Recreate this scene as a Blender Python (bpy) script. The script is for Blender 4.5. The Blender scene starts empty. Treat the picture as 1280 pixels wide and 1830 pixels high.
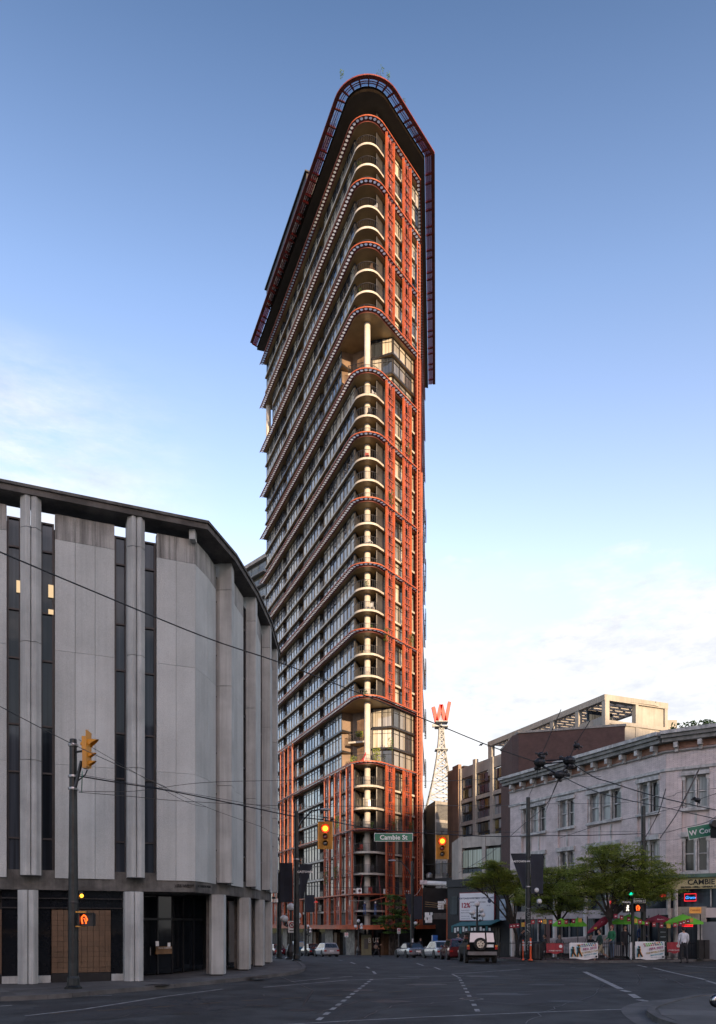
import bpy, math, random
from mathutils import Vector, Matrix
random.seed(7)
R = math.radians
S = bpy.context.scene
COL = S.collection
F = 1400.0; CX = 640.0; HY = 1652.0; EYE = 2.2      # focal length and horizon of the photograph, in its pixels

# ---------------------------------------------------------------- camera
cd = bpy.data.cameras.new('camera'); cam = bpy.data.objects.new('camera', cd); COL.objects.link(cam)
cam.location = (0, 0, EYE); cam.rotation_euler = (R(90), 0, 0)
cd.sensor_fit = 'HORIZONTAL'; cd.sensor_width = 36; cd.lens = 36*F/1280
cd.shift_y = (HY-915)/1280; cd.clip_start = .1; cd.clip_end = 4000
S.camera = cam
# ---------------------------------------------------------------- light
SUN_EL = 8.5; SUN_AZ = 161.0          # azimuth clockwise from +Y
sd = (math.sin(R(SUN_AZ))*math.cos(R(SUN_EL)), math.cos(R(SUN_AZ))*math.cos(R(SUN_EL)), math.sin(R(SUN_EL)))
W = bpy.data.worlds.new('World'); S.world = W; W.use_nodes = True
nt = W.node_tree; nt.nodes.clear()
def N(t, typ, **kw):
    n = t.nodes.new(typ)
    for k, v in kw.items():
        if hasattr(n, k): setattr(n, k, v)
        else: n.inputs[k.replace('_', ' ')].default_value = v
    return n
def mth(t, op, a, b=None, c=None, clamp=False):
    n = t.nodes.new('ShaderNodeMath'); n.operation = op; n.use_clamp = clamp
    for i, v in enumerate((a, b, c)):
        if v is None: continue
        if isinstance(v, (int, float)): n.inputs[i].default_value = v
        else: t.links.new(v, n.inputs[i])
    return n.outputs[0]
def ramp(t, fac, stops):
    n = t.nodes.new('ShaderNodeValToRGB'); e = n.color_ramp.elements
    while len(e) < len(stops): e.new(.5)
    for q, (p, c) in zip(e, stops):
        q.position = p; q.color = (c[0], c[1], c[2], 1) if not isinstance(c, (int, float)) else (c, c, c, 1)
    t.links.new(fac, n.inputs[0]); return n.outputs[0]
def mix(t, fac, a, b, mode='MIX'):
    n = t.nodes.new('ShaderNodeMix'); n.data_type = 'RGBA'; n.blend_type = mode
    for sock, v in ((n.inputs[0], fac), (n.inputs[6], a), (n.inputs[7], b)):
        if isinstance(v, (int, float)): sock.default_value = v if sock == n.inputs[0] else (v, v, v, 1)
        elif isinstance(v, tuple): sock.default_value = (v[0], v[1], v[2], 1)
        else: t.links.new(v, sock)
    return n.outputs[2]
sky = nt.nodes.new('ShaderNodeTexSky'); sky.sky_type = 'NISHITA'; sky.sun_disc = False
sky.sun_elevation = R(SUN_EL); sky.sun_rotation = R(SUN_AZ); sky.altitude = 50
sky.air_density = 1.0; sky.dust_density = 1.6; sky.ozone_density = 2.6
tc = nt.nodes.new('ShaderNodeTexCoord'); sp = nt.nodes.new('ShaderNodeSeparateXYZ'); nt.links.new(tc.outputs['Generated'], sp.inputs[0])
mp = nt.nodes.new('ShaderNodeMapping'); mp.inputs['Scale'].default_value = (3.0, 3.0, 8.0); mp.inputs['Location'].default_value = (3.7, 1.2, .6)
nt.links.new(tc.outputs['Generated'], mp.inputs[0])
nz = N(nt, 'ShaderNodeTexNoise', Scale=1.6, Detail=9.0, Roughness=.62); nt.links.new(mp.outputs[0], nz.inputs['Vector'])
ns = N(nt, 'ShaderNodeTexNoise', Scale=5.0, Detail=8.0, Roughness=.65); nt.links.new(mp.outputs[0], ns.inputs['Vector'])
# cloud bank low in the sky, higher to the right of the view
hz = mth(nt, 'MULTIPLY_ADD', sp.outputs[0], -.22, sp.outputs[2])           # z - .22 x
bank = mth(nt, 'MULTIPLY_ADD', hz, -5.6, 1.98)                               # falls off with height
cm = mth(nt, 'ADD', bank, mth(nt, 'MULTIPLY_ADD', nz.outputs[0], 2.8, -1.4), None)
cmask = ramp(nt, cm, [(.12, 0.0), (.62, 1.0)])
wm = N(nt, 'ShaderNodeMapping'); wm.inputs['Scale'].default_value = (2.2, 2.2, 9.0); wm.inputs['Rotation'].default_value = (0, R(24), 0)
nt.links.new(tc.outputs['Generated'], wm.inputs[0])
nw = N(nt, 'ShaderNodeTexNoise', Scale=2.0, Detail=9.0, Roughness=.7); nt.links.new(wm.outputs[0], nw.inputs['Vector'])
wz = ramp(nt, sp.outputs[2], [(.30, 0.0), (.42, 1.0), (.50, .8), (.58, 0.0)])
wx = ramp(nt, mth(nt, 'MULTIPLY', sp.outputs[0], -1.0), [(.14, 0.0), (.34, 1.0)])
wisp = mth(nt, 'MULTIPLY', mth(nt, 'MULTIPLY', ramp(nt, nw.outputs[0], [(.38, 0.0), (.62, 1.0)]), wz), wx)
mask = mth(nt, 'MAXIMUM', mth(nt, 'MULTIPLY', cmask, .93), mth(nt, 'MULTIPLY', wisp, .95))
ccol = ramp(nt, ns.outputs[0], [(.3, (1.12, 1.16, 1.24)), (.68, (1.74, 1.70, 1.68))])
tint = ramp(nt, sp.outputs[2], [(.0, (1.02, .82, .76)), (.24, (1.13, .80, .73)), (.40, (1.42, .93, .80)), (.62, (.84, .66, .64)), (.8, (.34, .33, .36))])
skyc = mix(nt, 1.0, sky.outputs[0], tint, 'MULTIPLY')
cc = mix(nt, mask, skyc, ccol)
bg = nt.nodes.new('ShaderNodeBackground'); bg.inputs[1].default_value = .15
nt.links.new(cc, bg.inputs[0])
wo = nt.nodes.new('ShaderNodeOutputWorld'); nt.links.new(bg.outputs[0], wo.inputs[0])
sl = bpy.data.lights.new('sun', 'SUN'); sl.energy = 2.0; sl.angle = R(.6); sl.color = (1.0, .70, .42)
so = bpy.data.objects.new('sun', sl); COL.objects.link(so)
so.rotation_euler = Vector(sd).to_track_quat('Z', 'Y').to_euler(); so.location = (0, -60, 60)
S.view_settings.view_transform = 'Standard'; S.view_settings.look = 'None'
S.view_settings.exposure = 2.22; S.view_settings.gamma = 1.0; S.view_settings.use_curve_mapping = False
S.render.engine = 'CYCLES'

# ---------------------------------------------------------------- materials
MATS = {}
def mat(name, col, rough=.6, metal=0.0, var=.18, scale=2.0, bump=0.0, bscale=20.0, spec=.5, coat=0.0, emit=None, streak=0.0, col2=None, speck=0.0, fine=0.0):
    if name in MATS: return MATS[name]
    m = bpy.data.materials.new(name); m.use_nodes = True; t = m.node_tree; b = t.nodes['Principled BSDF']
    b.inputs['Roughness'].default_value = rough; b.inputs['Metallic'].default_value = metal
    b.inputs['Specular IOR Level'].default_value = spec; b.inputs['Coat Weight'].default_value = coat
    g = t.nodes.new('ShaderNodeNewGeometry'); pos = g.outputs['Position']
    n = N(t, 'ShaderNodeTexNoise', Scale=scale, Detail=6.0, Roughness=.6); t.links.new(pos, n.inputs['Vector'])
    c2 = col2 if col2 else tuple(c*(1-2*var) for c in col)
    c = mix(t, ramp(t, n.outputs[0], [(.38, 0.0), (.62, 1.0)]), tuple(c2), tuple(x*(1+var*.5) for x in col))
    if fine:
        n2 = N(t, 'ShaderNodeTexNoise', Scale=bscale*1.5, Detail=3.0); t.links.new(pos, n2.inputs['Vector'])
        c = mix(t, 1.0, c, ramp(t, n2.outputs[0], [(.3, 1-fine), (.7, 1+fine*.4)]), 'MULTIPLY')
    if speck:
        v = N(t, 'ShaderNodeTexVoronoi', Scale=14.0); t.links.new(pos, v.inputs['Vector'])
        c = mix(t, 1.0, c, ramp(t, v.outputs['Distance'], [(.06, 1-speck), (.16, 1.0)]), 'MULTIPLY')
    if streak:
        mp = t.nodes.new('ShaderNodeMapping'); mp.inputs['Scale'].default_value = (4.5, 4.5, .16); t.links.new(pos, mp.inputs[0])
        n3 = N(t, 'ShaderNodeTexNoise', Scale=1.0, Detail=5.0, Roughness=.7); t.links.new(mp.outputs[0], n3.inputs['Vector'])
        c = mix(t, 1.0, c, ramp(t, n3.outputs[0], [(.3, 1-streak), (.58, 1.0)]), 'MULTIPLY')
    t.links.new(c, b.inputs['Base Color'])
    r = mth(t, 'MULTIPLY_ADD', n.outputs[0], .16, rough-.08, True); t.links.new(r, b.inputs['Roughness'])
    if bump:
        nb = N(t, 'ShaderNodeTexNoise', Scale=bscale, Detail=5.0); t.links.new(pos, nb.inputs['Vector'])
        bp = t.nodes.new('ShaderNodeBump'); bp.inputs['Strength'].default_value = bump; bp.inputs['Distance'].default_value = .02
        t.links.new(nb.outputs[0], bp.inputs['Height']); t.links.new(bp.outputs[0], b.inputs['Normal'])
    if emit:
        b.inputs['Emission Color'].default_value = (*emit[:3], 1); b.inputs['Emission Strength'].default_value = emit[3]
    MATS[name] = m; return m
def glassmat(name, stops, rough=.06, spec=.8, metal=0.0):
    m = bpy.data.materials.new(name); m.use_nodes = True; t = m.node_tree; b = t.nodes['Principled BSDF']
    g = t.nodes.new('ShaderNodeNewGeometry'); oi = t.nodes.new('ShaderNodeObjectInfo')
    f = mth(t, 'FRACT', mth(t, 'ADD', g.outputs['Random Per Island'], oi.outputs['Random']))
    # curtains and blinds behind the glass: vertical folds
    mp = t.nodes.new('ShaderNodeMapping'); mp.inputs['Scale'].default_value = (1, 1, .02); t.links.new(g.outputs['Position'], mp.inputs[0])
    n = N(t, 'ShaderNodeTexNoise', Scale=5.0, Detail=3.0); t.links.new(mp.outputs[0], n.inputs['Vector'])
    c = ramp(t, f, stops)
    c = mix(t, 1.0, c, ramp(t, n.outputs[0], [(.35, .45), (.6, 1.0)]), 'MULTIPLY')
    t.links.new(c, b.inputs['Base Color'])
    b.inputs['Roughness'].default_value = rough; b.inputs['Specular IOR Level'].default_value = spec; b.inputs['Metallic'].default_value = metal
    n2 = N(t, 'ShaderNodeTexNoise', Scale=.7, Detail=2.0); t.links.new(g.outputs['Position'], n2.inputs['Vector'])
    bp = t.nodes.new('ShaderNodeBump'); bp.inputs['Strength'].default_value = .12; bp.inputs['Distance'].default_value = .05
    t.links.new(n2.outputs[0], bp.inputs['Height']); t.links.new(bp.outputs[0], b.inputs['Normal'])
    MATS[name] = m; return m
def tinted(name, col, gl=.12, op=0.0):
    m = bpy.data.materials.new(name); m.use_nodes = True; t = m.node_tree; t.nodes.clear()
    a = t.nodes.new('ShaderNodeBsdfTransparent'); a.inputs[0].default_value = (*col, 1)
    g = t.nodes.new('ShaderNodeBsdfGlossy'); g.inputs['Roughness'].default_value = .05
    lw = t.nodes.new('ShaderNodeLayerWeight'); lw.inputs[0].default_value = .3
    mx = t.nodes.new('ShaderNodeMixShader'); t.links.new(mth(t, 'MULTIPLY_ADD', lw.outputs[0], .6 if gl else .12, gl, True), mx.inputs[0])
    t.links.new(a.outputs[0], mx.inputs[1]); t.links.new(g.outputs[0], mx.inputs[2])
    o = t.nodes.new('ShaderNodeOutputMaterial'); t.links.new(mx.outputs[0], o.inputs[0]); MATS[name] = m; return m
def brickmat(name, c1, c2, mortar, sc=4.0, bump=.5, sm=.012):
    m = bpy.data.materials.new(name); m.use_nodes = True; t = m.node_tree; b = t.nodes['Principled BSDF']
    g = t.nodes.new('ShaderNodeNewGeometry'); s = t.nodes.new('ShaderNodeSeparateXYZ'); t.links.new(g.outputs['Position'], s.inputs[0])
    cb = t.nodes.new('ShaderNodeCombineXYZ')
    t.links.new(mth(t, 'ADD', s.outputs[0], mth(t, 'MULTIPLY', s.outputs[1], .9)), cb.inputs[0]); t.links.new(s.outputs[2], cb.inputs[1])
    br = t.nodes.new('ShaderNodeTexBrick'); br.inputs['Scale'].default_value = sc; br.inputs['Mortar Size'].default_value = sm
    br.inputs['Color1'].default_value = (*c1, 1); br.inputs['Color2'].default_value = (*c2, 1); br.inputs['Mortar'].default_value = (*mortar, 1)
    t.links.new(cb.outputs[0], br.inputs['Vector'])
    n = N(t, 'ShaderNodeTexNoise', Scale=1.3, Detail=7.0, Roughness=.7); t.links.new(g.outputs['Position'], n.inputs['Vector'])
    c = mix(t, 1.0, br.outputs[0], ramp(t, n.outputs[0], [(.3, .72), (.6, 1.05)]), 'MULTIPLY')
    t.links.new(c, b.inputs['Base Color']); b.inputs['Roughness'].default_value = .85
    bp = t.nodes.new('ShaderNodeBump'); bp.inputs['Strength'].default_value = bump; bp.inputs['Distance'].default_value = .03
    n2 = N(t, 'ShaderNodeTexNoise', Scale=9.0, Detail=4.0); t.links.new(g.outputs['Position'], n2.inputs['Vector'])
    t.links.new(mth(t, 'SUBTRACT', n2.outputs[0], mth(t, 'MULTIPLY', br.outputs[1], .7)), bp.inputs['Height']); t.links.new(bp.outputs[0], b.inputs['Normal'])
    MATS[name] = m; return m

RED = mat('red_steel', (.45, .10, .034), .5, 0, .16, .5, fine=.25, streak=.3)
REDD = mat('red_steel_shaded', (.20, .042, .032), .55, 0, .2, 1.0, streak=.2)  # same red paint, darkened: shade of rims and undersides put into the colour
CREAM = mat('slab_edge', (.50, .47, .41), .7, 0, .12, .8, streak=.25)
SOFF = mat('soffit', (.36, .24, .11), .4, 0, .12, .5)
GREYC = mat('grey_concrete', (.30, .29, .27), .8, 0, .12, .7, .3, streak=.25)
DARKM = mat('dark_metal', (.035, .035, .038), .45, .3, .2, 2)
CORE = mat('dark_cladding', (.045, .043, .042), .5, 0, .2, .8)
BROWN = mat('brown_cladding', (.16, .10, .06), .5, 0, .2, .8)
COLM = mat('column_concrete', (.50, .47, .42), .7, 0, .08, .8, streak=.12)
GL = glassmat('tower_glass', [(0, (.02, .025, .03)), (.25, (.07, .08, .095)), (.4, (.24, .24, .23)), (.7, (.46, .43, .36)), (1, (.62, .56, .44))], .05, 1.0)
TG = tinted('red_tinted_glass', (.42, .16, .20), .05); TGC = tinted('clear_panel_glass', (.78, .82, .9)); RG = tinted('railing_glass', (.78, .79, .80), .0)
def bluetint(m):
    m.node_tree.nodes['Principled BSDF'].inputs['Specular Tint'].default_value = (.55, .78, 1, 1); return m
BG = mat('black_glass', (.008, .010, .013), .06, 0, .1, spec=.35)
DG = glassmat('dark_glass', [(0, (.022, .028, .036)), (1, (.075, .09, .11))], .05, .3)
PANEL = mat('aggregate_concrete', (.545, .57, .555), .85, 0, .06, .5, .55, 45, speck=.4, fine=.3, streak=.08)
PYL = mat('smooth_concrete', (.48, .50, .485), .8, 0, .10, .8, .3, 30, streak=.3, fine=.1)
BEAM = mat('weathered_concrete', (.13, .125, .115), .9, 0, .25, 1.5, .5, 25, streak=.35)
ROOFC = mat('roof_ring_concrete', (.115, .105, .095), .85, 0, .25, 1.2, .4, 12, streak=.2)
ASPH = mat('asphalt', (.070, .073, .074), .82, 0, .24, .7, .8, 40, fine=.6, spec=.3)
WALK = mat('pavement_concrete', (.085, .083, .08), .85, 0, .15, .9, .4, 30, fine=.2)
KERB = mat('kerb_concrete', (.10, .098, .095), .85, 0, .18, 1.5, .4, 20)
PAVR = mat('red_paver', (.12, .06, .05), .8, 0, .2, 2, .5, 14, fine=.25)
PAINT = mat('worn_road_paint', (.42, .42, .41), .8, 0, .0, 3, .3, 30, fine=.5, col2=(.22, .22, .22))
PAINTY = mat('worn_yellow_paint', (.20, .11, .03), .8, 0, .0, 3, fine=.5, col2=(.09, .06, .03))
BLACK = mat('black_iron', (.015, .016, .018), .4, .2, .2, 2)
POLE = mat('dark_green_pole', (.022, .028, .030), .42, .2, .3, 2.5, fine=.3)
YEL = mat('signal_yellow', (.62, .27, .02), .45, 0, .08, 2)
WHITE = mat('white_paint', (.75, .75, .73), .6, 0, .06, 1)
PINK = brickmat('pink_painted_brick', (.66, .575, .555), (.74, .65, .63), (.48, .40, .39), 3.6, 1.0)
PINKP = mat('pink_plaster', (.68, .58, .56), .85, 0, .07, .6, .3, 12, streak=.22)
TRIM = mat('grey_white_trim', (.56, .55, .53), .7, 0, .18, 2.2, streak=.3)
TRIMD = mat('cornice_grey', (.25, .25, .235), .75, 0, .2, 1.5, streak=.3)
ORNG = mat('cornice_terracotta', (.36, .19, .13), .8, 0, .2, 2)
CONC2 = mat('buff_concrete', (.36, .35, .32), .85, 0, .1, .5, .3, 8, streak=.22)
RBRICK = brickmat('red_brown_brick', (.085, .048, .043), (.10, .058, .052), (.08, .055, .05), 3.0, .4)
BARK = mat('bark', (.035, .028, .022), .9, 0, .3, 6, .6, 20)
RUB = mat('rubber', (.012, .012, .012), .8)
CHR = mat('chrome', (.6, .6, .6), .2, 1.0, .1)
bluetint(DG)
CGL = glassmat('car_glass', [(0, (.02, .025, .03)), (1, (.05, .055, .06))], .03, .9)
TAILR = mat('tail_light_red', (.35, .01, .01), .25, 0, .05, coat=1.0)
SKIN = mat('skin', (.42, .24, .17), .6, 0, .05)
HAIR = mat('dark_hair', (.02, .014, .01), .6)
def E(name, col, st): return mat(name, (.02, .02, .02), .5, 0, .05, emit=(*col, st))
LR = E('lit_red', (1, .02, .01), .7); LY = E('lit_yellow_core', (1, .36, .015), .75); LG = E('lit_green', (.0, 1, .5), .5); LW = E('lit_white', (1, .92, .75), .35)
LO = E('lit_orange_hand', (1, .09, .01), .8); LAMPY = E('lit_amber', (1, .38, .03), .9); LIN = E('window_glow', (1, .70, .38), .2)
GLOBE = mat('opal_globe', (.62, .62, .62), .25, 0, .03)
def leafmat(name, c1, c2):
    m = bpy.data.materials.new(name); m.use_nodes = True; t = m.node_tree; b = t.nodes['Principled BSDF']
    g = t.nodes.new('ShaderNodeNewGeometry')
    n = N(t, 'ShaderNodeTexNoise', Scale=.9, Detail=3.0); t.links.new(g.outputs['Position'], n.inputs['Vector'])
    f = mth(t, 'MULTIPLY_ADD', g.outputs['Random Per Island'], .6, mth(t, 'MULTIPLY', n.outputs[0], .4))
    c = ramp(t, f, [(.15, c1), (.85, c2)]); t.links.new(c, b.inputs['Base Color'])
    b.inputs['Roughness'].default_value = .55
    tr = t.nodes.new('ShaderNodeBsdfTranslucent'); t.links.new(c, tr.inputs[0])
    mx = t.nodes.new('ShaderNodeMixShader'); mx.inputs[0].default_value = .35
    o = t.nodes['Material Output']; t.links.new(b.outputs[0], mx.inputs[1]); t.links.new(tr.outputs[0], mx.inputs[2]); t.links.new(mx.outputs[0], o.inputs[0])
    MATS[name] = m; return m
LEAF = leafmat('locust_leaf', (.10, .145, .024), (.42, .48, .085))
LEAF2 = leafmat('maple_leaf', (.05, .10, .02), (.13, .22, .04))

# ---------------------------------------------------------------- objects
OFF = {}
LENS = bpy.data.materials.new('glass_lens'); LENS.use_nodes = True; _t = LENS.node_tree
_a = _t.nodes.new('ShaderNodeBsdfTranslucent'); _a.inputs[0].default_value = (.88, .9, .92, 1); _m = _t.nodes.new('ShaderNodeMixShader'); _m.inputs[0].default_value = .72
_t.nodes['Principled BSDF'].inputs['Base Color'].default_value = (.8, .82, .85, 1); _t.nodes['Principled BSDF'].inputs['Roughness'].default_value = .2
_t.links.new(_t.nodes['Principled BSDF'].outputs[0], _m.inputs[1]); _t.links.new(_a.outputs[0], _m.inputs[2]); _t.links.new(_m.outputs[0], _t.nodes['Material Output'].inputs[0])
def _link(o, parent):
    COL.objects.link(o)
    if parent is not None: o.parent = parent
    return o
def prop(o, label=None, cat=None, group=None, kind=None):
    if label: o['label'] = label
    if cat: o['category'] = cat
    if group: o['group'] = group
    if kind: o['kind'] = kind
    return o
def thing(name, label, cat, loc=(0, 0, 0), rz=0.0, group=None, kind=None):
    o = bpy.data.objects.new(name, None); o.empty_display_size = .3; COL.objects.link(o)
    o.location = loc; o.rotation_euler = (0, 0, rz); OFF[o] = Vector(loc) if rz == 0 else Vector((0, 0, 0))
    return prop(o, label, cat, group, kind)
class MB:
    def __init__(s): s.v = []; s.f = []; s.m = []; s.M = None
    def add(s, vs, fs, mi=0):
        b = len(s.v)
        if s.M is not None: vs = [s.M @ Vector(p) for p in vs]
        s.v += [tuple(p) for p in vs]; s.f += [tuple(b+i for i in f) for f in fs]; s.m += [mi]*len(fs); return s
    def quad(s, a, b, c, d, mi=0): return s.add([a, b, c, d], [(0, 1, 2, 3)], mi)
    def box(s, c, d, rz=0.0, mi=0, M=None):
        x, y, z = d[0]/2, d[1]/2, d[2]/2
        vs = [Vector((i*x, j*y, k*z)) for k in (-1, 1) for j in (-1, 1) for i in (-1, 1)]
        if M is not None: vs = [M @ p for p in vs]
        if rz:
            m = Matrix.Rotation(rz, 3, 'Z'); vs = [m @ p for p in vs]
        vs = [p+Vector(c) for p in vs]
        return s.add(vs, [(0, 2, 3, 1), (4, 5, 7, 6), (0, 1, 5, 4), (2, 6, 7, 3), (0, 4, 6, 2), (1, 3, 7, 5)], mi)
    def beam(s, a, b, w, h=None, mi=0):
        """box from a to b, w across (horizontal), h the other way"""
        a, b = Vector(a), Vector(b); d = b-a; L = d.length
        if L < 1e-6: return s
        d.normalize(); up = Vector((0, 0, 1)) if abs(d.z) < .95 else Vector((0, 1, 0))
        x = d.cross(up).normalized(); y = x.cross(d).normalized(); h = h or w
        vs = [p + x*(i*w/2) + y*(j*h/2) for p in (a, b) for i, j in ((-1, -1), (1, -1), (1, 1), (-1, 1))]
        return s.add(vs, [(0, 1, 2, 3), (7, 6, 5, 4), (0, 4, 5, 1), (1, 5, 6, 2), (2, 6, 7, 3), (3, 7, 4, 0)], mi)
    def tube(s, pts, r, n=6, mi=0, cap=True):
        pts = [Vector(p) for p in pts]; rs = r if isinstance(r, (list, tuple)) else [r]*len(pts)
        vs = []; prev = None
        for i, p in enumerate(pts):
            d = (pts[min(i+1, len(pts)-1)]-pts[max(i-1, 0)]); d.normalize()
            if prev is None: a = d.orthogonal().normalized()
            else: a = (prev - d*prev.dot(d)).normalized()
            prev = a; b = d.cross(a)
            vs += [p + (a*math.cos(2*math.pi*k/n)+b*math.sin(2*math.pi*k/n))*rs[i] for k in range(n)]
        fs = [(i*n+k, i*n+(k+1) % n, (i+1)*n+(k+1) % n, (i+1)*n+k) for i in range(len(pts)-1) for k in range(n)]
        if cap: fs += [tuple(range(n-1, -1, -1)), tuple((len(pts)-1)*n+k for k in range(n))]
        return s.add(vs, fs, mi)
    def lathe(s, c, prof, n=12, mi=0, axis='Z'):
        vs = []
        for r, z in prof:
            for k in range(n):
                a = 2*math.pi*k/n; p = (r*math.cos(a), r*math.sin(a), z)
                if axis == 'Y': p = (p[0], p[2], p[1])
                if axis == 'X': p = (p[2], p[0], p[1])
                vs.append(Vector(p)+Vector(c))
        m = len(prof)
        fs = [(i*n+k, i*n+(k+1) % n, (i+1)*n+(k+1) % n, (i+1)*n+k) for i in range(m-1) for k in range(n)]
        fs += [tuple(range(n-1, -1, -1)), tuple((m-1)*n+k for k in range(n))]
        return s.add(vs, fs, mi)
    def ball(s, c, r, n=10, mi=0, sc=(1, 1, 1)):
        m = max(4, n//2+1); prof = []
        vs = []
        for i in range(m+1):
            t = math.pi*i/m; rr = max(.02, math.sin(t))
            for k in range(n):
                a = 2*math.pi*k/n
                vs.append(Vector(c)+Vector((r*rr*math.cos(a)*sc[0], r*rr*math.sin(a)*sc[1], -r*math.cos(t)*sc[2])))
        fs = [(i*n+k, i*n+(k+1) % n, (i+1)*n+(k+1) % n, (i+1)*n+k) for i in range(m) for k in range(n)]
        fs += [tuple(range(n-1, -1, -1)), tuple(m*n+k for k in range(n))]
        return s.add(vs, fs, mi)
    def prism(s, poly, z0, z1, mside=0, mbot=None, mtop=None):
        n = len(poly); vs = [(p[0], p[1], z0) for p in poly]+[(p[0], p[1], z1) for p in poly]
        s.add(vs, [(i, (i+1) % n, n+(i+1) % n, n+i) for i in range(n)], mside)
        b = len(s.v)-2*n
        s.f.append(tuple(b+i for i in range(n-1, -1, -1))); s.m.append(mside if mbot is None else mbot)
        s.f.append(tuple(b+n+i for i in range(n))); s.m.append(mside if mtop is None else mtop)
        return s
    def holed(s, o, u, v, w, h, r, mi=0, n=8):
        """rectangle w x h centred on o in the plane u,v with a round hole of radius r"""
        o, u, v = Vector(o), Vector(u), Vector(v)
        out = []
        for k in range(n):
            a = 2*math.pi*k/n; c, q = math.cos(a), math.sin(a); m = max(abs(c), abs(q)); out.append((c/m*w/2, q/m*h/2))
        inn = [(r*math.cos(2*math.pi*k/n), r*math.sin(2*math.pi*k/n)) for k in range(n)]
        vs = [o+u*a+v*b for a, b in out]+[o+u*a+v*b for a, b in inn]
        return s.add(vs, [(k, (k+1) % n, n+(k+1) % n, n+k) for k in range(n)], mi)
    def mesh(s, name, mats, off=(0, 0, 0), smooth=False):
        me = bpy.data.meshes.new(name); o = Vector(off)
        me.from_pydata([tuple(Vector(p)-o) for p in s.v], [], s.f)
        for m in (mats if isinstance(mats, (list, tuple)) else [mats]): me.materials.append(m)
        me.polygons.foreach_set('material_index', s.m)
        if smooth: me.polygons.foreach_set('use_smooth', [True]*len(s.f))
        me.update(); return me
    def build(s, name, mats, parent=None, loc=None, smooth=False, kind=None, label=None, cat=None, group=None):
        off = OFF.get(parent, Vector((0, 0, 0))) if loc is None else Vector(loc)
        o = bpy.data.objects.new(name, s.mesh(name, mats, off, smooth)); _link(o, parent); OFF[o] = off
        if loc is not None: o.location = loc
        return prop(o, label, cat, group, kind)
def place(name, me, parent, loc, rz=0.0, sc=None, **k):
    o = bpy.data.objects.new(name, me); _link(o, parent)
    o.location = Vector(loc)-OFF.get(parent, Vector((0, 0, 0))); o.rotation_euler = (0, 0, rz)
    if sc: o.scale = sc
    OFF[o] = Vector((0, 0, 0))
    return prop(o, **k)
def kids(o): return [c for c in bpy.data.objects if c.parent == o]
def copytree(o, parent=None, loc=None, rz=None, label=None, KM=None):
    if KM is None:
        KM = {}
        for c in bpy.data.objects:
            if c.parent: KM.setdefault(c.parent, []).append(c)
    c = o.copy(); COL.objects.link(c)
    if parent: c.parent = parent
    if loc: c.location = loc
    if rz is not None: c.rotation_euler = (0, 0, rz)
    if label: c['label'] = label
    for ch in KM.get(o, []): copytree(ch, c, KM=KM)
    return c
def lettering(txt, m, parent, loc, size, u=(1, 0, 0), v=(0, 0, 1), depth=.004, align='CENTER', bold=0.0, name='lettering', shear=0.0):
    """text with its baseline centre at loc, running along u, up v"""
    cu = bpy.data.curves.new('txt', 'FONT'); cu.body = txt; cu.size = size; cu.align_x = align; cu.extrude = depth; cu.offset = bold; cu.resolution_u = 2; cu.shear = shear
    ob = bpy.data.objects.new('txt', cu); me = bpy.data.meshes.new_from_object(ob); bpy.data.objects.remove(ob); bpy.data.curves.remove(cu)
    me.materials.clear(); me.materials.append(m)
    u, v = Vector(u).normalized(), Vector(v).normalized(); w = u.cross(v)
    off = OFF.get(parent, Vector((0, 0, 0))); M = Matrix((u, v, w)).transposed().to_4x4(); M.translation = Vector(loc)-off
    me.transform(M); o = bpy.data.objects.new(name, me); _link(o, parent); OFF[o] = off
    return o
def P(px, py, D): return Vector(((px-CX)/F*D, D, EYE+(HY-py)/F*D))
def gz(y):
    if y < 42: return 0.0
    if y < 50: t = (y-42); return -.033*t*t/16
    return -.033*(y-46) if y < 150 else -3.432
def cross(a, d, px):
    """parameter t where a + d t is seen in column px"""
    k = (px-CX)/F; return (k*a[1]-a[0])/(d[0]-k*d[1])
# ================================================================ ground
def gpt(px, py, lift=0.0):
    """point of the street surface seen at a pixel of the photograph"""
    D = 1400*EYE/(py-HY)
    for _ in range(30): D = F*(EYE-gz(D)-lift)/(py-HY)
    return Vector(((px-CX)/F*D, D, gz(D)+lift))
g = MB(); ys = [-140, -60, -20, 0] + [6*i for i in range(1, 7)] + [38, 40] + [42+i for i in range(0, 9)] + [55, 60, 70, 80, 90, 100, 120, 150, 250, 500, 1500]
xs = [-900, -200, -60, -30, -15, 0, 15, 30, 60, 200, 900]
vs = [(x, y, gz(y)) for y in ys for x in xs]; nx = len(xs)
g.add(vs, [(j*nx+i, j*nx+i+1, (j+1)*nx+i+1, (j+1)*nx+i) for j in range(len(ys)-1) for i in range(nx-1)])
g.build('road', ASPH, kind='structure')
def slabpoly(name, pts, h, m, lift=0.0):
    """raised sidewalk over a convex-ish outline given as world xy; follows the ground"""
    import mathutils.geometry as G
    mb = MB(); n = len(pts); tris = G.tessellate_polygon([[Vector((p[0], p[1], 0)) for p in pts]])
    vs = [(p[0], p[1], gz(p[1])+h) for p in pts]+[(p[0], p[1], gz(p[1])-.3) for p in pts]
    mb.add(vs, [tuple(t) for t in tris]); mb.add(vs, [(i, (i+1) % n, n+(i+1) % n, n+i) for i in range(n)])
    return mb.build(name, m, kind='structure')
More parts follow.
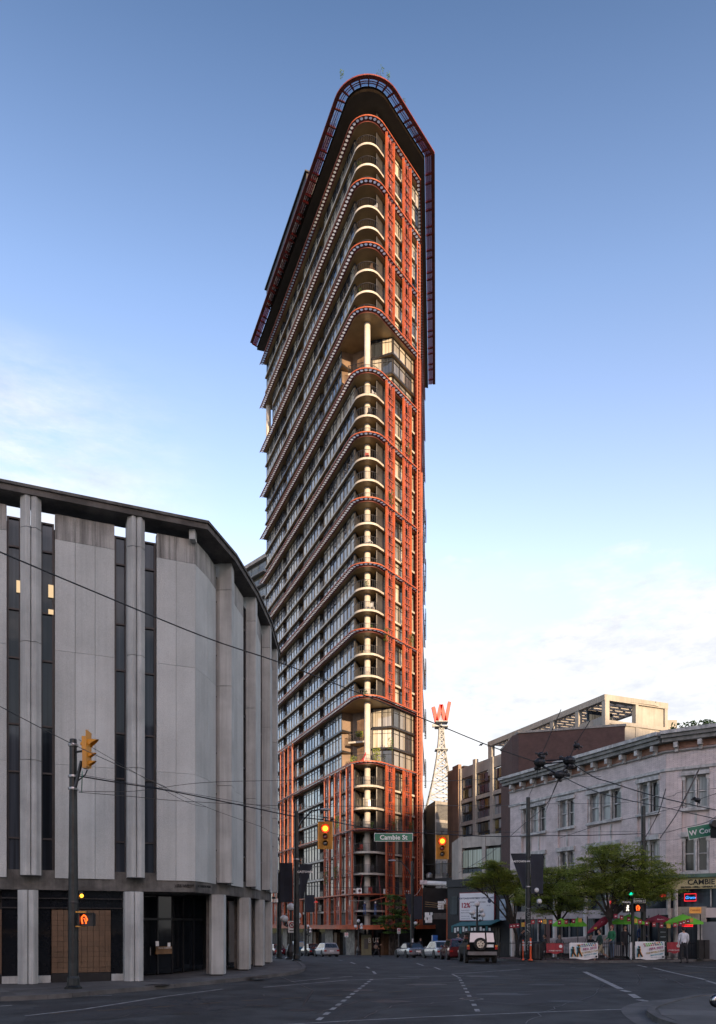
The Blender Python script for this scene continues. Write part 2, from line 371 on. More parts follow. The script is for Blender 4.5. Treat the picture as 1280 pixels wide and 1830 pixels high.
def smooth(pts, k=4):
    """Catmull-Rom through xy points"""
    out = []
    for i in range(len(pts)-1):
        p0 = pts[max(i-1, 0)]; p1 = pts[i]; p2 = pts[i+1]; p3 = pts[min(i+2, len(pts)-1)]
        for j in range(k):
            t = j/k
            out.append(tuple(.5*((2*b)+(-a+c)*t+(2*a-5*b+4*c-d)*t*t+(-a+3*b-3*c+d)*t**3) for a, b, c, d in zip(p0, p1, p2, p3)))
    out.append(tuple(pts[-1])); return out
def kerb(pts, inward, h=.13, w=.18, parent=None):
    """a kerb of separate stones along the line; inward = +1 if the walk lies left of the line"""
    mb = MB()
    for a, b in zip(pts[:-1], pts[1:]):
        a2, b2 = Vector(a), Vector(b); d = (b2-a2); L = d.length; d.normalize(); nn = Vector((-d.y, d.x))*inward
        k = max(1, int(L/1.6))
        for j in range(k):
            p = a2+d*(L*j/k+.008); q = a2+d*(L*(j+1)/k-.008)
            top = [(p.x-nn.x*.012, p.y-nn.y*.012), (q.x-nn.x*.012, q.y-nn.y*.012), (q.x+nn.x*w, q.y+nn.y*w), (p.x+nn.x*w, p.y+nn.y*w)]
            mb.add([(x, y, gz(y)+h+.012) for x, y in top]+[(x, y, gz(y)-.1) for x, y in top], [(0, 1, 2, 3), (0, 4, 5, 1), (1, 5, 6, 2), (2, 6, 7, 3), (3, 7, 4, 0)])
    return mb.build('kerb', KERB, kind='structure')
LK = smooth([Vector(p) for p in [(-40, 14.0), (-20, 18.9), (-10.2, 22.3), (-7.8, 24.8), (-5.0, 29.3), (-3.67, 32.1), (-2.75, 34.6), (-2.55, 38), (-3.3, 43.6), (-4.6, 48), (-8.5, 58), (-22, 93), (-40, 140)]])
slabpoly('sidewalk', LK+[(-60, 140), (-60, 14)], .12, WALK); kerb(LK, 1)
RK = smooth([Vector(p) for p in [(-3.5, 128), (1.0, 100), (5.6, 80), (6.6, 68), (8.2, 52), (9.0, 47.2), (10.4, 45.3), (12.2, 44.3), (14.5, 44.6), (19, 46.6), (24, 48.6), (60, 62)]])
RK = smooth([Vector(p) for p in [(8.1, 88), (7.0, 76), (7.3, 66), (8.6, 52), (9.3, 47.6), (10.6, 45.5), (12.6, 44.5), (15, 44.9), (19, 46.9), (24, 49.2), (60, 64)]])
slabpoly('sidewalk', RK+[(60, 100), (30, 88)], .12, PAVR); kerb(RK, 1)
# gutter apron and corner in the lower right
CK = smooth([Vector(p) for p in [(40, 32), (18, 26.5), (10.6, 23.2), (9.35, 22.3), (7.9, 20.5), (7.1, 19.2), (6.75, 18), (6.6, 16.5), (7, 14), (8.5, 6)]])
slabpoly('sidewalk', CK+[(40, 6)], .12, WALK); kerb(CK, 1)
AP = smooth([Vector(p) for p in [(18, 27.4), (11, 24.5), (9.5, 23.3), (8.0, 22.1), (7.1, 20.9), (6.6, 19.6), (6.25, 18), (6.1, 16.5), (6.4, 14), (8.0, 6)]])
ap = MB(); L_ = AP; Rr = smooth([Vector(p) for p in [(18, 26.5), (11, 23.5), (10, 22.8), (9.0, 21.8), (7.85, 20.4), (7.1, 19.1), (6.75, 17.9), (6.6, 16.5), (7, 14), (8.5, 6)]])
for i in range(len(L_)-1):
    ap.quad((*L_[i][:2], .006), (*L_[i+1][:2], .006), (*Rr[i+1][:2], .02), (*Rr[i][:2], .02))
ap.build('gutter', KERB, kind='structure')

# scored flags of the left and the near right sidewalk
def flags(par, pts, inward, rows, wdt, h=.124, m=WALK, mn=16, mx=60):
    mb = []
    for a, b in zip(pts[:-1], pts[1:]):
        pass
    # resample the line at 1.5 m
    P_ = [Vector(p) for p in pts]; out = [P_[0]]; acc = 0
    for a, b in zip(P_[:-1], P_[1:]):
        L = (b-a).length; s = 1.5-acc
        while s <= L: out.append(a+(b-a)*s/L); s += 1.5
        acc = (acc+L) % 1.5
    nrm = []
    for i in range(len(out)):
        d = (out[min(i+1, len(out)-1)]-out[max(i-1, 0)]).normalized(); nrm.append(Vector((-d.y, d.x))*inward)
    for i in range(len(out)-1):
        if not (mn < out[i].y < mx): continue
        for r in range(rows):
            a0, a1 = .2+r*wdt, .2+(r+1)*wdt-.015
            q = [out[i]+nrm[i]*a0, out[i+1]+nrm[i+1]*a0, out[i+1]+nrm[i+1]*a1, out[i]+nrm[i]*a1]
            c = sum(q, Vector((0, 0)))/4; q = [c+(p-c)*.985 for p in q]
            dz = random.uniform(0, .004)
            f = MB(); f.add([(p.x, p.y, gz(p.y)+h+dz) for p in q]+[(p.x, p.y, gz(p.y)+.05) for p in q], [(0, 1, 2, 3), (0, 4, 5, 1), (1, 5, 6, 2), (2, 6, 7, 3), (3, 7, 4, 0)])
            f.build('paving_slab', WALKS[random.randrange(3)], par)
WALKS = [WALK, mat('pavement_slab_dark', (.10, .098, .095), .85, 0, .18, 1.1, .4, 30, fine=.2), mat('pavement_slab_pale', (.13, .128, .122), .85, 0, .15, .8, .4, 30, fine=.2)]
sws = [o for o in bpy.data.objects if o.name.startswith('sidewalk')]
flags(sws[0], LK, 1, 2, 1.6, mn=16, mx=47)
flags(sws[2], CK, 1, 2, 1.5, mn=14, mx=30)

# painted markings, each a thin strip on the asphalt
def strip(mb, a, b, w, lift=.005):
    n = max(1, int((b-a).length/2)); d = (b-a); d.z = 0; d.normalize(); s = Vector((-d.y, d.x, 0))*w/2
    for i in range(n):
        p = a.lerp(b, i/n); q = a.lerp(b, (i+1)/n)
        mb.quad(*[(v.x, v.y, gz(v.y)+lift) for v in (p-s, q-s, q+s, p+s)])
def lines(segs, w, m, dash=None, name='road_marking'):
    mb = MB()
    for s in segs:
        pts = [gpt(*p) for p in s]
        for a, b in zip(pts[:-1], pts[1:]):
            if dash:
                L = (b-a).length; k = int(L/(dash*2))
                for j in range(k): strip(mb, a.lerp(b, j/k), a.lerp(b, (j+.5)/k), w)
            else: strip(mb, a, b, w)
    return mb.build(name, m, kind='structure')
def dots(p0, p1, n, px, name='road_marking'):
    """n short blocks spaced evenly in the world between two pixels"""
    a, b = gpt(*p0), gpt(*p1); mb = MB(); d = (b-a).normalized()
    for i in range(n):
        c = a.lerp(b, i/(n-1)); strip(mb, c-d*.28, c+d*.28, px)
    return mb.build(name, PAINT, kind='structure')
dots((572, 1821), (664, 1751), 13, .13); dots((853, 1806), (821, 1748), 10, .13)
lines([[(500, 1832), (640, 1824), (760, 1818), (1000, 1808), (1118, 1804)]], .09, PAINT)
lines([[(45, 1816), (150, 1804), (290, 1782), (398, 1768)]], .10, PAINT)
lines([[(100, 1783), (200, 1779)], [(-20, 1800), (22, 1797)]], .09, PAINT)
lines([[(470, 1765), (620, 1752), (750, 1748)], [(520, 1755), (590, 1748)], [(605, 1747), (630, 1745)], [(712, 1746), (830, 1744)]], .10, PAINT)
lines([[(808, 1741), (930, 1733)], [(808, 1741), (818, 1746)], [(800, 1728), (940, 1724)]], .10, PAINT)
lines([[(1045, 1737), (1102, 1764), (1110, 1768)], [(1112, 1770), (1124, 1773)], [(1128, 1777), (1140, 1784)], [(1142, 1787), (1156, 1790)]], .22, PAINT)
lines([[(1168, 1730), (1200, 1738), (1260, 1751)], [(1263, 1753), (1300, 1764)], [(1139, 1725), (1157, 1729)], [(1020, 1729), (1028, 1729)], [(1224, 1727), (1300, 1731)]], .14, PAINT)
lines([[(667, 1736), (671, 1741)], [(655, 1728), (660, 1731)], [(627, 1720), (635, 1723)], [(605, 1716), (612, 1717)], [(745, 1722), (757, 1726)], [(777, 1729), (787, 1733)]], .12, PAINT)
lines([[(90, 1812), (136, 1809)], [(174, 1807), (232, 1803)], [(272, 1801), (312, 1798)], [(353, 1795), (394, 1792)], [(432, 1789), (470, 1787)], [(502, 1786), (540, 1783)], [(582, 1780), (612, 1779)], [(640, 1776), (676, 1774)], [(694, 1774), (724, 1771)], [(754, 1768), (780, 1766)], [(824, 1763), (850, 1762)], [(879, 1761), (905, 1759)], [(928, 1757), (955, 1755)], [(982, 1753), (1007, 1752)], [(1030, 1750), (1056, 1748)], [(1216, 1741), (1290, 1735)]], .07, PAINTY)
# dark patches and cracks in the asphalt
TAR = mat('asphalt_patch', (.036, .037, .040), .8, 0, .2, .8, .7, 60, fine=.4)
def patch(pts):
    mb = MB(); q = [gpt(*p) for p in pts]; mb.add([(v.x, v.y, gz(v.y)+.0035) for v in q], [tuple(range(len(q)))]); mb.build('asphalt_patch', TAR, kind='structure')
patch([(60, 1800), (300, 1786), (520, 1778), (500, 1796), (200, 1822), (40, 1828)])
patch([(660, 1783), (800, 1772), (960, 1768), (1090, 1786), (900, 1797), (700, 1800)])
mb = MB()
for s in ([(560, 1812), (640, 1790), (760, 1782), (900, 1774), (1060, 1768)], [(500, 1745), (560, 1770), (540, 1800)], [(900, 1742), (980, 1748), (1100, 1745)], [(300, 1790), (340, 1796), (400, 1790)], [(1140, 1742), (1146, 1752), (1140, 1760)]):
    q = [gpt(*p) for p in s]
    for a, b in zip(q[:-1], q[1:]): strip(mb, a, b, .05, .0045)
mb.build('tar_seam', mat('tar', (.012, .012, .013), .5, 0, .1), kind='structure')
def manhole(px, py, r, lab, h=0.0):
    c = gpt(px, py, h); t = thing('manhole_cover', lab, 'manhole cover', (c.x, c.y, c.z))
    MB().lathe(c, [(r, 0), (r, .012), (r*.94, .016)], 20).build('frame_ring', BLACK, t)
    q = MB(); q.lathe(c, [(r*.9, .0), (r*.9, .018)], 20)
    for i in range(-3, 4):
        w = math.sqrt(max(0, .8-(i/4)**2))*r*.8; q.box((c.x, c.y+i*r*.22, c.z+.02), (w*2, .03, .008))
    q.build('lid', DARKM, t)
manhole(281, 1761, .42, 'dark round utility cover in the pavement before the glass doors', .125)
manhole(843, 1786, .36, 'round manhole cover in the road beside the right dotted line')
manhole(462, 1747, .35, 'dark round cover in the pavement by the bend of the kerb', .125)

# ================================================================ the wedge-shaped tower
tw = thing('apartment_tower', 'tall wedge shaped apartment tower with rounded nose and red steel bands', 'building', (1.25, 104.63, gz(104)))
C0 = Vector((1.25, 104.63)); RAD = 2.63
nL = Vector((-.930, -.3675)); dL = Vector((-.3675, .930)); nR = Vector((.818, -.575)); dR = Vector((.575, .818))
TL = C0+nL*RAD; TR = C0+nR*RAD; BR = TR+dR*9.5; dT = Vector((.10, .995)); nT = Vector((.995, -.10)); BL = TL+dL*47.2
def LP(t, o=0.0): return TL+dL*t+nL*o
def RP(t, o=0.0): return TR+dR*t+nR*o
def TP(t, o=0.0): return BR+dT*t+nT*o
def tl(px, o=0.0): a = LP(0, o); return cross(a, dL, px)
def tr(px, o=0.0): a = RP(0, o); return cross(a, dR, px)
def isect(a, d, b, e):
    k = d.x*e.y-d.y*e.x; t = ((b.x-a.x)*e.y-(b.y-a.y)*e.x)/k; return a+d*t
dB = Vector((.953, .303)); nB = Vector((-.303, .953))
def corners(o):
    ob_ = o if o < 0 else -.5*o
    bl = isect(LP(0, o), dL, BL+nB*ob_, dB); br = isect(RP(0, o), dR, TP(0, o), dT); bb = isect(TP(0, o), dT, BL+nB*ob_, dB)
    return bl, br, bb
aL, aR = math.atan2(nL.y, nL.x), math.atan2(nR.y, nR.x)
if aL > 0: aL -= 2*math.pi
if aL < -math.pi: aL += 2*math.pi
def arc(o, n=12):
    a0 = aL if aL < aR else aL-2*math.pi
    return [C0+Vector((math.cos(a), math.sin(a)))*(RAD+o) for a in [a0+(aR-a0)*i/n for i in range(n+1)]]
def foot(o, nose=None, cutBL=False, notch=()):
    bl, br, bb = corners(o); pts = [bb]
    if cutBL: pts += [bl+dB*5.0, LP(tl(487, o), o)+dB*2.6, LP(tl(487, o), o)]
    else: pts += [bl]
    for a, b, d in sorted(notch, reverse=True): pts += [LP(b, o), LP(b, o-d), LP(a, o-d), LP(a, o)]
    pts += nose if nose else arc(o)
    return pts+[br]
def chord(o): return [LP(.9, o), Vector((.55, 107.5)), Vector((2.0, 107.3)), RP(.15, o)]
def lobby(o): return [LP(tl(611, o), o), Vector((-.75, 110.2)), Vector((1.7, 108.9)), Vector((1.9, 107.6)), RP(tr(702, o), o)]
# heights of the red bands, read off the nose
KY = [1598, 1481, 1360, 1242, 1123, 1005, 888, 771, 657, 548, 432, 318, 205]
KZ = [EYE+(HY-y)/F*102.0 for y in KY]
CZ = 2.02                     # top of the street canopy
levels = [(CZ, KZ[0])]+[(KZ[i], KZ[i+1]) for i in range(12)]+[(KZ[12], EYE+(HY-134)/F*100.4-.5)]
LOB = {3, 9}                  # segments with the open three-storey sky lobby (index in levels)
CUT = {11}
NT = [(tl(577.5, -1), tl(570.5, -1), 1.6), (tl(541, -1), tl(533, -1), 1.6)]
NT = [(a, b, 1.7) for a, b, _ in NT]+[(33.2, 35.0, 1.4)]
def V3(p, z): return (p.x, p.y, z)
slabz = []
for i, (z0, z1) in enumerate(levels):
    nf = 3 if 0 < i < 13 else (2 if i == 0 else 1)
    for j in range(nf): slabz.append((z0+(z1-z0)*j/nf, i, j, (z1-z0)/nf))
# core walls, one piece per three storeys
for i, (z0, z1) in enumerate(levels):
    nose = lobby(-1.25) if i in LOB else chord(-1.25)
    MB().prism([tuple(p) for p in foot(-1.25, nose, i in CUT, NT)], z0+.02 if i else z0-.3, z1-.02).build('wall', CORE, tw)
# brown cladding in the sky lobbies
for i in LOB:
    z0, z1 = levels[i]; q = MB(); a, b, c = lobby(-1.2)[:3]
    for p_, q_ in ((a, b), (b, c)):
        d = (q_-p_).normalized(); k = max(1, round((q_-p_).length/1.5))
        for u in range(k):
            for w in range(3):
                s = p_.lerp(q_, (u+.5)/k); zz = z0+(z1-z0)*(w+.5)/3
                MB().box((s.x, s.y, zz), ((q_-p_).length/k-.04, .07, (z1-z0)/3-.05), math.atan2(d.y, d.x)).build('cladding_panel', BROWN, tw)
# floor slabs
for z, i, j, h in slabz:
    if j == 0 and i > 0: continue
    if i == 0 and j == 0: continue
    nose = lobby(-.8) if i in LOB else None
    MB().prism([tuple(p) for p in foot(-.8, nose, i in CUT, ())], z-.27, z, 0, 1, 2).build('floor_slab', [CREAM if i not in LOB else DARKM, SOFF, GREYC], tw)
def paths(o):
    bl, br, bb = corners(o); return [bl]+arc(o, 14)+[br, bb]
# red perforated bands
for k, z in enumerate(KZ):
    q = MB(); q.prism([tuple(p) for p in foot(-.62)], z-.24, z-.01, 0, 1, 2)
    q.build('floor_slab', [REDD, SOFF, GREYC], tw)
    pth = paths(-.31); q = MB()
    L = [(b-a).length for a, b in zip(pth[:-1], pth[1:])]; tot = sum(L); n = round(tot/.6); st = tot/n
    def at(s):
        for a, b, l in zip(pth[:-1], pth[1:], L):
            if s <= l+1e-6: d = (b-a)/l; return a+d*s, d
            s -= l
        d = (pth[-1]-pth[-2]).normalized(); return pth[-1], d
    for c in range(n):
        p, d = at((c+.5)*st); nn = Vector((d.y, -d.x)); q.holed(V3(p, z-.06), V3(d, 0), V3(nn, 0), st*1.06, .62, .225)
    q.build('perforated_ledge', REDD, tw)
    q = MB()
    for c in range(n):
        p, d = at((c+.5)*st); q.add([(p.x+.215*math.cos(a_), p.y+.215*math.sin(a_), z-.03) for a_ in [math.pi*k_/4 for k_ in range(8)]], [tuple(range(8))])
    q.build('glass_lenses', LENS, tw, kind='stuff')
    q = MB(); a, b = paths(-.05), paths(.02)
    for u in range(len(a)-1):
        q.add([V3(a[u], z-.08), V3(a[u+1], z-.08), V3(b[u+1], z-.08), V3(b[u], z-.08), V3(a[u], z+.07), V3(a[u+1], z+.07), V3(b[u+1], z+.07), V3(b[u], z+.07)],
              [(0, 1, 2, 3), (7, 6, 5, 4), (3, 2, 6, 7), (1, 0, 4, 5)])
    q.build('band_rim', RED, tw)
# ends of each ledge on the back corner are open brackets
# nose column
q = MB(); q.lathe((C0.x, C0.y, 0), [(.40, gz(104)), (.40, KZ[9]-.25)], 20); q.build('column', COLM, tw, smooth=False)
q = MB(); pc = isect(LP(0, -1.3), dL, BL-nB*1.5, dB); q.lathe((pc.x, pc.y, 0), [(.45, KZ[10]), (.45, KZ[11]-.2)], 16); q.build('column', COLM, tw)
# railings round the nose, one mesh copied up the tower
def railmesh(pts, name='railing', h=1.05, step=.42, glass=True):
    q = MB(); 
    for a, b in zip(pts[:-1], pts[1:]):
        q.beam(V3(a, h), V3(b, h), .05); q.beam(V3(a, .08), V3(b, .08), .03)
        n = max(1, round((b-a).length/step))
        for u in range(n):
            p = a.lerp(b, u/n); q.beam(V3(p, 0), V3(p, h), .022)
        if glass: q.quad(V3(a, .1), V3(b, .1), V3(b, h-.06), V3(a, h-.06), 1)
    return q
rp = [LP(1.0, -.92)]+arc(-.92, 12)+[RP(.1, -.92)]
rm = railmesh(rp).mesh('railing', [DARKM, RG])
for z, i, j, h in slabz:
    if i in LOB and j: continue
    if i == 13 or (i == 0 and j == 0): continue
    place('railing', rm, tw, (0+OFF[tw].x*0, 0, z)); pass
for o in [o for o in bpy.data.objects if o.parent == tw and o.name.startswith('railing')]: o.location = (-OFF[tw].x, -OFF[tw].y, o.location.z)
# balcony rails in the recesses of the long side
for a, b, d in NT:
    m2 = railmesh([LP(a, -.95), LP(b+.1, -.95)], glass=True, step=.5).mesh('railing', [DARKM, RG])
    for z, i, j, h in slabz:
        if i == 13 or (i == 0 and j == 0): continue
        o = place('balcony_railing', m2, tw, (0, 0, 0)); o.location = (-OFF[tw].x, -OFF[tw].y, z-OFF[tw].z)
# windows: one mesh for the frame with its pane, set along the facades
def winmesh(w, h, tr_=.55):
    q = MB()
    for x in (-w/2+.035, w/2-.035): q.box((x, 0, h/2), (.07, .12, h))
    q.box((0, 0, .04), (w-.14, .12, .08)); q.box((0, 0, h-.04), (w-.14, .12, .08)); q.box((0, -.01, h-tr_), (w-.14, .08, .05))
    q.quad((-w/2+.07, .02, .08), (w/2-.07, .02, .08), (w/2-.07, .02, h-.08), (-w/2+.07, .02, h-.08), 1)
    return q
WM = {}
wins = []
def wrow(a, d, nrm, t0, t1, z, h, wid=1.35):
    n = max(1, round((t1-t0)/wid)); w = (t1-t0)/n; rz = math.atan2(d.y, d.x)
    if (Vector((d.y, -d.x)).dot(nrm)) < 0: rz += math.pi
    for u in range(n):
        p = a+d*(t0+(u+.5)*w); wins.append((p, z, w, h, rz))
lob_pan = []
for z, i, j, h in slabz:
    if i == 0 and j == 0: continue
    hh = min(h-.28, 2.55); zz = z+.01; o = -1.17
    if i == 13: continue
    t_first = tl(611, o) if i in LOB else 1.0
    t_last = tl(488, o) if i in CUT else 46.3
    cuts = [t_first]+[v for a, b, _ in NT for v in (a, b)]+[t_last]; cuts = [c for c in cuts]
    for s in range(0, len(cuts), 2):
        if cuts[s+1] > cuts[s]: wrow(LP(0, o), dL, nL, cuts[s], cuts[s+1], zz, hh)
    r0 = [(tr(705.5, o), tr(720, o)), (tr(735.5, o), tr(748, o))] if i not in LOB else [(tr(703, o), tr(745, o))]
    for a, b in r0: wrow(RP(0, o), dR, nR, a, b, zz, hh, 1.0 if i not in LOB else 1.45)
    ch = lobby(o) if i in LOB else chord(o)
    segs = [(ch[2], ch[3]), (ch[3], ch[4])] if i in LOB else [(ch[0], ch[1]), (ch[1], ch[2]), (ch[2], ch[3])]
    for a, b in segs:
        d = (b-a).normalized(); nn = Vector((d.y, -d.x)); wrow(a+nn*.04, d, nn, .05, (b-a).length-.05, zz, hh, 1.2)
wins.sort(key=lambda s: s[0].y*1.0+abs(s[1]-12)*.25)
base = winmesh(1.0, 2.5).mesh('window', [DARKM, GL]); wmat = [DARKM, GL]
st = MB()
for n_, (p, z, w, h, rz) in enumerate(wins):
    if n_ < 300: place('window', base, tw, (p.x, p.y, z), rz, (w, 1, h/2.5))
    else:
        q = winmesh(w, h); M = Matrix.Translation((p.x, p.y, z)) @ Matrix.Rotation(rz, 4, 'Z'); st.M = M; st.add(q.v, [f for f, m in zip(q.f, q.m) if m == 0], 0)
        st.M = M; st.add(q.v, [f for f, m in zip(q.f, q.m) if m == 1], 1)
st.M = None
# drop loose duplicates of vertices: keep the mesh light
st.build('upper_windows', wmat, tw, kind='stuff')
# small balconies that hang in the sky lobbies
for i in LOB:
    z0, z1 = levels[i]; zb = z0+(z1-z0)*.46
    a, b = Vector((-1.35, 108.3)), Vector((.9, 107.5)); c, d = Vector((1.4, 109.0)), Vector((-.6, 110.0))
    MB().prism([tuple(a), tuple(b), tuple(c), tuple(d)], zb-.25, zb, 0, 1, 2).build('floor_slab', [CREAM, SOFF, GREYC], tw)
    q = railmesh([d, a, b, c]); o = place('balcony_railing', q.mesh('railing', [DARKM, RG]), tw, (0, 0, 0)); o.location = (-OFF[tw].x, -OFF[tw].y, zb-OFF[tw].z)
REDP = mat('pierced_red_panel', (.30, .07, .05), .6, 0, .2, 1)
# red screens: two posts and a pierced panel per storey
def screenmesh(w, h):
    q = MB()
    for x in (-w/2+.12, w/2-.12): q.box((x, 0, h/2), (.2, .24, h+.02))
    q.box((0, .0, .06), (w-.48, .12, .12)); q.box((0, 0, h*.33), (w-.48, .08, .08))
    iw = w-.48; nx_ = 3; ny = 8
    rr = random.Random(5)
    for a in range(nx_):
        for b in range(ny):
            cw, chh = iw/nx_, (h-.12)/ny; r = min(cw, chh)*rr.choice((.40, .45, .48, .49))
            big = 2 <= b < 6 and a == 1
            if big: continue
            q.holed((-iw/2+(a+.5)*cw, .09, .12+(b+.5)*chh), (1, 0, 0), (0, 0, 1), cw, chh, r, 1)
    return q
def screen(a, d, nrm, t0, t1, z0, z1, nf):
    w = t1-t0; h = (z1-z0)/nf; key = (round(w, 2), round(h, 2)); rz = math.atan2(d.y, d.x)
    if Vector((d.y, -d.x)).dot(nrm) < 0: rz += math.pi
    if key not in WM: WM[key] = screenmesh(w, h).mesh('screen_panel', [RED, REDP])
    p = a+d*((t0+t1)/2)
    for f in range(nf): place('screen_panel', WM[key], tw, (p.x, p.y, z0+f*h), rz)
for i, (z0, z1) in enumerate(levels[:13]):
    if i in LOB: continue
    nf = 2 if i == 0 else 3
    for a, b in ((690, 705), (720.5, 735)): screen(RP(0, -.25), dR, nR, tr(a, -.25), tr(b, -.25), z0+.02, z1-.16, nf)
pairs = [(580, 589.5), (598, 609), (619, 630)]; far = [(488, 495.5), (501.5, 509), (515, 523)]
for i, (z0, z1) in enumerate(levels[:3]):
    for a, b in pairs: screen(LP(0, -.25), dL, nL, tl(b, -.25), tl(a, -.25), z0+.02, z1-.16, 2 if i == 0 else 3)
for i, (z0, z1) in enumerate(levels[:4]):
    for a, b in far: screen(LP(0, -.25), dL, nL, tl(b, -.25), tl(a, -.25), z0+.02, z1-.16, 2 if i == 0 else 3)
for a, b in [(549, 553), (560, 566), (537, 540)]: screen(LP(0, -.25), dL, nL, tl(b, -.25), tl(a, -.25), levels[0][0]+.02, levels[0][1]-.16, 2)
# ladder-like corner frame on the right edge
q = MB()
for t0_, t1_, z0, z1, nm in [(8.75, 9.45, CZ, KZ[11]-1, 0)]:
    for t_ in (t0_, t1_):
        p = RP(t_, -.08); q.beam(V3(p, z0), V3(p, z1), .14, .14)
    zz = z0
    while zz < z1: a, b = RP(t0_, -.08), RP(t1_, -.08); q.beam(V3(a, zz), V3(b, zz), .1); zz += .52
q.build('corner_frame', RED, tw)
for t_ in (.5, 2.6):
    q = MB(); a = TP(t_, .15); q.beam(V3(a, CZ), V3(a, KZ[7] if t_ < 1 else KZ[3]), .2, .2); q.build('corner_fin', RED, tw)
MB().prism([tuple(TP(.2, -.9)), tuple(TP(.2, .1)), tuple(TP(6, .1)), tuple(TP(6, -.9))], CZ, KZ[9]-.3).build('side_cladding', mat('maroon_cladding', (.14, .03, .02), .9, 0, .2, spec=.05), tw)
# escape balconies on the hidden third side, seen edge on
cm_ = MB()
for zz in (0, 2.5):
    for t_ in (0, 2.2): cm_.beam((t_*.10, t_*.995, zz), (t_*.10+.3, t_*.995-.03, zz), .08)
for t_ in (0, 2.2):
    for x in (.15, .3): cm_.beam((t_*.1+x, t_*.995-.1*x, 0), (t_*.1+x, t_*.995-.1*x, 4.6), .07)
for r in range(12): cm_.beam((.3, -.03, r*.4), (.52, 2.1, r*.4), .1, .22)
cmm = cm_.mesh('escape_balcony', mat('matt_black_steel', (.02, .02, .02), .95, spec=0))
for i, (z0, z1) in enumerate(levels[1:9]):
    p = TP(24, .1); place('escape_balcony', cmm, tw, (p.x, p.y, z0+2.6))
# roof slab, trellis and penthouse
ZT = EYE+(HY-134)/F*100.2
MB().prism([tuple(p) for p in foot(.55)], ZT-.75, ZT-.05, 0, 1, 1).build('roof_slab', [mat('roof_edge', (.014, .011, .009), .9, spec=.0), mat('roof_soffit', (.075, .062, .045), .6, 0, .1, .5), SOFF][:2], tw)
def ringpath(o): return paths(o)
q = MB(); a = paths(1.75)
q.tube([V3(p, ZT+.05) for p in a], .13, 6)
for u in range(len(a)-1): q.beam(V3(a[u], ZT-.08), V3(a[u+1], ZT-.08), .5, .16)
q.build('roof_rim', REDD, tw)
q = MB()
for o_ in (1.0, 1.25):
    a = paths(o_)
    for u in range(len(a)-1): q.beam(V3(a[u], ZT-.15), V3(a[u+1], ZT-.15), .05, .1)
q.build('trellis_beam', REDD, tw)
o1, o2 = paths(.6), paths(1.62); pt = MB(); rib = MB(); side = 0
sec = []
def ringseg(A1, A2, B1, B2, n, alt=True):
    u = 0.0; cuts = [0]
    for k in range(n): u += (1.0 if k % 2 else 2.0) if alt else 1.0; cuts.append(u)
    cuts = [c/u for c in cuts]
    for c0, c1 in zip(cuts[:-1], cuts[1:]): sec.append((A1.lerp(B1, c0), A2.lerp(B2, c0), A1.lerp(B1, c1), A2.lerp(B2, c1)))
ringseg(o1[0], o2[0], o1[1], o2[1], 26)
nL_ = len(sec)
for k in range(1, len(o1)-3, 2): sec.append((o1[k], o2[k], o1[k+2], o2[k+2]))
ringseg(o1[-3], o2[-3], o1[-2], o2[-2], 8); ringseg(o1[-2], o2[-2], o1[-1], o2[-1], 22)
for k, (a, b, c, d) in enumerate(sec):
    MB().beam(V3(a, ZT-.12), V3(b, ZT-.12), .16, .2).build('trellis_rib', REDD, tw)
    m_ = TGC if nL_-3 < k < nL_+12 else TG
    MB().add([V3(a, ZT-.02), V3(b, ZT-.02), V3(d, ZT-.02), V3(c, ZT-.02)], [(0, 1, 2, 3)]).build('trellis_pane', m_, tw)
ph = [LP(14.5, 1.25), LP(37.5, 1.25), LP(37.5, -5), LP(14.5, -3)]
MB().prism([tuple(p) for p in ph], ZT+.3, ZT+3.3).build('penthouse', CORE, tw)
MB().prism([tuple(p) for p in [LP(14.2, 1.55), LP(37.8, 1.55), LP(37.8, -5), LP(14.2, -3)]], ZT+3.3, ZT+3.5).build('penthouse_roof', CORE, tw)
# street canopy, storefront, pillars
q = MB(); a, b = paths(2.0), paths(-1.0)
top = [tuple(p) for p in foot(2.0)]
q.prism(top, CZ-.12, CZ, 0, 1, 0); q.build('canopy', [REDD, CORE], tw)
q = MB(); a = paths(2.02)
for u in range(len(a)-1):
    for zz, hh in ((CZ+.03, .1), (CZ-.42, .1)): q.beam(V3(a[u], zz), V3(a[u+1], zz), .16, hh)
    q.beam(V3(a[u], CZ-.2), V3(a[u+1], CZ-.2), .05, .4)
q.build('canopy_beam', RED, tw)
MARB = mat('grey_marble', (.17, .155, .145), .45, 0, .35, 1.5, fine=.3); WOODP = mat('wood_panel', (.13, .075, .04), .6, 0, .2, 3); DOORG = mat('ochre_door', (.14, .13, .07), .5, 0, .1)
gb = gz(104)
MB().prism([tuple(p) for p in foot(-1.2)], gb-2, CZ-.3).build('shopfront', glassmat('shop_glass', [(0, (.01, .012, .014)), (1, (.03, .035, .035))], .06), tw)
def onfront(px, o=-.85):
    """xy and direction on the footprint front at a pixel column"""
    pth = paths(o); best = None
    for a, b in zip(pth[:-1], pth[1:]):
        d = b-a; t = cross(a, d, px)
        if -1e-6 <= t <= 1+1e-6:
            p = a+d*t
            if best is None or p.y < best[0].y: best = (p, d.normalized())
    return best
def frontbox(p0, p1, z0, z1, m, nm, o=-.85, th=.5):
    r = onfront((p0+p1)/2, o); 
    if not r: return
    a = onfront(p0, o) or r; b = onfront(p1, o) or r; d = (b[0]-a[0]); L = d.length; c = (a[0]+b[0])/2
    MB().box((c.x, c.y, (z0+z1)/2), (L, th, z1-z0), math.atan2(d.y, d.x)).build(nm, m, tw)
for a, b in ((545, 561), (584, 598), (622, 637), (694, 711), (748, 757), (508, 516)): frontbox(a, b, gb-.6, CZ-.3, MARB, 'pillar')
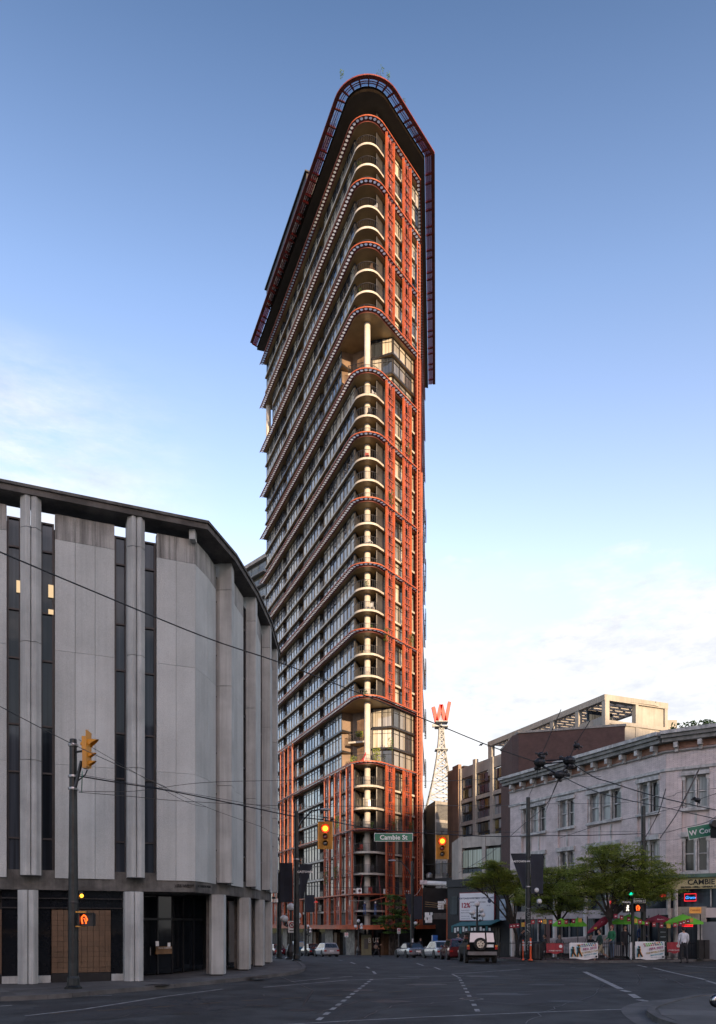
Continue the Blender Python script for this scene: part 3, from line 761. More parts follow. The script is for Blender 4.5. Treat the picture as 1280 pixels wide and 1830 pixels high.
for a, b in ((562, 567), (598.5, 605), (683, 692), (642, 644)): frontbox(a, b, gb-.4, CZ-1, WOODP, 'wood_panel', -.98)
frontbox(646, 664, gb, CZ-1.2, DOORG, 'door', -.95, .15); frontbox(651, 658, gb+.9, gb+2.2, CORE, 'door_pane', -.85, .06)
r = onfront(671, -1.05); lettering('B UT', WHITE, tw, (r[0].x-.2, r[0].y-.12, CZ-2.25), .95, u=(r[1].x, r[1].y, 0), depth=.01)
for px in (632, 697, 748, 590): frontbox(px-2, px+3, CZ, KZ[0]-.4, GREYC, 'pier', -1.0, .5)
for z_ in ((CZ+KZ[0])/2,):
    pass
# ribs of bracing above the street corner
for px in (690.5, 704.5): pass
# ================================================================ concrete office block on the left
ob = thing('office_building', 'grey precast concrete office block with curved corner and floating roof ring', 'building', (-8, 32, .12))
V1 = Vector((-5.71, 29.5)); FD = Vector((.921, .390)); FN = Vector((.390, -.921))
def fl(px, inset=.45): a = V1-FN*inset; return a+FD*cross(a, FD, px)
def pd(px, D): return Vector(((px-CX)/F*D, D))
JZ = [3.84, 7.9, 11.95, 15.9, 16.8]; MZ = [4.1, 5.27, 7.6, 9.27, 11.6, 13.3, 15.5, 16.5]
def slabpiece(nm, p0, p1, z0, z1, th, m, par, inset=0.0, gap=.006):
    d = (p1-p0).normalized(); n = Vector((d.y, -d.x)); a = p0+d*gap-n*inset; b = p1-d*gap-n*inset; c = (a+b)/2-n*th/2
    return MB().box((c.x, c.y, (z0+z1)/2), ((b-a).length, th, z1-z0-gap*1.6), math.atan2(d.y, d.x)).build(nm, m, par)
PAN = [PANEL, mat('aggregate_concrete_b', (.50, .525, .51), .85, 0, .06, .5, .55, 45, speck=.4, fine=.3, streak=.14), mat('aggregate_concrete_c', (.535, .56, .545), .85, 0, .06, .7, .55, 45, speck=.35, fine=.22, streak=.12)]
STN = mat('stained_parapet', (.42, .42, .40), .88, 0, .12, .8, .5, 40, speck=.2, fine=.2, streak=.75)
def panels(p0, p1, n):
    for k in range(n):
        a, b = p0.lerp(p1, k/n), p0.lerp(p1, (k+1)/n)
        for z0, z1 in zip(JZ[:-1], JZ[1:]):
            slabpiece('wall_panel', a, b, z0, z1, .3, STN if z1 > 16 else PAN[random.randrange(3)], ob)
def strips(p0, p1, inset=.22):
    d = (p1-p0).normalized(); n = Vector((d.y, -d.x)); L = (p1-p0).length
    for z0, z1 in zip(MZ[:-1], MZ[1:]):
        c = (p0+p1)/2-n*inset; f = MB(); ang = math.atan2(d.y, d.x); f.M = Matrix.Translation((c.x, c.y, z0)) @ Matrix.Rotation(ang, 4, 'Z')
        h = z1-z0; w = L
        for x in (-w/2+.03, w/2-.03): f.box((x, 0, h/2), (.06, .1, h))
        f.box((0, 0, h-.03), (w-.12, .1, .06)); f.M = None
        o = f.build('window', DARKM, ob)
        q = MB(); q.M = f.M = Matrix.Translation((c.x, c.y, z0)) @ Matrix.Rotation(ang, 4, 'Z'); q.quad((-w/2+.06, .02, 0), (w/2-.06, .02, 0), (w/2-.06, .02, h-.06), (-w/2+.06, .02, h-.06)); q.M = None
        q.build('pane', DG, o)
def pylonsec(c, d, n, w, dep):
    out = []
    for s in (-1, 1):
        pts = [(.008, -.3), (.008, dep*.85), (.03, dep*.93), (w*.20, dep), (w*.26, dep*.98), (w*.5, dep*.62), (w*.5, -.3)]
        out.append([tuple(c+d*(s*x)+n*y) for x, y in pts])
    return out
def pylon(c, d, w=.66, dep=.48, z0=3.9, z1=17.05, joints=(7.9, 12.0, 15.95), m=PYL, nm='pylon_block'):
    n = Vector((d.y, -d.x)); zs = [z0]+[z for z in joints]+[z1]
    for a, b in zip(zs[:-1], zs[1:]):
        q = MB()
        for s in pylonsec(c, d, n, w, dep): q.prism(s, a+.01, b-.01)
        q.build(nm, m, ob)
# front face
panels(fl(98), fl(205), 3); panels(fl(280), fl(349), 2); panels(fl(-95), fl(12), 3); panels(fl(-280), fl(-175), 3)
for a, b in ((12, 37), (73, 97), (205.5, 227), (257, 279.5), (-120, -96), (-174, -150)): strips(fl(a), fl(b))
for px in (55, 241.5, -136): pylon(fl(px), FD, .68 if px < 200 else .62)
# curved side
s2 = [pd(349, fl(349).y), pd(371, 30.9), pd(386, 32.05)]
panels(s2[0], s2[1], 1); panels(s2[1], s2[2], 1); strips(pd(386, 32.1), pd(393, 32.4), .1)
panels(pd(413, 32.95), pd(435, 35.0), 2); strips(pd(435, 35.05), pd(440.5, 35.5), .08)
panels(pd(456.5, 36.15), pd(466, 38.35), 2); strips(pd(466, 38.4), pd(468, 38.8), .05)
panels(pd(482.5, 39.6), pd(486.5, 42.0), 2)
def sidepyl(x0, x1, D0, D1):
    a, b = pd(x0, D0), pd(x1, D0); zs = [3.9, 7.9, 12.0, 15.95, 17.05]
    pts = [tuple(a), tuple(b), (b.x, D1), (b.x-.1, D1+.1), (a.x-.25, D1+.1), (a.x-.25, D0+.1)]
    for z0, z1 in zip(zs[:-1], zs[1:]): MB().prism(pts, z0+.01, z1-.01).build('pylon_block', PYL, ob)
sidepyl(393, 414, 32.2, 32.85); sidepyl(440.5, 457, 35.5, 36.1); sidepyl(467.5, 483, 38.9, 39.5); sidepyl(485.5, 495, 42.2, 42.8)
# body and roof
inner = [fl(-400, .72), fl(-95, .72), fl(349, .72), pd(383, 32.3), pd(389, 33.0), pd(430, 35.6), pd(452, 36.6), pd(462, 39.0), pd(478, 40.2), pd(484, 43.0), Vector((-5.6, 45.5)), Vector((-22, 52)), Vector((-34, 40))]
MB().prism([tuple(p) for p in inner], 3.5, 16.35).build('body', CORE, ob)
# beam under the panels
bl_ = [fl(-400, .5), fl(349, .5), pd(371.5, 31.05), pd(388, 32.3), pd(412, 33.2), pd(434, 35.2), pd(455, 36.5), pd(465, 38.6), pd(480, 40.0), pd(484.5, 43.2)]
for a, b in zip(bl_[:-1], bl_[1:]): slabpiece('beam', a, b, 3.42, 4.12, .8, BEAM, ob, gap=-.002)
# roof ring: outer and inner outline
def offpoly(pts, o):
    out = []
    for i, p in enumerate(pts):
        d1 = (pts[i]-pts[i-1]).normalized() if i else (pts[1]-pts[0]).normalized(); d2 = (pts[i+1]-pts[i]).normalized() if i < len(pts)-1 else d1
        n1, n2 = Vector((d1.y, -d1.x)), Vector((d2.y, -d2.x)); b = (n1+n2).normalized(); out.append(p+b*(o/max(.3, b.dot(n1))))
    return out
ring = [V1-FD*16, V1-FD*6.1, V1-FD*2.6, V1, Vector((-5.08, 32.05)), Vector((-4.64, 35.5)), Vector((-4.41, 39.1)), Vector((-4.42, 43.6)), Vector((-5.3, 47.5))]
for i in range(len(ring)-1):
    o_ = offpoly(ring, .07); n_ = offpoly(ring, -1.05)
    q = MB(); q.prism([tuple(o_[i]), tuple(o_[i+1]), tuple(n_[i+1]), tuple(n_[i])], 17.05, 17.28); q.build('roof_ring', ROOFC, ob)
    o_ = offpoly(ring, .13); n_ = offpoly(ring, -.05)
    q = MB(); q.prism([tuple(o_[i]), tuple(o_[i+1]), tuple(n_[i+1]), tuple(n_[i])], 17.26, 17.36); q.build('coping', BEAM, ob)
a = fl(345, .3); MB().box((a.x, a.y, 16.9), (.22, .35, .45)).build('roof_post', PYL, ob)
# ground floor: columns, tile wall, glass doors
for px in (50, 238, -132): pylon(fl(px), FD, .66, .46, .12, 3.4, (), nm='column')
for (x0, x1, D) in ((373, 400, 31.6), (423, 445.5, 35.1), (452, 471, 38.4), (470, 485, 41.6)):
    a, b = pd(x0, D), pd(x1, D); w = b.x-a.x
    pts = [(a.x, a.y+.12), (a.x+.12, a.y), (b.x, b.y), (b.x, b.y+.55), (a.x, b.y+.6)]
    MB().prism(pts, .18, 3.4).build('column', PYL, ob)
    MB().box((a.x+.1, a.y+.45, 1.8), (.5, .35, 3.2)).build('column_return', BEAM, ob)
    MB().box(((a.x+b.x)/2, a.y+.3, .15), (w-.15, .4, .08)).build('column_base', BLACK, ob)
TILE = [mat('brown_tile', (.135, .078, .042), .45, 0, .1, 1.5, fine=.1), mat('brown_tile_b', (.115, .068, .037), .45, 0, .1, 1.5, fine=.1)]
GROUT = mat('tile_grout', (.10, .065, .04), .9)
tmesh = {}
def tilewall(px0, px1, z0=.45, z1=2.72):
    a, b = fl(px0, .62), fl(px1, .62); d = (b-a).normalized(); L = (b-a).length; n = max(1, round(L/.2)); r = 12; w = L/n; h = (z1-z0)/r; ang = math.atan2(d.y, d.x)
    slabpiece('tile_backing', a, b, z0, z1, .1, GROUT, ob, .03)
    slabpiece('plinth', a, b, .1, z0, .16, BLACK, ob, -.02)
    key = (round(w, 3))
    if key not in tmesh:
        tmesh[key] = [MB().box((0, 0, 0), (w-.012, .04, h-.012)).mesh('tile', t) for t in TILE]
    for i in range(n):
        for j in range(r):
            p = a+d*(w*(i+.5)); place('tile', tmesh[key][random.random() < .35], ob, (p.x, p.y, z0+(j+.5)*h), ang)
tilewall(92, 198); tilewall(-70, 3)
for a, b in ((3, 32), (68, 91), (199, 221)):
    slabpiece('shop_glass', fl(a, .62), fl(b, .62), .35, 3.42, .06, BG, ob, .1); slabpiece('plinth', fl(a, .6), fl(b, .6), .1, .38, .12, PYL, ob)
slabpiece('shop_glass', fl(91, .7), fl(199, .7), 2.75, 3.42, .06, BG, ob)
for z in (2.76, 3.1): slabpiece('transom_bar', fl(-70, .6), fl(221, .6), z, z+.05, .05, BLACK, ob)
# the recessed entrance
INT = mat('dim_interior', (.02, .02, .02), .7)
e = [pd(254, 31.3), pd(308, 32.6), pd(364, 35.4), pd(372, 35.0)]
for (a, b, n) in ((e[0], e[1], 2), (e[1], e[2], 3)):
    for k in range(n):
        p, q_ = a.lerp(b, k/n), a.lerp(b, (k+1)/n)
        for z0, z1 in ((.14, 2.42), (2.42, 3.4)):
            slabpiece('door_frame', p, p.lerp(q_, .07), z0, z1, .1, BLACK, ob, gap=0); slabpiece('shop_glass', p.lerp(q_, .07), q_, z0+.04, z1-.05, .03, BG, ob, .03, gap=.002)
        slabpiece('transom_bar', p, q_, 2.36, 2.46, .12, BLACK, ob)
slabpiece('ceiling_panel', fl(-100, 1.0), fl(349, 1.0), 3.38, 3.42, 3.0, BEAM, ob)
p, q_ = pd(277, 31.7), pd(306, 32.4); slabpiece('notice_board', p, q_, .98, 1.3, .05, mat('brown_sign_board', (.22, .12, .05), .5), ob, -.06)
dd = (q_-p).normalized(); mid = (p+q_)/2+Vector((dd.y, -dd.x))*.12; lettering('176 W. CORDOVA', WHITE, ob, (mid.x, mid.y, 1.2), .085, u=(dd.x, dd.y, 0))
q = MB(); h_ = pd(270, 31.4); q.tube([(h_.x, h_.y, .95), (h_.x, h_.y-.12, .98), (h_.x, h_.y-.12, 1.25), (h_.x, h_.y, 1.28)], .018); q.build('door_handle', CHR, ob)
for px, z, w, h in ((281, 1.42, .16, .2), (302, 1.38, .14, .16), (256.5, 1.62, .18, .16)):
    p = pd(px, 31.5); MB().box((p.x, p.y, z), (w, .02, h), math.atan2(dd.y, dd.x)).build('notice', WHITE, ob)
p, q_ = fl(318, .5), fl(350, .5); mid = fl(330, .47); lettering('178 WEST', BLACK, ob, (mid.x, mid.y, 3.6), .17, u=(FD.x, FD.y, 0), depth=.02)
d2_ = (pd(388, 32.3)-pd(371.5, 31.05)).normalized(); mid = pd(366, 30.1); lettering('CORDOVA', BLACK, ob, (mid.x+.0, mid.y-.05, 3.6), .14, u=(.55, .83, 0), depth=.02)
for a, b in ((403, 421), (446, 452)):
    slabpiece('shop_glass', pd(a-2, 35.6), pd(b, 38.0), .3, 3.4, .06, BG, ob)
for k in range(5):
    p = pd(402+k*3.5, 35.7+.5*k); MB().box((p.x, p.y-.1, 1.8), (.05, .06, 3.2)).build('mullion', DARKM, ob)
MB().prism([tuple(p) for p in [fl(-400, 1.4), fl(250, 1.4), pd(254, 31.9), pd(308, 33.2), pd(364, 36.2), pd(400, 38.5), pd(440, 42), pd(470, 46), Vector((-22, 52)), Vector((-34, 40))]], .1, 3.5).build('core', INT, ob)
# glowing rectangles added before the opaque panes for ceiling lights inside
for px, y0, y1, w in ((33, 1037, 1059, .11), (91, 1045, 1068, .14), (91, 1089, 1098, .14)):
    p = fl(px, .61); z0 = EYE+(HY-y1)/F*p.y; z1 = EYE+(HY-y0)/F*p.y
    slabpiece('window_glow_patch', p-FD*w/2*1.3, p+FD*w/2*1.3, z0, z1, .012, LIN, ob)
t = thing('wall_lamp', 'small amber bulb glowing under the soffit beside the tiled wall', 'lamp', tuple(fl(146, .3))+(3.36,))
c = fl(146, .3); MB().ball((c.x, c.y, 3.22), .07, 8).build('bulb', LAMPY, t); MB().box((c.x, c.y, 3.33), (.14, .14, .08)).build('housing', BLACK, t)
t = thing('security_camera', 'small white camera box at the lower far corner of the concrete block', 'camera', tuple(pd(493, 43))+(3.3,))
c = pd(493, 43.0); MB().box((c.x, c.y, 3.5), (.22, .3, .2)).build('housing', WHITE, t); MB().box((c.x-.12, c.y+.1, 3.65), (.2, .06, .12)).build('bracket', DARKM, t)

# ================================================================ pink hotel on the right corner
ph_ = thing('hotel', 'pink painted brick corner hotel with heavy grey bracketed cornice', 'building', (19.65, 50, 0))
PR = Vector((19.65, 50.0)); PDn = Vector((-.414, .910)); PNn = Vector((-.910, -.414)); PE = Vector((.816, -.578)); PEN = Vector((-.578, -.816))
def hl(px, o=0.0): a = PR+PNn*o; return a+PDn*cross(a, PDn, px)
def hr(px, o=0.0): a = PR+PEN*o; return a+PE*cross(a, PE, px)
LEND = hl(912)
REND = PR+PE*8.5
def hbox(nm, p0, p1, z0, z1, o, th, m):
    """box on a face, its front at distance o in front of the wall plane; p0->p1 left to right"""
    d = (p1-p0).normalized(); n = Vector((d.y, -d.x)); c = (p0+p1)/2+n*(o-th/2)
    return MB().box((c.x, c.y, (z0+z1)/2), ((p1-p0).length, th, z1-z0), math.atan2(d.y, d.x)).build(nm, m, ph_)
opens = [(932, 976, 3), (997, 1027, 2), (1050, 1111, 3), (1139, 1179, 2)]
ropen = [(1219, 1268, 2), (1290, 1330, 2)]
def facade(fun, edges, ops):
    x = edges[0]
    for a, b, n in list(ops)+[(edges[1], None, 0)]:
        hbox('pier', fun(x), fun(a), 4.5, 12.0, 0, .5, PINK)
        x = b
    for a, b, n in ops:
        hbox('spandrel', fun(a), fun(b), 7.75, 9.35, -.16, .3, PINKP)
        p0, p1 = fun(a), fun(b)
        for u in range(1, n): p = p0.lerp(p1, u/n); d_ = (p1-p0).normalized(); hbox('spandrel_rib', p-d_*.07, p+d_*.07, 8.1, 9.2, -.09, .1, TRIM)
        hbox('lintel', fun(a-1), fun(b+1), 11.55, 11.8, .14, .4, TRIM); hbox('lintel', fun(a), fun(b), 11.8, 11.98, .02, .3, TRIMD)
        hbox('sill', fun(a-1), fun(b+1), 9.32, 9.5, .12, .4, TRIM)
        hbox('hood', fun(a-1), fun(b+1), 7.7, 8.0, .15, .4, TRIM); hbox('sill', fun(a-1), fun(b+1), 5.35, 5.5, .1, .4, TRIM)
        for z0, z1 in ((9.5, 11.55), (5.5, 7.7)):
            for u in range(n):
                q0, q1 = p0.lerp(p1, u/n), p0.lerp(p1, (u+1)/n); d = (p1-p0).normalized(); w = (q1-q0).length
                f = MB(); c = (q0+q1)/2+Vector((d.y, -d.x))*-.30; ang = math.atan2(d.y, d.x)
                f.M = Matrix.Translation((c.x, c.y, z0)) @ Matrix.Rotation(ang, 4, 'Z'); h = z1-z0; ww = w-.24
                for x_ in (-ww/2, ww/2): f.box((x_, 0, h/2), (.08, .1, h))
                f.box((0, 0, .05), (ww, .1, .1)); f.box((0, 0, h-.05), (ww, .1, .1)); f.box((0, -.03, h*.52), (ww, .1, .07)); o = f.build('window', TRIM, ph_)
                g_ = MB(); g_.M = f.M; g_.quad((-ww/2, .03, 0), (ww/2, .03, 0), (ww/2, .03, h), (-ww/2, .03, h)); g_.build('pane', HG, o)
            for u in range(n+1):
                p = p0.lerp(p1, u/n); d = (p1-p0).normalized(); nn = Vector((d.y, -d.x)); p = p-nn*.12+(d*.1 if u == 0 else (-d*.1 if u == n else d*0))
                q = MB(); q.tube([V3(p, z0), V3(p, z1-.25)], .075, 8); q.box((p.x, p.y, z1-.14), (.2, .2, .28), math.atan2(d.y, d.x)); q.build('pilaster', TRIM, ph_)
HG = glassmat('hotel_glass', [(0, (.02, .024, .026)), (.4, (.05, .055, .06)), (.5, (.2, .21, .21)), (1, (.36, .38, .38))], .08, .5)
facade(hl, (912, 1190.5), opens)
facade(hr, (1191, 1350), ropen)
for fun, a, b in ((hl, 911, 1191), (hr, 1190.5, 1360)):
    hbox('frieze', fun(a), fun(b), 11.98, 13.35, .0, .5, PINK); hbox('string_course', fun(a), fun(b), 11.95, 12.12, .1, .3, TRIM)
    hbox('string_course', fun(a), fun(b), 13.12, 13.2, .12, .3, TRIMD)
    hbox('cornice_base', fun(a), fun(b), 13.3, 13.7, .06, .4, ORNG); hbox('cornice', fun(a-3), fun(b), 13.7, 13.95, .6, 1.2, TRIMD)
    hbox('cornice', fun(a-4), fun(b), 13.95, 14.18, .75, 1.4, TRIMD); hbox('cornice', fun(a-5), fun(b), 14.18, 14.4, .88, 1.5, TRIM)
for fun, s0, s1, n in ((hl, LEND, PR, 12), (hr, PR, REND, 6)):
    d = (s1-s0).normalized(); nn = Vector((d.y, -d.x))
    for k in range(n):
        p = s0.lerp(s1, (k+.5)/n)+nn*.28; q = MB(); q.box((p.x, p.y, 13.5), (.24, .5, .34), math.atan2(d.y, d.x)); q.box((p.x-nn.x*.12, p.y-nn.y*.12, 13.22), (.2, .22, .24), math.atan2(d.y, d.x)); q.build('cornice_bracket', TRIM, ph_)
MB().prism([tuple(p) for p in (LEND-PNn*.5, PR-PNn*.35-PEN*.2, REND-PEN*.5, REND+Vector((14, 10)), LEND+Vector((14, 8)))], 4.4, 13.9).build('body', CORE, ph_)
MB().prism([tuple(p) for p in (LEND-PNn*1.3, PR-PNn*1.0-PEN*.6, REND-PEN*.9, REND+Vector((14, 10)), LEND+Vector((14, 8)))], 0, 4.4).build('body', INT, ph_)
# green ledge, sign band, ground floor
GRN = mat('green_ledge', (.10, .17, .13), .6, 0, .15); SIGNC = mat('cream_sign_board', (.62, .52, .28), .6, 0, .05)
for fun, a, b in ((hl, 912, 1191), (hr, 1190.5, 1360)):
    hbox('ledge', fun(a), fun(b), 5.12, 5.34, .35, .6, GRN); hbox('sign_band', fun(a), fun(b), 4.42, 5.12, .12, .3, SIGNC)
    hbox('transom', fun(a), fun(b), 3.2, 4.42, -.3, .1, DG); hbox('beam', fun(a), fun(b), 2.62, 3.22, .02, .35, PINKP)
    hbox('shop_glass', fun(a), fun(b), .7, 2.62, -.6, .1, DG); hbox('stall_riser', fun(a), fun(b), 0, .75, -.45, .3, PINKP)
for px in (916, 992, 1047, 1086, 1128): 
    p = hl(px, .05); q = MB(); q.tube([(p.x, p.y, gz(p.y)), (p.x, p.y, 4.4)], .17, 10); q.build('column', WHITE, ph_)
for px in (1195, 1208): p = hr(px, .1); MB().tube([(p.x, p.y, 0), (p.x, p.y, 4.4)], .14, 8).build('column', TRIM, ph_)
for px in (940, 962, 1004, 1018, 1062, 1075, 1100, 1112, 1141, 1160): p = hl(px, -.5); MB().box((p.x, p.y, 1.6), (.1, .12, 2.0)).build('mullion', TRIM, ph_)
hbox('door', hl(964), hl(974), .1, 2.2, -.5, .1, mat('red_door', (.10, .012, .012), .5)); 
hbox('brick_infill', hr(1207), hr(1262), 2.3, 3.3, .04, .35, brickmat('buff_brick', (.40, .36, .32), (.46, .41, .36), (.28, .25, .22), 4.5, .5))
hbox('shutter', hr(1256), hr(1330), 0, 2.35, .05, .3, mat('grey_shutter', (.21, .22, .235), .6, 0, .06)); hbox('doorway', hr(1211), hr(1247), .0, 2.25, .0, .2, DG); hbox('pier', hr(1247), hr(1256), 0, 2.35, .05, .3, TRIM)
hbox('window_bar', hr(1269), hr(1271), 3.3, 4.4, -.1, .1, TRIM)
pm = hr(1229, .15); lettering('CAMBIE HOTEL', BLACK, ph_, (pm.x, pm.y, 4.68), .46, u=(PE.x, PE.y, 0), bold=.008, depth=.01, align='LEFT')
pm = hr(1217, .15); lettering('SALOON • GRILL • GENERAL STORE', BLACK, ph_, (pm.x, pm.y, 4.48), .15, u=(PE.x, PE.y, 0), bold=.006, depth=.01, align='LEFT')
# neon and lit pub signs
NR, NB, NG = E('neon_red', (1, .02, .03), .35), E('neon_blue', (.05, .35, 1), .45), E('neon_green', (.1, 1, .1), .4)
def neon(px, y, w, h, m, lab, fun=hr, o=-.12, txt=None, m2=None, size=.3):
    p = fun(px, o); z = EYE+(HY-y)/F*p.y; d = PE if fun is hr else -PDn
    t = thing('neon_sign', lab, 'neon sign', (p.x, p.y, z-h/2))
    q = MB(); c = [V3(p+d*(a*w/2), z+b*h/2) for a, b in ((-1, -1), (1, -1), (1, 1), (-1, 1), (-1, -1))]; q.tube(c, .025, 5); q.build('outline', m, t)
    if txt: lettering(txt, m2 or m, t, V3(p, z-size*.35), size, u=(d.x, d.y, 0), depth=.01, shear=.3)
neon(1234, 1604, .68, .45, NR, 'square red neon beer sign with blue script in the upper bar window', txt='Granv', m2=NB, size=.26)
neon(1229, 1654, .62, .12, NR, 'red neon word low in the pub doorway behind the white shirt', txt='LOUNGE', size=.16, o=.06)
neon(1185, 1601, .4, .1, NR, 'small red neon strip glowing through the right edge of the tree', fun=hl, txt='BEER', size=.18)
neon(1091, 1613, .3, .16, NR, 'small red neon sign seen between the locust branches', fun=hl, txt='Bar', size=.2)
neon(1029, 1619, .5, .1, NB, 'small blue neon sign in the dark bar window behind the leaves', fun=hl, txt='Blue', size=.2)
def hangsign(px, y, w, h, m, lab, txt, tm, fun=hr, o=.5, size=.2):
    p = fun(px, o); z = EYE+(HY-y)/F*p.y; t = thing('pub_sign', lab, 'sign', (p.x, p.y, z-h/2)); d = PE if fun is hr else -PDn
    MB().box((p.x, p.y, z), (w, .1, h), math.atan2(d.y, d.x)).build('board', m, t)
    nn = Vector((d.y, -d.x)); pp = p+nn*.06; lettering(txt, tm, t, V3(pp, z-size*.35), size, u=(d.x, d.y, 0))
    return t
hangsign(1243, 1627, .68, .38, mat('amber_sign', (.5, .22, .06), .5, emit=(1, .4, .08, .06)), 'amber sign board on a post beside the pub door', 'CAMBIE', mat('dark_red_letter', (.2, .03, .02), .5), size=.17)
hangsign(1083, 1631, .95, .36, mat('black_board', (.03, .04, .035), .5), 'dark notice board with white lettering on the pink beam', 'HOSTELLING', WHITE, fun=hl, o=.1, size=.15)

# ================================================================ buildings further off
cb = thing('concrete_building', 'buff concrete block with an open roof pergola behind the pink hotel', 'building', (26.8, 85, -1))
K0 = Vector((26.8, 85.0)); KD = Vector((-.373, .928)); KE = Vector((.917, .399)); KN = Vector((-.928, -.373)); KEN = Vector((.399, -.917))
def kl(px, o=0.0): a = K0+KN*o; return a+KD*cross(a, KD, px)
def kr(px, o=0.0): a = K0+KEN*o; return a+KE*cross(a, KE, px)
def kbox(nm, p0, p1, z0, z1, o, th, m, par=cb):
    d = (p1-p0).normalized(); n = Vector((d.y, -d.x)); c = (p0+p1)/2+n*(o-th/2)
    return MB().box((c.x, c.y, (z0+z1)/2), ((p1-p0).length, th, z1-z0), math.atan2(d.y, d.x)).build(nm, m, par)
KW = kl(822); KR = kr(1192)
MB().prism([tuple(p) for p in (KW-KN*1.0, K0-KN*.6-KEN*.6, KR-KEN*.6, KR-KEN*16, KW+Vector((14, 6)))], -3, 23.2).build('body', CONC2, cb)
kbox('parapet', kl(822), kl(1082), 23.4, 24.9, 0, .5, CONC2); kbox('wall', kl(913), kl(1082), 8, 23.4, 0, .6, CONC2)
kbox('wall', kr(1082.5), kr(1191), 6, 24.2, 0, .6, CONC2)
for z in (22.6, 24.2): kbox('string_course', kr(1082.5), kr(1192), z-.2, z+.2, .14, .3, CONC2)
kbox('end_panel', kr(1140), kr(1187), 24.3, 26.5, -.1, .3, CONC2)
kbox('glazed_bay', kr(1088), kr(1134), 24.6, 26.4, -3.5, .1, DG)
ends = [876.5, 912.5, 948, 987, 1032, 1080]
for px in ends: kbox('pergola_post', kl(px-3.2), kl(px+3.2), 22.5 if px < 1000 else 21, 26.6, .08, .5, CONC2)
for px in (1086, 1138, 1190): kbox('pergola_post', kr(px-2.5), kr(px+2.5), 19, 26.6, .1, .6, CONC2)
kbox('pergola_beam', kl(873), kl(1082.5), 26.5, 27.15, .12, .6, CONC2); kbox('pergola_beam', kr(1081.5), kr(1193), 26.5, 27.15, .14, .6, CONC2)
kbox('pergola_beam', kl(874)-KN*7, kl(1082)-KN*7, 26.6, 27.1, 0, .4, CONC2)
for k in range(24):
    p = kl(876).lerp(kl(1081), k/23); q = p-KN*7; MB().beam(V3(p, 26.8), V3(q, 26.8), .22, .3).build('pergola_rafter', CONC2, cb)
for k in range(4): a, b = kl(876)-KN*(1.5+k*1.5), kl(1081)-KN*(1.5+k*1.5); MB().beam(V3(a, 27.0), V3(b, 27.0), .35, .08).build('pergola_slat', WHITE, cb)
for px in (822.5, 849, 880, 913): kbox('pier', kl(px-2.4), kl(px+2.4), -2, 24.9 if px != 849 else 25.5, .15, .5, CONC2)
for z in (20.0, 16.75, 13.5, 10.2, 7): kbox('floor_beam', kl(820), kl(915), z-.3, z+.25, .1, .4, CONC2)
OG = glassmat('office_glass', [(0, (.04, .055, .07)), (.35, (.10, .13, .16)), (.5, (.13, .11, .05)), (.7, (.22, .18, .07)), (.85, (.3, .34, .36)), (1, (.4, .42, .42))], .06, 1.0)
kbox('glazing_backing', kl(822), kl(913), 4, 23.3, -.35, .2, CORE)
om = MB(); om.box((0, 0, .62), (1, .06, 1.25)); 
for zt in (23.3, 19.7, 16.45, 13.2, 9.9):
    for z in (zt-1.35, zt-2.85):
        for a, b in ((825, 846.5), (851.5, 877.5), (882.5, 910.5)):
            for u in range(4):
                p0, p1 = kl(a), kl(b); p = p0.lerp(p1, (u+.5)/4)+KN*-.22; w = (p1-p0).length/4*.84
                MB().box((p.x, p.y, z+.6), (w, .08, 1.15), math.atan2(-KD.y, -KD.x)).build('window', OG, cb)
kbox('end_wall', kl(813, -.2)+Vector((-.1, .2)), kl(822), -2, 25.6, .25, .5, mat('brown_end_wall', (.26, .18, .13), .8, 0, .1, .6, streak=.2))
MB().box((kl(816).x+2.0, kl(816).y+3, 12), (5, 4, 27.2), math.atan2(-KD.y, -KD.x)).build('stair_core', MATS['brown_end_wall'], cb)
ex = kr(1201); MB().box((ex.x, ex.y+2, 22), (1.6, 3, 7)).build('bay', CONC2, cb); 
for z in (21.6, 23.6): MB().box((ex.x-.0, ex.y+.42, z), (1.35, .1, 1.7)).build('window', TGL, cb) if False else MB().box((ex.x, ex.y+.42, z), (1.35, .1, 1.7)).build('window', OG, cb)
p = kr(1164, .02); MB().box((p.x, p.y, 21.8), (.9, .1, 1.0), math.atan2(KE.y, KE.x)).build('window', OG, cb)
# brick theatre volume in front of it
bb_ = thing('brick_building', 'windowless red brown brick block in front of the pergola building', 'building', (19.5, 77, -1))
a, b = pd(927, 79), pd(1117, 76); 
MB().prism([tuple(a), tuple(b), (b.x+1.5, b.y+7), (a.x-.3, a.y+8), (a.x-.45, a.y+1)], 2, EYE+(HY-1311)/F*79).build('wall', RBRICK, bb_)
MB().prism([(a.x-.1, a.y-.1), (b.x+.1, b.y-.1), (b.x+1.6, b.y+7), (a.x-.4, a.y+8.1)], EYE+(HY-1311)/F*79, EYE+(HY-1311)/F*79+.22).build('coping', GREYC, bb_)
c, d_ = pd(962, 78.6), pd(1012, 77.9); MB().box(((c.x+d_.x)/2, (c.y+d_.y)/2-.15, 17.2), ((d_-c).length, .3, 1.7), math.atan2((d_-c).y, (d_-c).x)).build('louvre_panel', CORE, bb_)
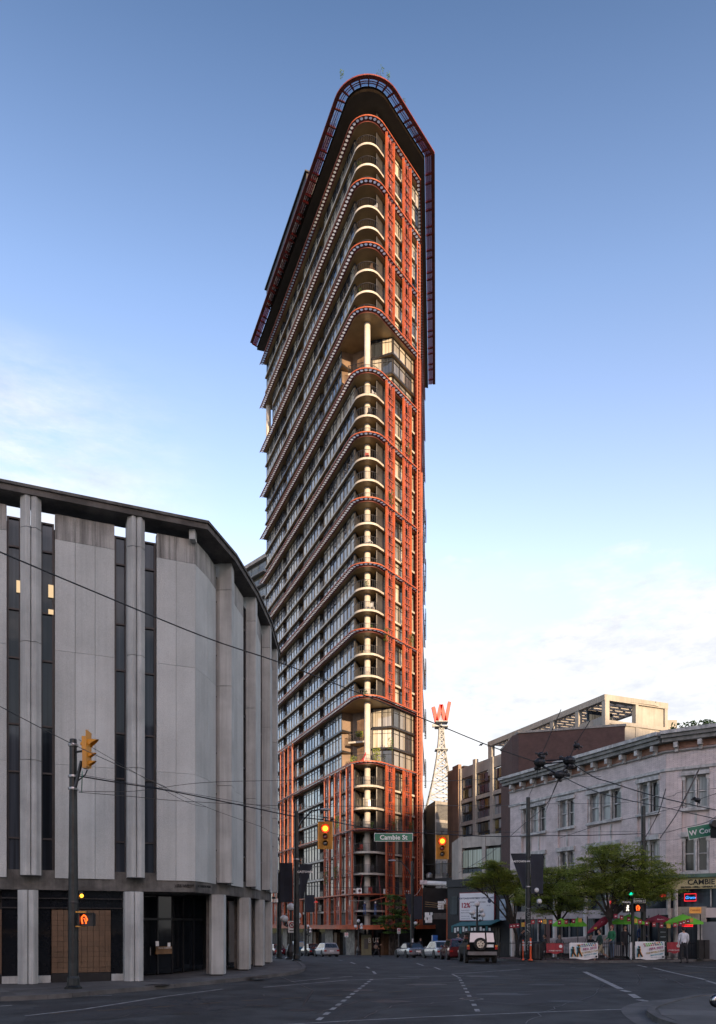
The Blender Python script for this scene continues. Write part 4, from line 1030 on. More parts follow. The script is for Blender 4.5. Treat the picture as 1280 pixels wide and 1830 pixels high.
# grey plant block and the red W on its lattice mast
gbk = thing('plant_building', 'grey block with dark louvres below the red letter mast', 'building', (15.5, 140, -3))
a, c_, b = pd(764, 146), pd(778, 140), pd(815, 143); zt = EYE+(HY-1431)/F*140
MB().prism([tuple(a), tuple(c_), tuple(b), (b.x+2, 156), (a.x, 156)], -3, zt).build('wall', GREYC, gbk)
LOUV = mat('dark_louvre', (.10, .105, .11), .5, 0, .1)
d_ = (b-c_).normalized(); n_ = Vector((d_.y, -d_.x))
for z0, z1 in ((zt-3.3, zt-.5), (zt-6.3, zt-3.8), (zt-9.3, zt-6.8)):
    p0, p1 = c_.lerp(b, .06), c_.lerp(b, .97); q = MB(); cc_ = (p0+p1)/2+n_*.05
    for k in range(12): q.box((cc_.x, cc_.y, z0+(k+.5)*(z1-z0)/12), ((p1-p0).length, .12, (z1-z0)/12*.7), math.atan2(d_.y, d_.x))
    q.build('louvre', LOUV, gbk, kind='stuff')
for z in (5.2, 8.8, 12.4):
    for u in range(3): p = c_.lerp(b, .12+.3*u)+n_*.04; MB().box((p.x, p.y, z), (.95, .1, 2.4), math.atan2(d_.y, d_.x)).build('window', glassmat('blue_glass', [(0, (.01, .015, .05)), (1, (.03, .04, .10))]) if 'blue_glass' not in MATS else MATS['blue_glass'], gbk)
mast = thing('sign_mast', 'white steel lattice mast carrying a large red letter W', 'sign', (pd(788, 150).x, 150, zt))
bx, by = pd(789, 150).x, 150.0; zb = zt+.02; zap = EYE+(HY-1300)/F*150; 
WS = mat('white_steel', (.34, .37, .40), .6, 0, .1)
hw = lambda z: 2.5*(1-min(1, (z-zb)/(zap-zb)))**1.7+.42
zs = [zb+(zap-zb)*v for v in (0, .16, .3, .42, .53, .63, .72, .8, .88, .95, 1.0)]
for sx in (-1, 1):
    for sy in (-1, 1): MB().tube([(bx+sx*hw(z), by+sy*hw(z), z) for z in zs], .13, 5).build('leg', WS, mast)
q = MB()
for z0, z1 in zip(zs[:-1], zs[1:]):
    for s in (-1, 1):
        for (ax, ay, bx2, by2) in ((-1, s, 1, s), (s, -1, s, 1)):
            A = lambda x, y, z: (bx+x*hw(z), by+y*hw(z), z)
            q.beam(A(ax, ay, z0), A(bx2, by2, z1), .16); q.beam(A(bx2, by2, z0), A(ax, ay, z1), .16); q.beam(A(ax, ay, z1), A(bx2, by2, z1), .16)
q.build('lattice', WS, mast, kind='stuff')
for z in (zs[6], zs[10], zs[10]+.9): MB().box((bx, by, z), (2.4, 2.4, .16)).build('platform', WS, mast)
MB().box((bx-1.3, by, zap+.3), (.9, .7, .5)).build('equipment_box', WS, mast)
RW = mat('red_letter_glow', (.42, .018, .010), .45, 0, .04, emit=(1, .01, .004, .06))  # paint with a faint glow added so the letter stays red
q = MB(); 
for (x0, y0, x1, y1) in ((774.5, 1264, 780.5, 1291), (788, 1260, 781.5, 1290), (789, 1260, 795.5, 1289), (803.5, 1255, 797, 1289)):
    A_, B_ = P(x0, y0, 150), P(x1, y1, 150); q.beam(A_, B_, .66, .9)
q.build('letter_w', RW, mast)
q = MB(); q.tube([(bx, by, zap), (bx, by, zap+2.6)], .15, 6); q.build('pole', WS, mast)
# pale low block left of the hotel
wb = thing('low_building', 'pale framed two storey block with wide glass behind the street tree', 'building', (16, 90, -1.4))
a, b = pd(821, 92), pd(925, 86); d_ = (b-a).normalized(); n_ = Vector((d_.y, -d_.x)); zt = EYE+(HY-1497)/F*92
MB().prism([tuple(a-n_*.5), tuple(b-n_*.5), (b.x, b.y+9), (a.x+1, a.y+9)], -2, zt-.1).build('body', CORE, wb)
PALE = mat('pale_concrete', (.46, .42, .37), .8, 0, .1, .8, streak=.25)
for z0, z1 in ((zt-1.3, zt), (EYE+(HY-1570)/F*92-.4, EYE+(HY-1562)/F*92), (-1.5, 2)): kbox('floor_beam', a, b, z0, z1, .1, .7, PALE, wb)
for t_ in (.0, .42, .95): p = a.lerp(b, t_); kbox('pier', p, p+d_*.5, -1.5, zt-.05, .16, .6, PALE, wb)
kbox('wall_return', a+Vector((-.15, 6)), a, -1.5, zt, .0, .3, PALE, wb)
WG = glassmat('pale_glass', [(0, (.18, .24, .22)), (1, (.34, .42, .38))], .08, 1.0)
for t0, t1 in ((.05, .16), (.17, .24), (.25, .41), (.48, .60), (.61, .72), (.73, .93)):
    kbox('window', a.lerp(b, t0), a.lerp(b, t1), zt-3.6, zt-1.6, .0, .1, WG, wb); kbox('window', a.lerp(b, t0), a.lerp(b, t1), zt-5.6, zt-3.8, .0, .1, DG, wb)
# dark bar with the billboard
db = thing('dark_building', 'low black fronted shop building carrying the white billboard', 'building', (14, 72, -.8))
a, b = pd(800, 74), pd(911, 68.5); d_ = (b-a).normalized(); n_ = Vector((d_.y, -d_.x)); BLK = mat('black_facade', (.022, .024, .028), .6, 0, .2, 1)
zt = EYE+(HY-1572)/F*73; MB().prism([tuple(a), tuple(b), (b.x+1, b.y+8), (a.x+3, a.y+8)], -2, zt-.6).build('wall', BLK, db)
kbox('parapet', a, b, zt-.7, zt, .15, .5, BLK, db)
kbox('window', a.lerp(b, .05), a.lerp(b, .17), 3.1, 4.8, .04, .1, DG, db)
for t0, t1 in ((.28, .44), (.72, .86)): kbox('shop_window', a.lerp(b, t0), a.lerp(b, t1), -.2, 1.9, .05, .1, glassmat('poster_glass', [(0, (.06, .055, .04)), (1, (.12, .11, .09))]) if 'poster_glass' not in MATS else MATS['poster_glass'], db)
TEAL = mat('teal_awning', (.05, .17, .18), .7, 0, .1)
p0, p1 = a.lerp(b, .26)+n_*.0, a.lerp(b, .9); q = MB(); q.add([V3(p0, 2.5), V3(p1, 2.66), V3(p1+n_*1.6, 2.2), V3(p0+n_*1.6, 2.05), V3(p0, 2.45), V3(p1, 2.6), V3(p1+n_*1.6, 2.14), V3(p0+n_*1.6, 1.99)], [(0, 1, 2, 3), (7, 6, 5, 4), (0, 3, 7, 4), (1, 5, 6, 2), (3, 2, 6, 7)])
q.build('awning', TEAL, db)
for k in range(14):
    p = p0.lerp(p1, (k+.5)/14)+n_*1.62; MB().box((p.x, p.y, 1.75-.1*(k % 2)), (.22, .02, .55-.1*(k % 3)), math.atan2(d_.y, d_.x)).build('pennant', WHITE if k % 3 else TEAL, db)
bbd = thing('billboard', 'white billboard offering a 12% mortgage investment on the black shop', 'billboard', (14, 71, 3.3))
p0, p1 = a.lerp(b, .20)+n_*.35, a.lerp(b, .76)+n_*.35; p0 = pd(822, 72.2); p1 = pd(883, 69.6); d_ = (p1-p0).normalized(); n_ = Vector((d_.y, -d_.x)); z0, z1 = EYE+(HY-1645)/F*71, EYE+(HY-1596)/F*71
kbox('frame', p0-d_*.05, p1+d_*.05, z0-.06, z1+.06, 0, .18, mat('dull_red_frame', (.3, .05, .06), .5), bbd); kbox('board', p0, p1, z0, z1, .02, .06, mat('billboard_white', (.80, .80, .82), .5, 0, .02), bbd)
NAVY = mat('navy_print', (.03, .05, .12), .5); CRI = mat('crimson_print', (.42, .02, .05), .5); GRY = mat('grey_print', (.25, .27, .33), .5)
W_ = (p1-p0).length
def bt(s, fx, fz, size, m, al='LEFT', bold=0.0): p = p0+d_*(W_*fx)+n_*.03; lettering(s, m, bbd, V3(p, z0+(z1-z0)*fz), size, u=(d_.x, d_.y, 0), align=al, bold=bold)
bt('MORTGAGE INVESTMENT OPPORTUNITY', .5, .78, .215, NAVY, 'CENTER', .004); bt('12%', .04, .47, .62, CRI, bold=.02)
bt('INTEREST', .32, .64, .17, NAVY); bt('SECURED', .58, .64, .17, NAVY); bt('1ST MORTGAGE', .32, .52, .14, GRY); bt('Ph 604', .80, .52, .14, GRY)
bt('This fund secured by real estate in Vancouver Proper', .04, .36, .11, GRY); bt('Returns on projects and well established Developments', .04, .27, .11, NAVY); bt('Call for details today', .04, .14, .11, GRY); bt('Not available to all persons', .04, .05, .09, GRY)
p = p0+d_*(W_*.88)+n_*.035; q = MB(); q.M = Matrix.Translation((p.x, p.y, z0+(z1-z0)*.70)) @ Matrix.Rotation(math.atan2(d_.y, d_.x), 4, 'Z'); q.lathe((0, 0, 0), [(.2, 0), (.2, .01)], 16, axis='Y'); q.M = None
q.build('oval_logo', NAVY, bbd)
sb = thing('poster_board', 'narrow pale blue poster board right of the billboard', 'sign', (13, 70, 3.2)); p0, p1 = pd(893, 69), pd(904, 68.6)
kbox('board', p0, p1, EYE+(HY-1645)/F*69, EYE+(HY-1607)/F*69, 0, .1, mat('pale_blue_board', (.5, .58, .68), .5, 0, .1), sb)
for k in range(4): kbox('print_line', p0.lerp(p1, .2), p0.lerp(p1, .8), 2.8+k*.35, 2.86+k*.35, .01, .02, GRY, sb)
# footbridge beside the tower
fb = thing('footbridge', 'dark steel footbridge with glass rail running right from the tower', 'bridge', (12, 108, -1.7))
a, b = pd(757, 108), pd(830, 104); Z = lambda y, D: EYE+(HY-y)/F*D
kbox('deck', a, b, Z(1579, 107), Z(1570, 107), 0, 3, DARKM, fb); kbox('guard_rail', a, b, Z(1545, 107), Z(1544, 107), 0, .08, DARKM, fb)
for k in range(8): kbox('glass_panel', a.lerp(b, k/8), a.lerp(b, (k+.92)/8), Z(1567, 107), Z(1545, 107), 0, .03, RG, fb)
kbox('soffit', a, b, Z(1581, 107), Z(1579, 107), .2, 3.4, CORE, fb)
for px in (767, 796): p = pd(px, 107); MB().lathe((p.x, p.y-.3, Z(1569, 107)), [(.42, 0), (.46, .45), (.3, .62), (.15, .7)], 12).build('vent_drum', mat('galvanised', (.45, .46, .46), .35, .8, .1), fb)
q = MB(); q.tube([P(758, 1578, 104), P(806, 1580, 102.5)], .32, 10); q.build('duct', WHITE, fb)
MB().box((P(757, 1577, 103.7).x, 103.7, P(757, 1577, 103.7).z), (.9, .5, .55)).build('duct_box', mat('pale_pink_box', (.6, .5, .5), .6), fb)
pst = thing('steel_post', 'red steel post standing under the footbridge', 'post', (13.6, 98, gz(98))); x_ = P(800.5, 1700, 98); MB().box((x_.x, 98, 1.9), (.35, .35, 6.8)).build('post', RED, pst); MB().box((x_.x, 98, 5.35), (.5, .5, .12)).build('cap_plate', RED, pst)
back = thing('passage_building', 'dark mass filling the passage under the footbridge', 'building', (14, 128, -3)); MB().box((15, 130, 2.5), (11, 8, 11)).build('wall', BLK, back); MB().box((13.2, 125.9, 3.5), (2.2, .2, 1.0)).build('lit_strip', GREYC, back)
for k, (px, y, s) in enumerate(((788, 1618, .8), (798, 1612, .5), (766, 1640, 1.0))):
    t = thing('hanging_banner', ['ragged white cloth hung on the cables under the footbridge', 'small white cloth on the cable beside the red post', 'large white draped sheet hanging at the foot of the tower edge'][k], 'banner', tuple(P(px, y, 99)))
    q = MB(); c = P(px, y, 99); r_ = random.Random(k); w = .45*s; h = 1.3*s
    for u in range(3):
        for v in range(4): q.box((c.x+(u-1)*w*.7+r_.uniform(-.06, .06), 99+r_.uniform(-.06, .06), c.z+(v-1.5)*h/4), (w*.7, .03, h/4*1.02), r_.uniform(-.4, .4))
    q.build('cloth', WHITE, t)
# pale tower far behind, left
ft = thing('background_tower', 'pale apartment tower with balconies rising behind the concrete block', 'building', (-27, 205, -3.2))
a, b = pd(400, 210), pd(477, 195); zt = EYE+(HY-1008)/F*200; d_ = (b-a).normalized()
MB().prism([tuple(a), tuple(b), (b.x, b.y+14), (a.x-4, a.y+12)], -3, zt-1).build('wall', CORE, ft)
kbox('roof', a, b+d_*.5, zt-.9, zt, .8, 6, PALE, ft)
for k in range(10):
    z = zt-4-k*3.1; kbox('floor_slab', a, b, z-.3, z, 1.1, 2.5, GREYC, ft); kbox('balcony_glass', a, b, z, z+1.05, 1.05, .05, RG, ft)
    for u in range(6): kbox('window', a.lerp(b, u/6+.01), a.lerp(b, (u+1)/6-.01), z+.1, z+2.6, .05, .1, OG, ft)
# the end of the left street
es = thing('street_end_building', 'dark low building at the far end of the left street', 'building', (-19, 150, -3.3))
a, b = pd(455, 170), pd(506, 165); MB().prism([tuple(a), tuple(b), (b.x, b.y+10), (a.x, a.y+10)], -3.5, Z(1500, 168)).build('wall', CORE, es)
for px, y in ((486, 1612), (486, 1628), (497, 1585)): p = pd(px, 167.5); MB().box((p.x, p.y-1.3, Z(y, 167)), (.7, .2, 1.2)).build('window', E('lit_window', (1, .6, .2), .2), es)
# hills and houses closing the horizon on both sides
q = MB(); r_ = random.Random(3); pts = []
for k in range(41): x = -500+25*k; pts.append((x, 420+r_.uniform(-20, 20), 6+r_.uniform(0, 5)))
for p0, p1 in zip(pts[:-1], pts[1:]): q.add([(p0[0], p0[1], -4), (p1[0], p1[1], -4), (p1[0], p1[1], p1[2]), (p0[0], p0[1], p0[2]), (p0[0], p0[1]+80, -4), (p1[0], p1[1]+80, -4)], [(0, 1, 2, 3), (3, 2, 5, 4)])
q.build('hill', mat('far_trees', (.05, .07, .05), .9), kind='structure')
# unseen stand-in buildings added behind the viewpoint, placed and sized to shade the street
for k, (x0, x1, y0, y1, h, lab) in enumerate(((26, 72, -200, -150, 51, 'unseen shade block behind the viewpoint, right'), (73, 93, -200, -150, 55, 'tall unseen shade block behind the viewpoint, far right'), (94, 99, -200, -150, 48, 'narrow unseen shade block behind the viewpoint'), (100, 190, -200, -150, 60, 'long unseen shade block behind the viewpoint at the outer right'))):
    t = thing('shade_block', lab, 'building', ((x0+x1)/2, (y0+y1)/2, 0))
    MB().box(((x0+x1)/2, (y0+y1)/2, h/2), (x1-x0, y1-y0, h)).build('wall', [RBRICK, GREYC, CONC2, GREYC, RBRICK][k], t)
    for fl_ in range(int(h/3.5)):
        q = MB()
        q.box(((x0+x1)/2, y1+.02, 2.2+fl_*3.5), (x1-x0-2, .1, 1.6)); q.build('window_band', DG, t)
    MB().box(((x0+x1)/2, (y0+y1)/2, h+.4), (x1-x0+1, y1-y0+1, .8)).build('cornice', GREYC, t)
# ================================================================ poles, lamps, signals, signs
def base_at(px, py, h=0.0): return gpt(px, py, h)
def pole(px, D, ytop, lab, r0=.16, r1=.10, h=.12, bands=(), name='utility_pole', base=True):
    x = (px-CX)/F*D; z0 = gz(D)+h; z1 = EYE+(HY-ytop)/F*D; H = z1-z0
    t = thing(name, lab, 'pole', (x, D, z0))
    MB().lathe((x, D, z0), [(r0, 0), (r0*.98, H*.3), ((r0+r1)/2*.96, H*.62), (r1, H-.04), (r1*.9, H)], 12).build('shaft', POLE, t, smooth=False)
    if base: MB().lathe((x, D, z0), [(r0*1.7, 0), (r0*1.7, .06), (r0*1.25, .12), (r0*1.2, .35), (r0, .42)], 10).build('base', POLE, t)
    for yb in bands:
        zb = EYE+(HY-yb)/F*D; MB().lathe((x, D, zb), [(r0*.98, -.04), (r0*1.02, 0), (r0*.98, .04)], 12).build('clamp', DARKM if random.random() < .5 else mat('steel_band', (.4, .41, .42), .4, .8, .1), t)
    return t, Vector((x, D, 0)), z0, z1
T1, p1, z1a, z1b = pole(131, 25.2, 1321, 'near dark signal pole on the left pavement before the tiled wall', .165, .115, bands=(1332, 1388, 1410, 1613))
T2, p2, z2a, z2b = pole(530, 44.5, 1449, 'tall pole with curved lamp arm standing near the left kerb', .17, .10, bands=(1536, 1538, 1620, 1652))
T3, p3, z3a, z3b = pole(499, 50.5, 1560, 'dark pole with a wide black banner right beside the concrete block', .16, .12, bands=(1660, 1672))
T4, p4, z4a, z4b = pole(944, 46.5, 1425, 'graffiti covered pole with black banners by the pub patio', .17, .12, bands=(1540, 1570, 1585, 1532))
T5, p5, z5a, z5b = pole(1150, 47.5, 1441, 'dark trolley wire pole rising behind the big locust tree', .16, .13, bands=(1503,))
T6, p6, z6a, z6b = pole(737, 70, 1540, 'dark pole with lamp arm and banners behind the silver convertible', .17, .12, bands=(1572, 1580, 1665, 1672))
T7, p7, z7a, z7b = pole(546, 75, 1580, 'slim far pole with small globes across the street by the red frames', .12, .08)
# luminaire arms
def arm(t, p, z, dx, rise, lab=None):
    q = MB(); s = 1 if dx > 0 else -1
    q.tube([(p.x, p.y, z-.9), (p.x+dx*.2, p.y, z-.25), (p.x+dx*.55, p.y, z+rise*.8), (p.x+dx*.85, p.y, z+rise)], [.06, .055, .045, .04], 8); q.build('lamp_arm', POLE, t)
    q = MB(); q.ball((p.x+dx*1.02, p.y, z+rise), .36, 12, sc=(1.0, .45, .25)); q.build('lamp_head', mat('lamp_grey', (.35, .37, .39), .4, .3, .1), t)
arm(T2, p2, z2b-.35, 1.55, .42); arm(T6, p6, z6b-.5, -1.75, .6)
# graffiti and stickers on the pub pole
GRF = mat('white_graffiti', (.6, .62, .62), .6, 0, .1); r_ = random.Random(11)
for k in range(3):
    z = .6+k*.95; pts = []; 
    for i in range(26): a = math.pi*1.5+r_.uniform(-.75, .75); pts.append((p4.x+.176*math.cos(a), p4.y+.176*math.sin(a), z+i*.028+r_.uniform(-.04, .04)))
    MB().tube(pts, .009, 3).build('graffiti', GRF, T4)
for x_, c in ((p6.x, GRF), ): MB().box((x_-.02, p6.y-.19, -.05), (.12, .02, .5)).build('sticker', c, T6); MB().box((x_+.02, p6.y-.19, .75), (.14, .02, .35)).build('sticker', c, T6)
# street banners on their poles
def banner(px0, px1, y0, y1, D, lab, cut=0, txt=None, side=1):
    a, b = P(px0, y0, D), P(px1, y0, D); z0, z1 = P(px0, y1, D).z, a.z
    t = thing('street_banner', lab, 'banner', ((a.x+b.x)/2, D, z0)); q = MB(); n = 6
    for i in range(n):
        for j in range(8):
            u0, u1, v0, v1 = i/n, (i+1)/n, j/8, (j+1)/8
            def pt(u, v):
                w = 1-cut*(1-v); x = a.x+(b.x-a.x)*(u*w if side > 0 else 1-(1-u)*w); return (x, D+.05*math.sin(u*3+v*2), z0+(z1-z0)*v)
            q.quad(pt(u0, v0), pt(u1, v0), pt(u1, v1), pt(u0, v1))
    q.build('cloth', mat('navy_banner_cloth', (.014, .018, .030), .75, 0, .15), t)
    q = MB(); 
    for z in (z1, z0): q.tube([(a.x, D, z), (b.x, D, z)] if z == z1 or not cut else [(a.x if side > 0 else b.x, D, z), ((a.x if side > 0 else b.x)+(b.x-a.x)*(1-cut)*side, D, z)], .02, 6)
    q.build('bracket_rod', DARKM, t)
    if txt: lettering(txt, WHITE, t, ((a.x+b.x)/2+(0.0 if side < 0 else -.05), D-.09, z1-(z1-z0)*.25), .17, bold=.003)
    return t
banner(500, 523, 1543, 1612, 50.2, 'wide rectangular black banner left of the lamp arm pole', txt=None); 
banner(535, 559, 1545, 1606, 44.4, 'black banner tapering downwards right of the lamp arm pole', .75, 'GASTOWN')
banner(913, 940, 1526, 1588, 46.3, 'black tapering banner left of the graffiti pole', .8, 'GASTOWN', side=-1)
banner(949, 971, 1527, 1597, 46.3, 'black rectangular banner right of the graffiti pole')
banner(724, 735, 1598, 1634, 69.8, 'small tapering black banner left of the pole behind the convertible', .6, side=-1)
banner(740, 755, 1602, 1643, 69.8, 'small rectangular black banner right of the pole behind the convertible')
banner(545, 562, 1600, 1630, 74.8, 'far small black banner on the slim pole across the street')
# globe lamps
def globelamp(px, D, ybase_h, ys, lab, s=1.0, kind=5, name='street_lamp', h=.12):
    x = (px-CX)/F*D; z0 = gz(D)+h; zt = EYE+(HY-ys)/F*D
    t = thing(name, lab, 'street lamp', (x, D, z0)); H = zt-z0
    MB().lathe((x, D, z0), [(.30*s, 0), (.30*s, .1), (.22*s, .18), (.24*s, .5), (.15*s, .85), (.10*s, .95)], 10).build('base', BLACK, t)
    MB().lathe((x, D, z0), [(.10*s, .9), (.075*s, H*.6), (.06*s, H-.2)], 10).build('shaft', BLACK, t)
    MB().lathe((x, D, zt-.28), [(.05, 0), (.12, .05), (.12, .09), (.04, .13)], 8).build('holder', BLACK, t)
    MB().ball((x, D, zt), .2*s, 12).build('globe', GLOBE, t)
    for k in range(4):
        a = math.pi/4+k*math.pi/2; r = .48*s; lo = .62 if k % 2 else .45
        gx, gy, gz_ = x+r*math.cos(a), D+r*math.sin(a), zt-lo*s-(.0 if k < 2 else .18)
        q = MB(); q.tube([(x, D, gz_-.45), (x+r*.5*math.cos(a), D+r*.5*math.sin(a), gz_-.5), (gx, gy, gz_-.38), (gx, gy, gz_-.2)], .03, 6); q.ball((x+r*.5*math.cos(a), D+r*.5*math.sin(a), gz_-.4), .07, 6); q.build('arm', BLACK, t)
        MB().ball((gx, gy, gz_), .18*s, 12).build('globe', GLOBE, t)
    return t
globelamp(520, 47.0, .12, 1621, 'black five globe lamp with fluted base beside the lamp arm pole', 1.15)
globelamp(641, 90, .12, 1646, 'far five globe lamp before the tower nose', 1.0)
globelamp(551, 92, .12, 1655, 'distant globe lamp seen past the slim far pole', .8)
globelamp(853, 60, .12, 1615, 'black ornate lamp standing before the white billboard', 1.1)
for px, y, D, lab in ((959, 1591, 46.4, 'upper opal globe on the scrolled bracket of the graffiti pole'), (964, 1611, 46.1, 'lower opal globe on the scrolled bracket of the graffiti pole'), (743, 1650, 69.5, 'single opal globe on the pole behind the convertible')):
    c = P(px, y, D); t = thing('bracket_globe', lab, 'lamp', (c.x, c.y, c.z-.3)); MB().ball(c, .155, 12).build('globe', GLOBE, t)
    pp = p4 if px > 900 else p6; q = MB(); q.lathe((c.x, c.y, c.z-.3), [(.06, 0), (.10, .08), (.05, .16)], 8); q.tube([(pp.x, pp.y, c.z-.35), ((pp.x+c.x)/2, c.y, c.z-.25), (c.x-.05, c.y, c.z-.42), (c.x, c.y, c.z-.28)], .025, 6); q.build('bracket', BLACK, t)
# signals that face the viewpoint
def signal_front(px, y, D, lab, yaw=0.0):
    c = P(px, y, D); t = thing('traffic_signal', lab, 'traffic light', (c.x, c.y, c.z), yaw); 
    w, h = .6, 1.12
    q = MB(); q.prism([(-w/2+.04, 0), (w/2-.04, 0), (w/2, .02), (-w/2, .02)], -h/2, h/2); q.box((0, .01, 0), (w, .02, h)); q.build('backplate', YEL, t)
    MB().box((0, .14, 0), (.34, .24, h*.94)).build('housing', YEL, t)
    for k, (z, r, m) in enumerate(((.27, .150, LR), (-.06, .095, mat('dead_red_lens', (.10, .008, .006), .3, coat=.8)), (-.33, .095, mat('dead_lens', (.03, .03, .028), .3, coat=.8)))):
        L_ = MB(); L_.lathe((0, -.012, z), [(r, 0), (r, -.01), (r*.7, -.03), (.01, -.04)], 20, axis='Y'); o = L_.build('lens', m, t)
        if k == 0: MB().lathe((0, -.055, z), [(r*.76, 0), (r*.74, -.006), (.01, -.01)], 20, axis='Y').build('lit_core', LY, t)
        q = MB(); n = 12
        for i in range(n):
            a0, a1 = math.pi*(-.18+1.36*i/n), math.pi*(-.18+1.36*(i+1)/n); R0 = r+.02; dep = lambda a: .22*max(.12, (math.sin(a)+.6)/1.6)
            A = [(R0*math.cos(a), 0, z+R0*math.sin(a)) for a in (a0, a1)]; B = [(R0*math.cos(a), -dep(a), z+R0*math.sin(a)) for a in (a1, a0)]
            q.quad(A[0], A[1], B[0], B[1])
        q.build('visor', YEL, t)
    q = MB(); q.tube([(0, .12, h/2*.94), (0, .12, h/2+.18)], .03, 6); q.box((0, .12, h/2+.18), (.16, .08, .06)); q.build('hanger', DARKM, t)
    return t
CA, CB = Vector((p1.x, 25.2, 0)), Vector((p5.x, 47.5, 0))
def span_at(px): d = CB-CA; u = cross(CA, d, px); return CA+d*u
for px, y, lab in ((581.5, 1493, 'yellow signal with lit red lamp hanging left of the Cambie St sign'), (790.5, 1514, 'yellow signal with lit red lamp hanging right of the Cambie St sign')):
    s = span_at(px); signal_front(px, y, s.y, lab, R(1))
# side signal on the left pole
c = P(155, 1345, 25.0); t = thing('traffic_signal', 'yellow signal seen from the side on top of the near left pole', 'traffic light', tuple(c))
q = MB(); q.box((c.x-.02, c.y, c.z+.28), (.17, .34, .42)); q.box((c.x-.03, c.y, c.z-.2), (.14, .26, .62)); q.build('housing', YEL, t)
MB().ball((c.x-.14, c.y, c.z+.28), .07, 8).build('knob', YEL, t)
MB().box((c.x+.06, c.y, c.z+.1), (.02, .5, 1.15)).build('backplate', YEL, t)
for z, r, L_ in ((.28, .16, .32), (-.1, .11, .25), (-.36, .11, .25)):
    q = MB(); n = 12; vs = []
    for i in range(n+1):
        a = math.pi*(-.15+1.3*i/n); dep = L_*max(.2, (math.sin(a)+.5)/1.5); vs += [(c.x+.06, c.y+r*math.cos(a), c.z+z+r*math.sin(a)), (c.x+.06+dep, c.y+r*math.cos(a), c.z+z+r*math.sin(a)-.02)]
    q.add(vs, [(2*i, 2*i+1, 2*i+3, 2*i+2) for i in range(n)]); q.build('visor', YEL, t)
MB().tube([(c.x+.03, c.y, c.z+.5), (c.x+.045, c.y, c.z+.75)], [.022, .008], 6).build('spike', YEL, t)
q = MB(); q.tube([(c.x+.02, c.y, c.z-.55), (c.x-.05, c.y+.02, c.z-.7), (p1.x+.08, 25.15, c.z-.95)], .022, 5); q.tube([(c.x-.1, c.y, c.z+.05), (p1.x, 25.2, c.z+.05)], .035, 6); q.tube([(p1.x+.3, 25.1, c.z-.25), (p1.x+.1, 25.1, c.z-1.1)], .06, 6); q.build('mount', DARKM, t)
t = thing('street_name_sign', 'edge-on green street sign bracketed to the near left pole', 'sign', tuple(P(148, 1405, 25.05))); a, b = P(146, 1412, 25.0), P(151, 1385, 24.6); MB().beam((a.x, 25.0, a.z), (b.x, 24.4, b.z), .02, .22).build('plate', mat('sign_green', (.02, .16, .09), .45, 0, .04), t)
# pedestrian signals
HANDM = LO
def pedsig(px, y, D, lab, kind='hand', w=.42, s=1.0, off=None):
    c = P(px, y, D); t = thing('pedestrian_signal', lab, 'pedestrian signal', tuple(c)); h = .4*s; w = w*s
    q = MB(); q.box((c.x, D+.08, c.z), (w, .18, h)); q.build('housing', BLACK, t)
    q = MB(); th = .02
    for a in ((0, h/2, w, th), (0, -h/2, w, th)): q.box((c.x+a[0], D-.06, c.z+a[1]), (a[2]+.03, .16, a[3]))
    for a in (-1, 1): q.box((c.x+a*w/2, D-.06, c.z), (th, .16, h))
    q.build('visor', BLACK, t)
    q = MB(); k = .32*h
    if kind == 'hand':
        cx = c.x-w*.2 if off is None else c.x+off
        path = [(-.42, -1.05), (-.62, -.3), (-.66, .45), (-.38, .85), (-.1, 1.1), (.2, .95), (.42, .6), (.66, .1), (.74, -.1), (.45, -.35), (.38, -1.05)]
        q.tube([(cx+x*k, D-.03, c.z+z*k) for x, z in path], .022*s, 5); q.tube([(cx+x*k, D-.03, c.z+z*k) for x, z in ((-.15, .3), (.1, .1), (.25, -.5))], .014*s, 5); q.build('hand_symbol', HANDM, t)
    else:
        cx = c.x; q.ball((cx+.15*k, D-.03, c.z+1.0*k), .055*s, 8)
        for pth in ([(.1, .75), (0, .0)], [(0, .0), (-.4, -.95)], [(0, .0), (.35, -.45), (.45, -.95)], [(.1, .65), (-.4, .2)], [(.1, .65), (.45, .25)]): q.tube([(cx+x*k, D-.03, c.z+z*k) for x, z in pth], .028*s, 5)
        q.build('walker_symbol', LW, t)
    return t, c
t, c = pedsig(156, 1643.5, 25.0, 'pedestrian signal with glowing orange hand on the near left pole', w=.42)
q = MB()
for dz in (-.22, .24): q.box((c.x-.22, 25.05, c.z+dz), (.32, .05, .04))
q.build('bracket', YEL, t)
# signal post on the pub corner
T8, p8, z8a, z8b = pole(1131, 46.3, 1585, 'slim signal post with green light at the pub corner', .105, .085, name='signal_post')
c = P(1127, 1590, 46.2); t = thing('traffic_signal', 'small dark signal showing green above the pub corner post', 'traffic light', tuple(c))
q = MB(); q.box((c.x, 46.25, c.z+.05), (.28, .2, .86)); q.build('housing', BLACK, t)
for z, m in ((.34, MATS['dead_lens']), (.05, MATS['dead_lens']), (-.26, LG)):
    q = MB(); q.lathe((c.x, 46.13, c.z+z), [(.1, 0), (.08, -.02), (.01, -.03)], 14, axis='Y'); q.build('lens', m, t)
    q = MB(); n = 10
    for i in range(n):
        a0, a1 = math.pi*i/n, math.pi*(i+1)/n; q.quad((c.x+.12*math.cos(a0), 46.14, c.z+z+.12*math.sin(a0)), (c.x+.12*math.cos(a1), 46.14, c.z+z+.12*math.sin(a1)), (c.x+.12*math.cos(a1), 45.94, c.z+z+.12*math.sin(a1)-.02), (c.x+.12*math.cos(a0), 45.94, c.z+z+.12*math.sin(a0)-.02))
    q.build('visor', BLACK, t)
pedsig(1121.5, 1624, 46.1, 'pedestrian signal with white walking figure on the pub corner post', 'walk', .38, 1.15)
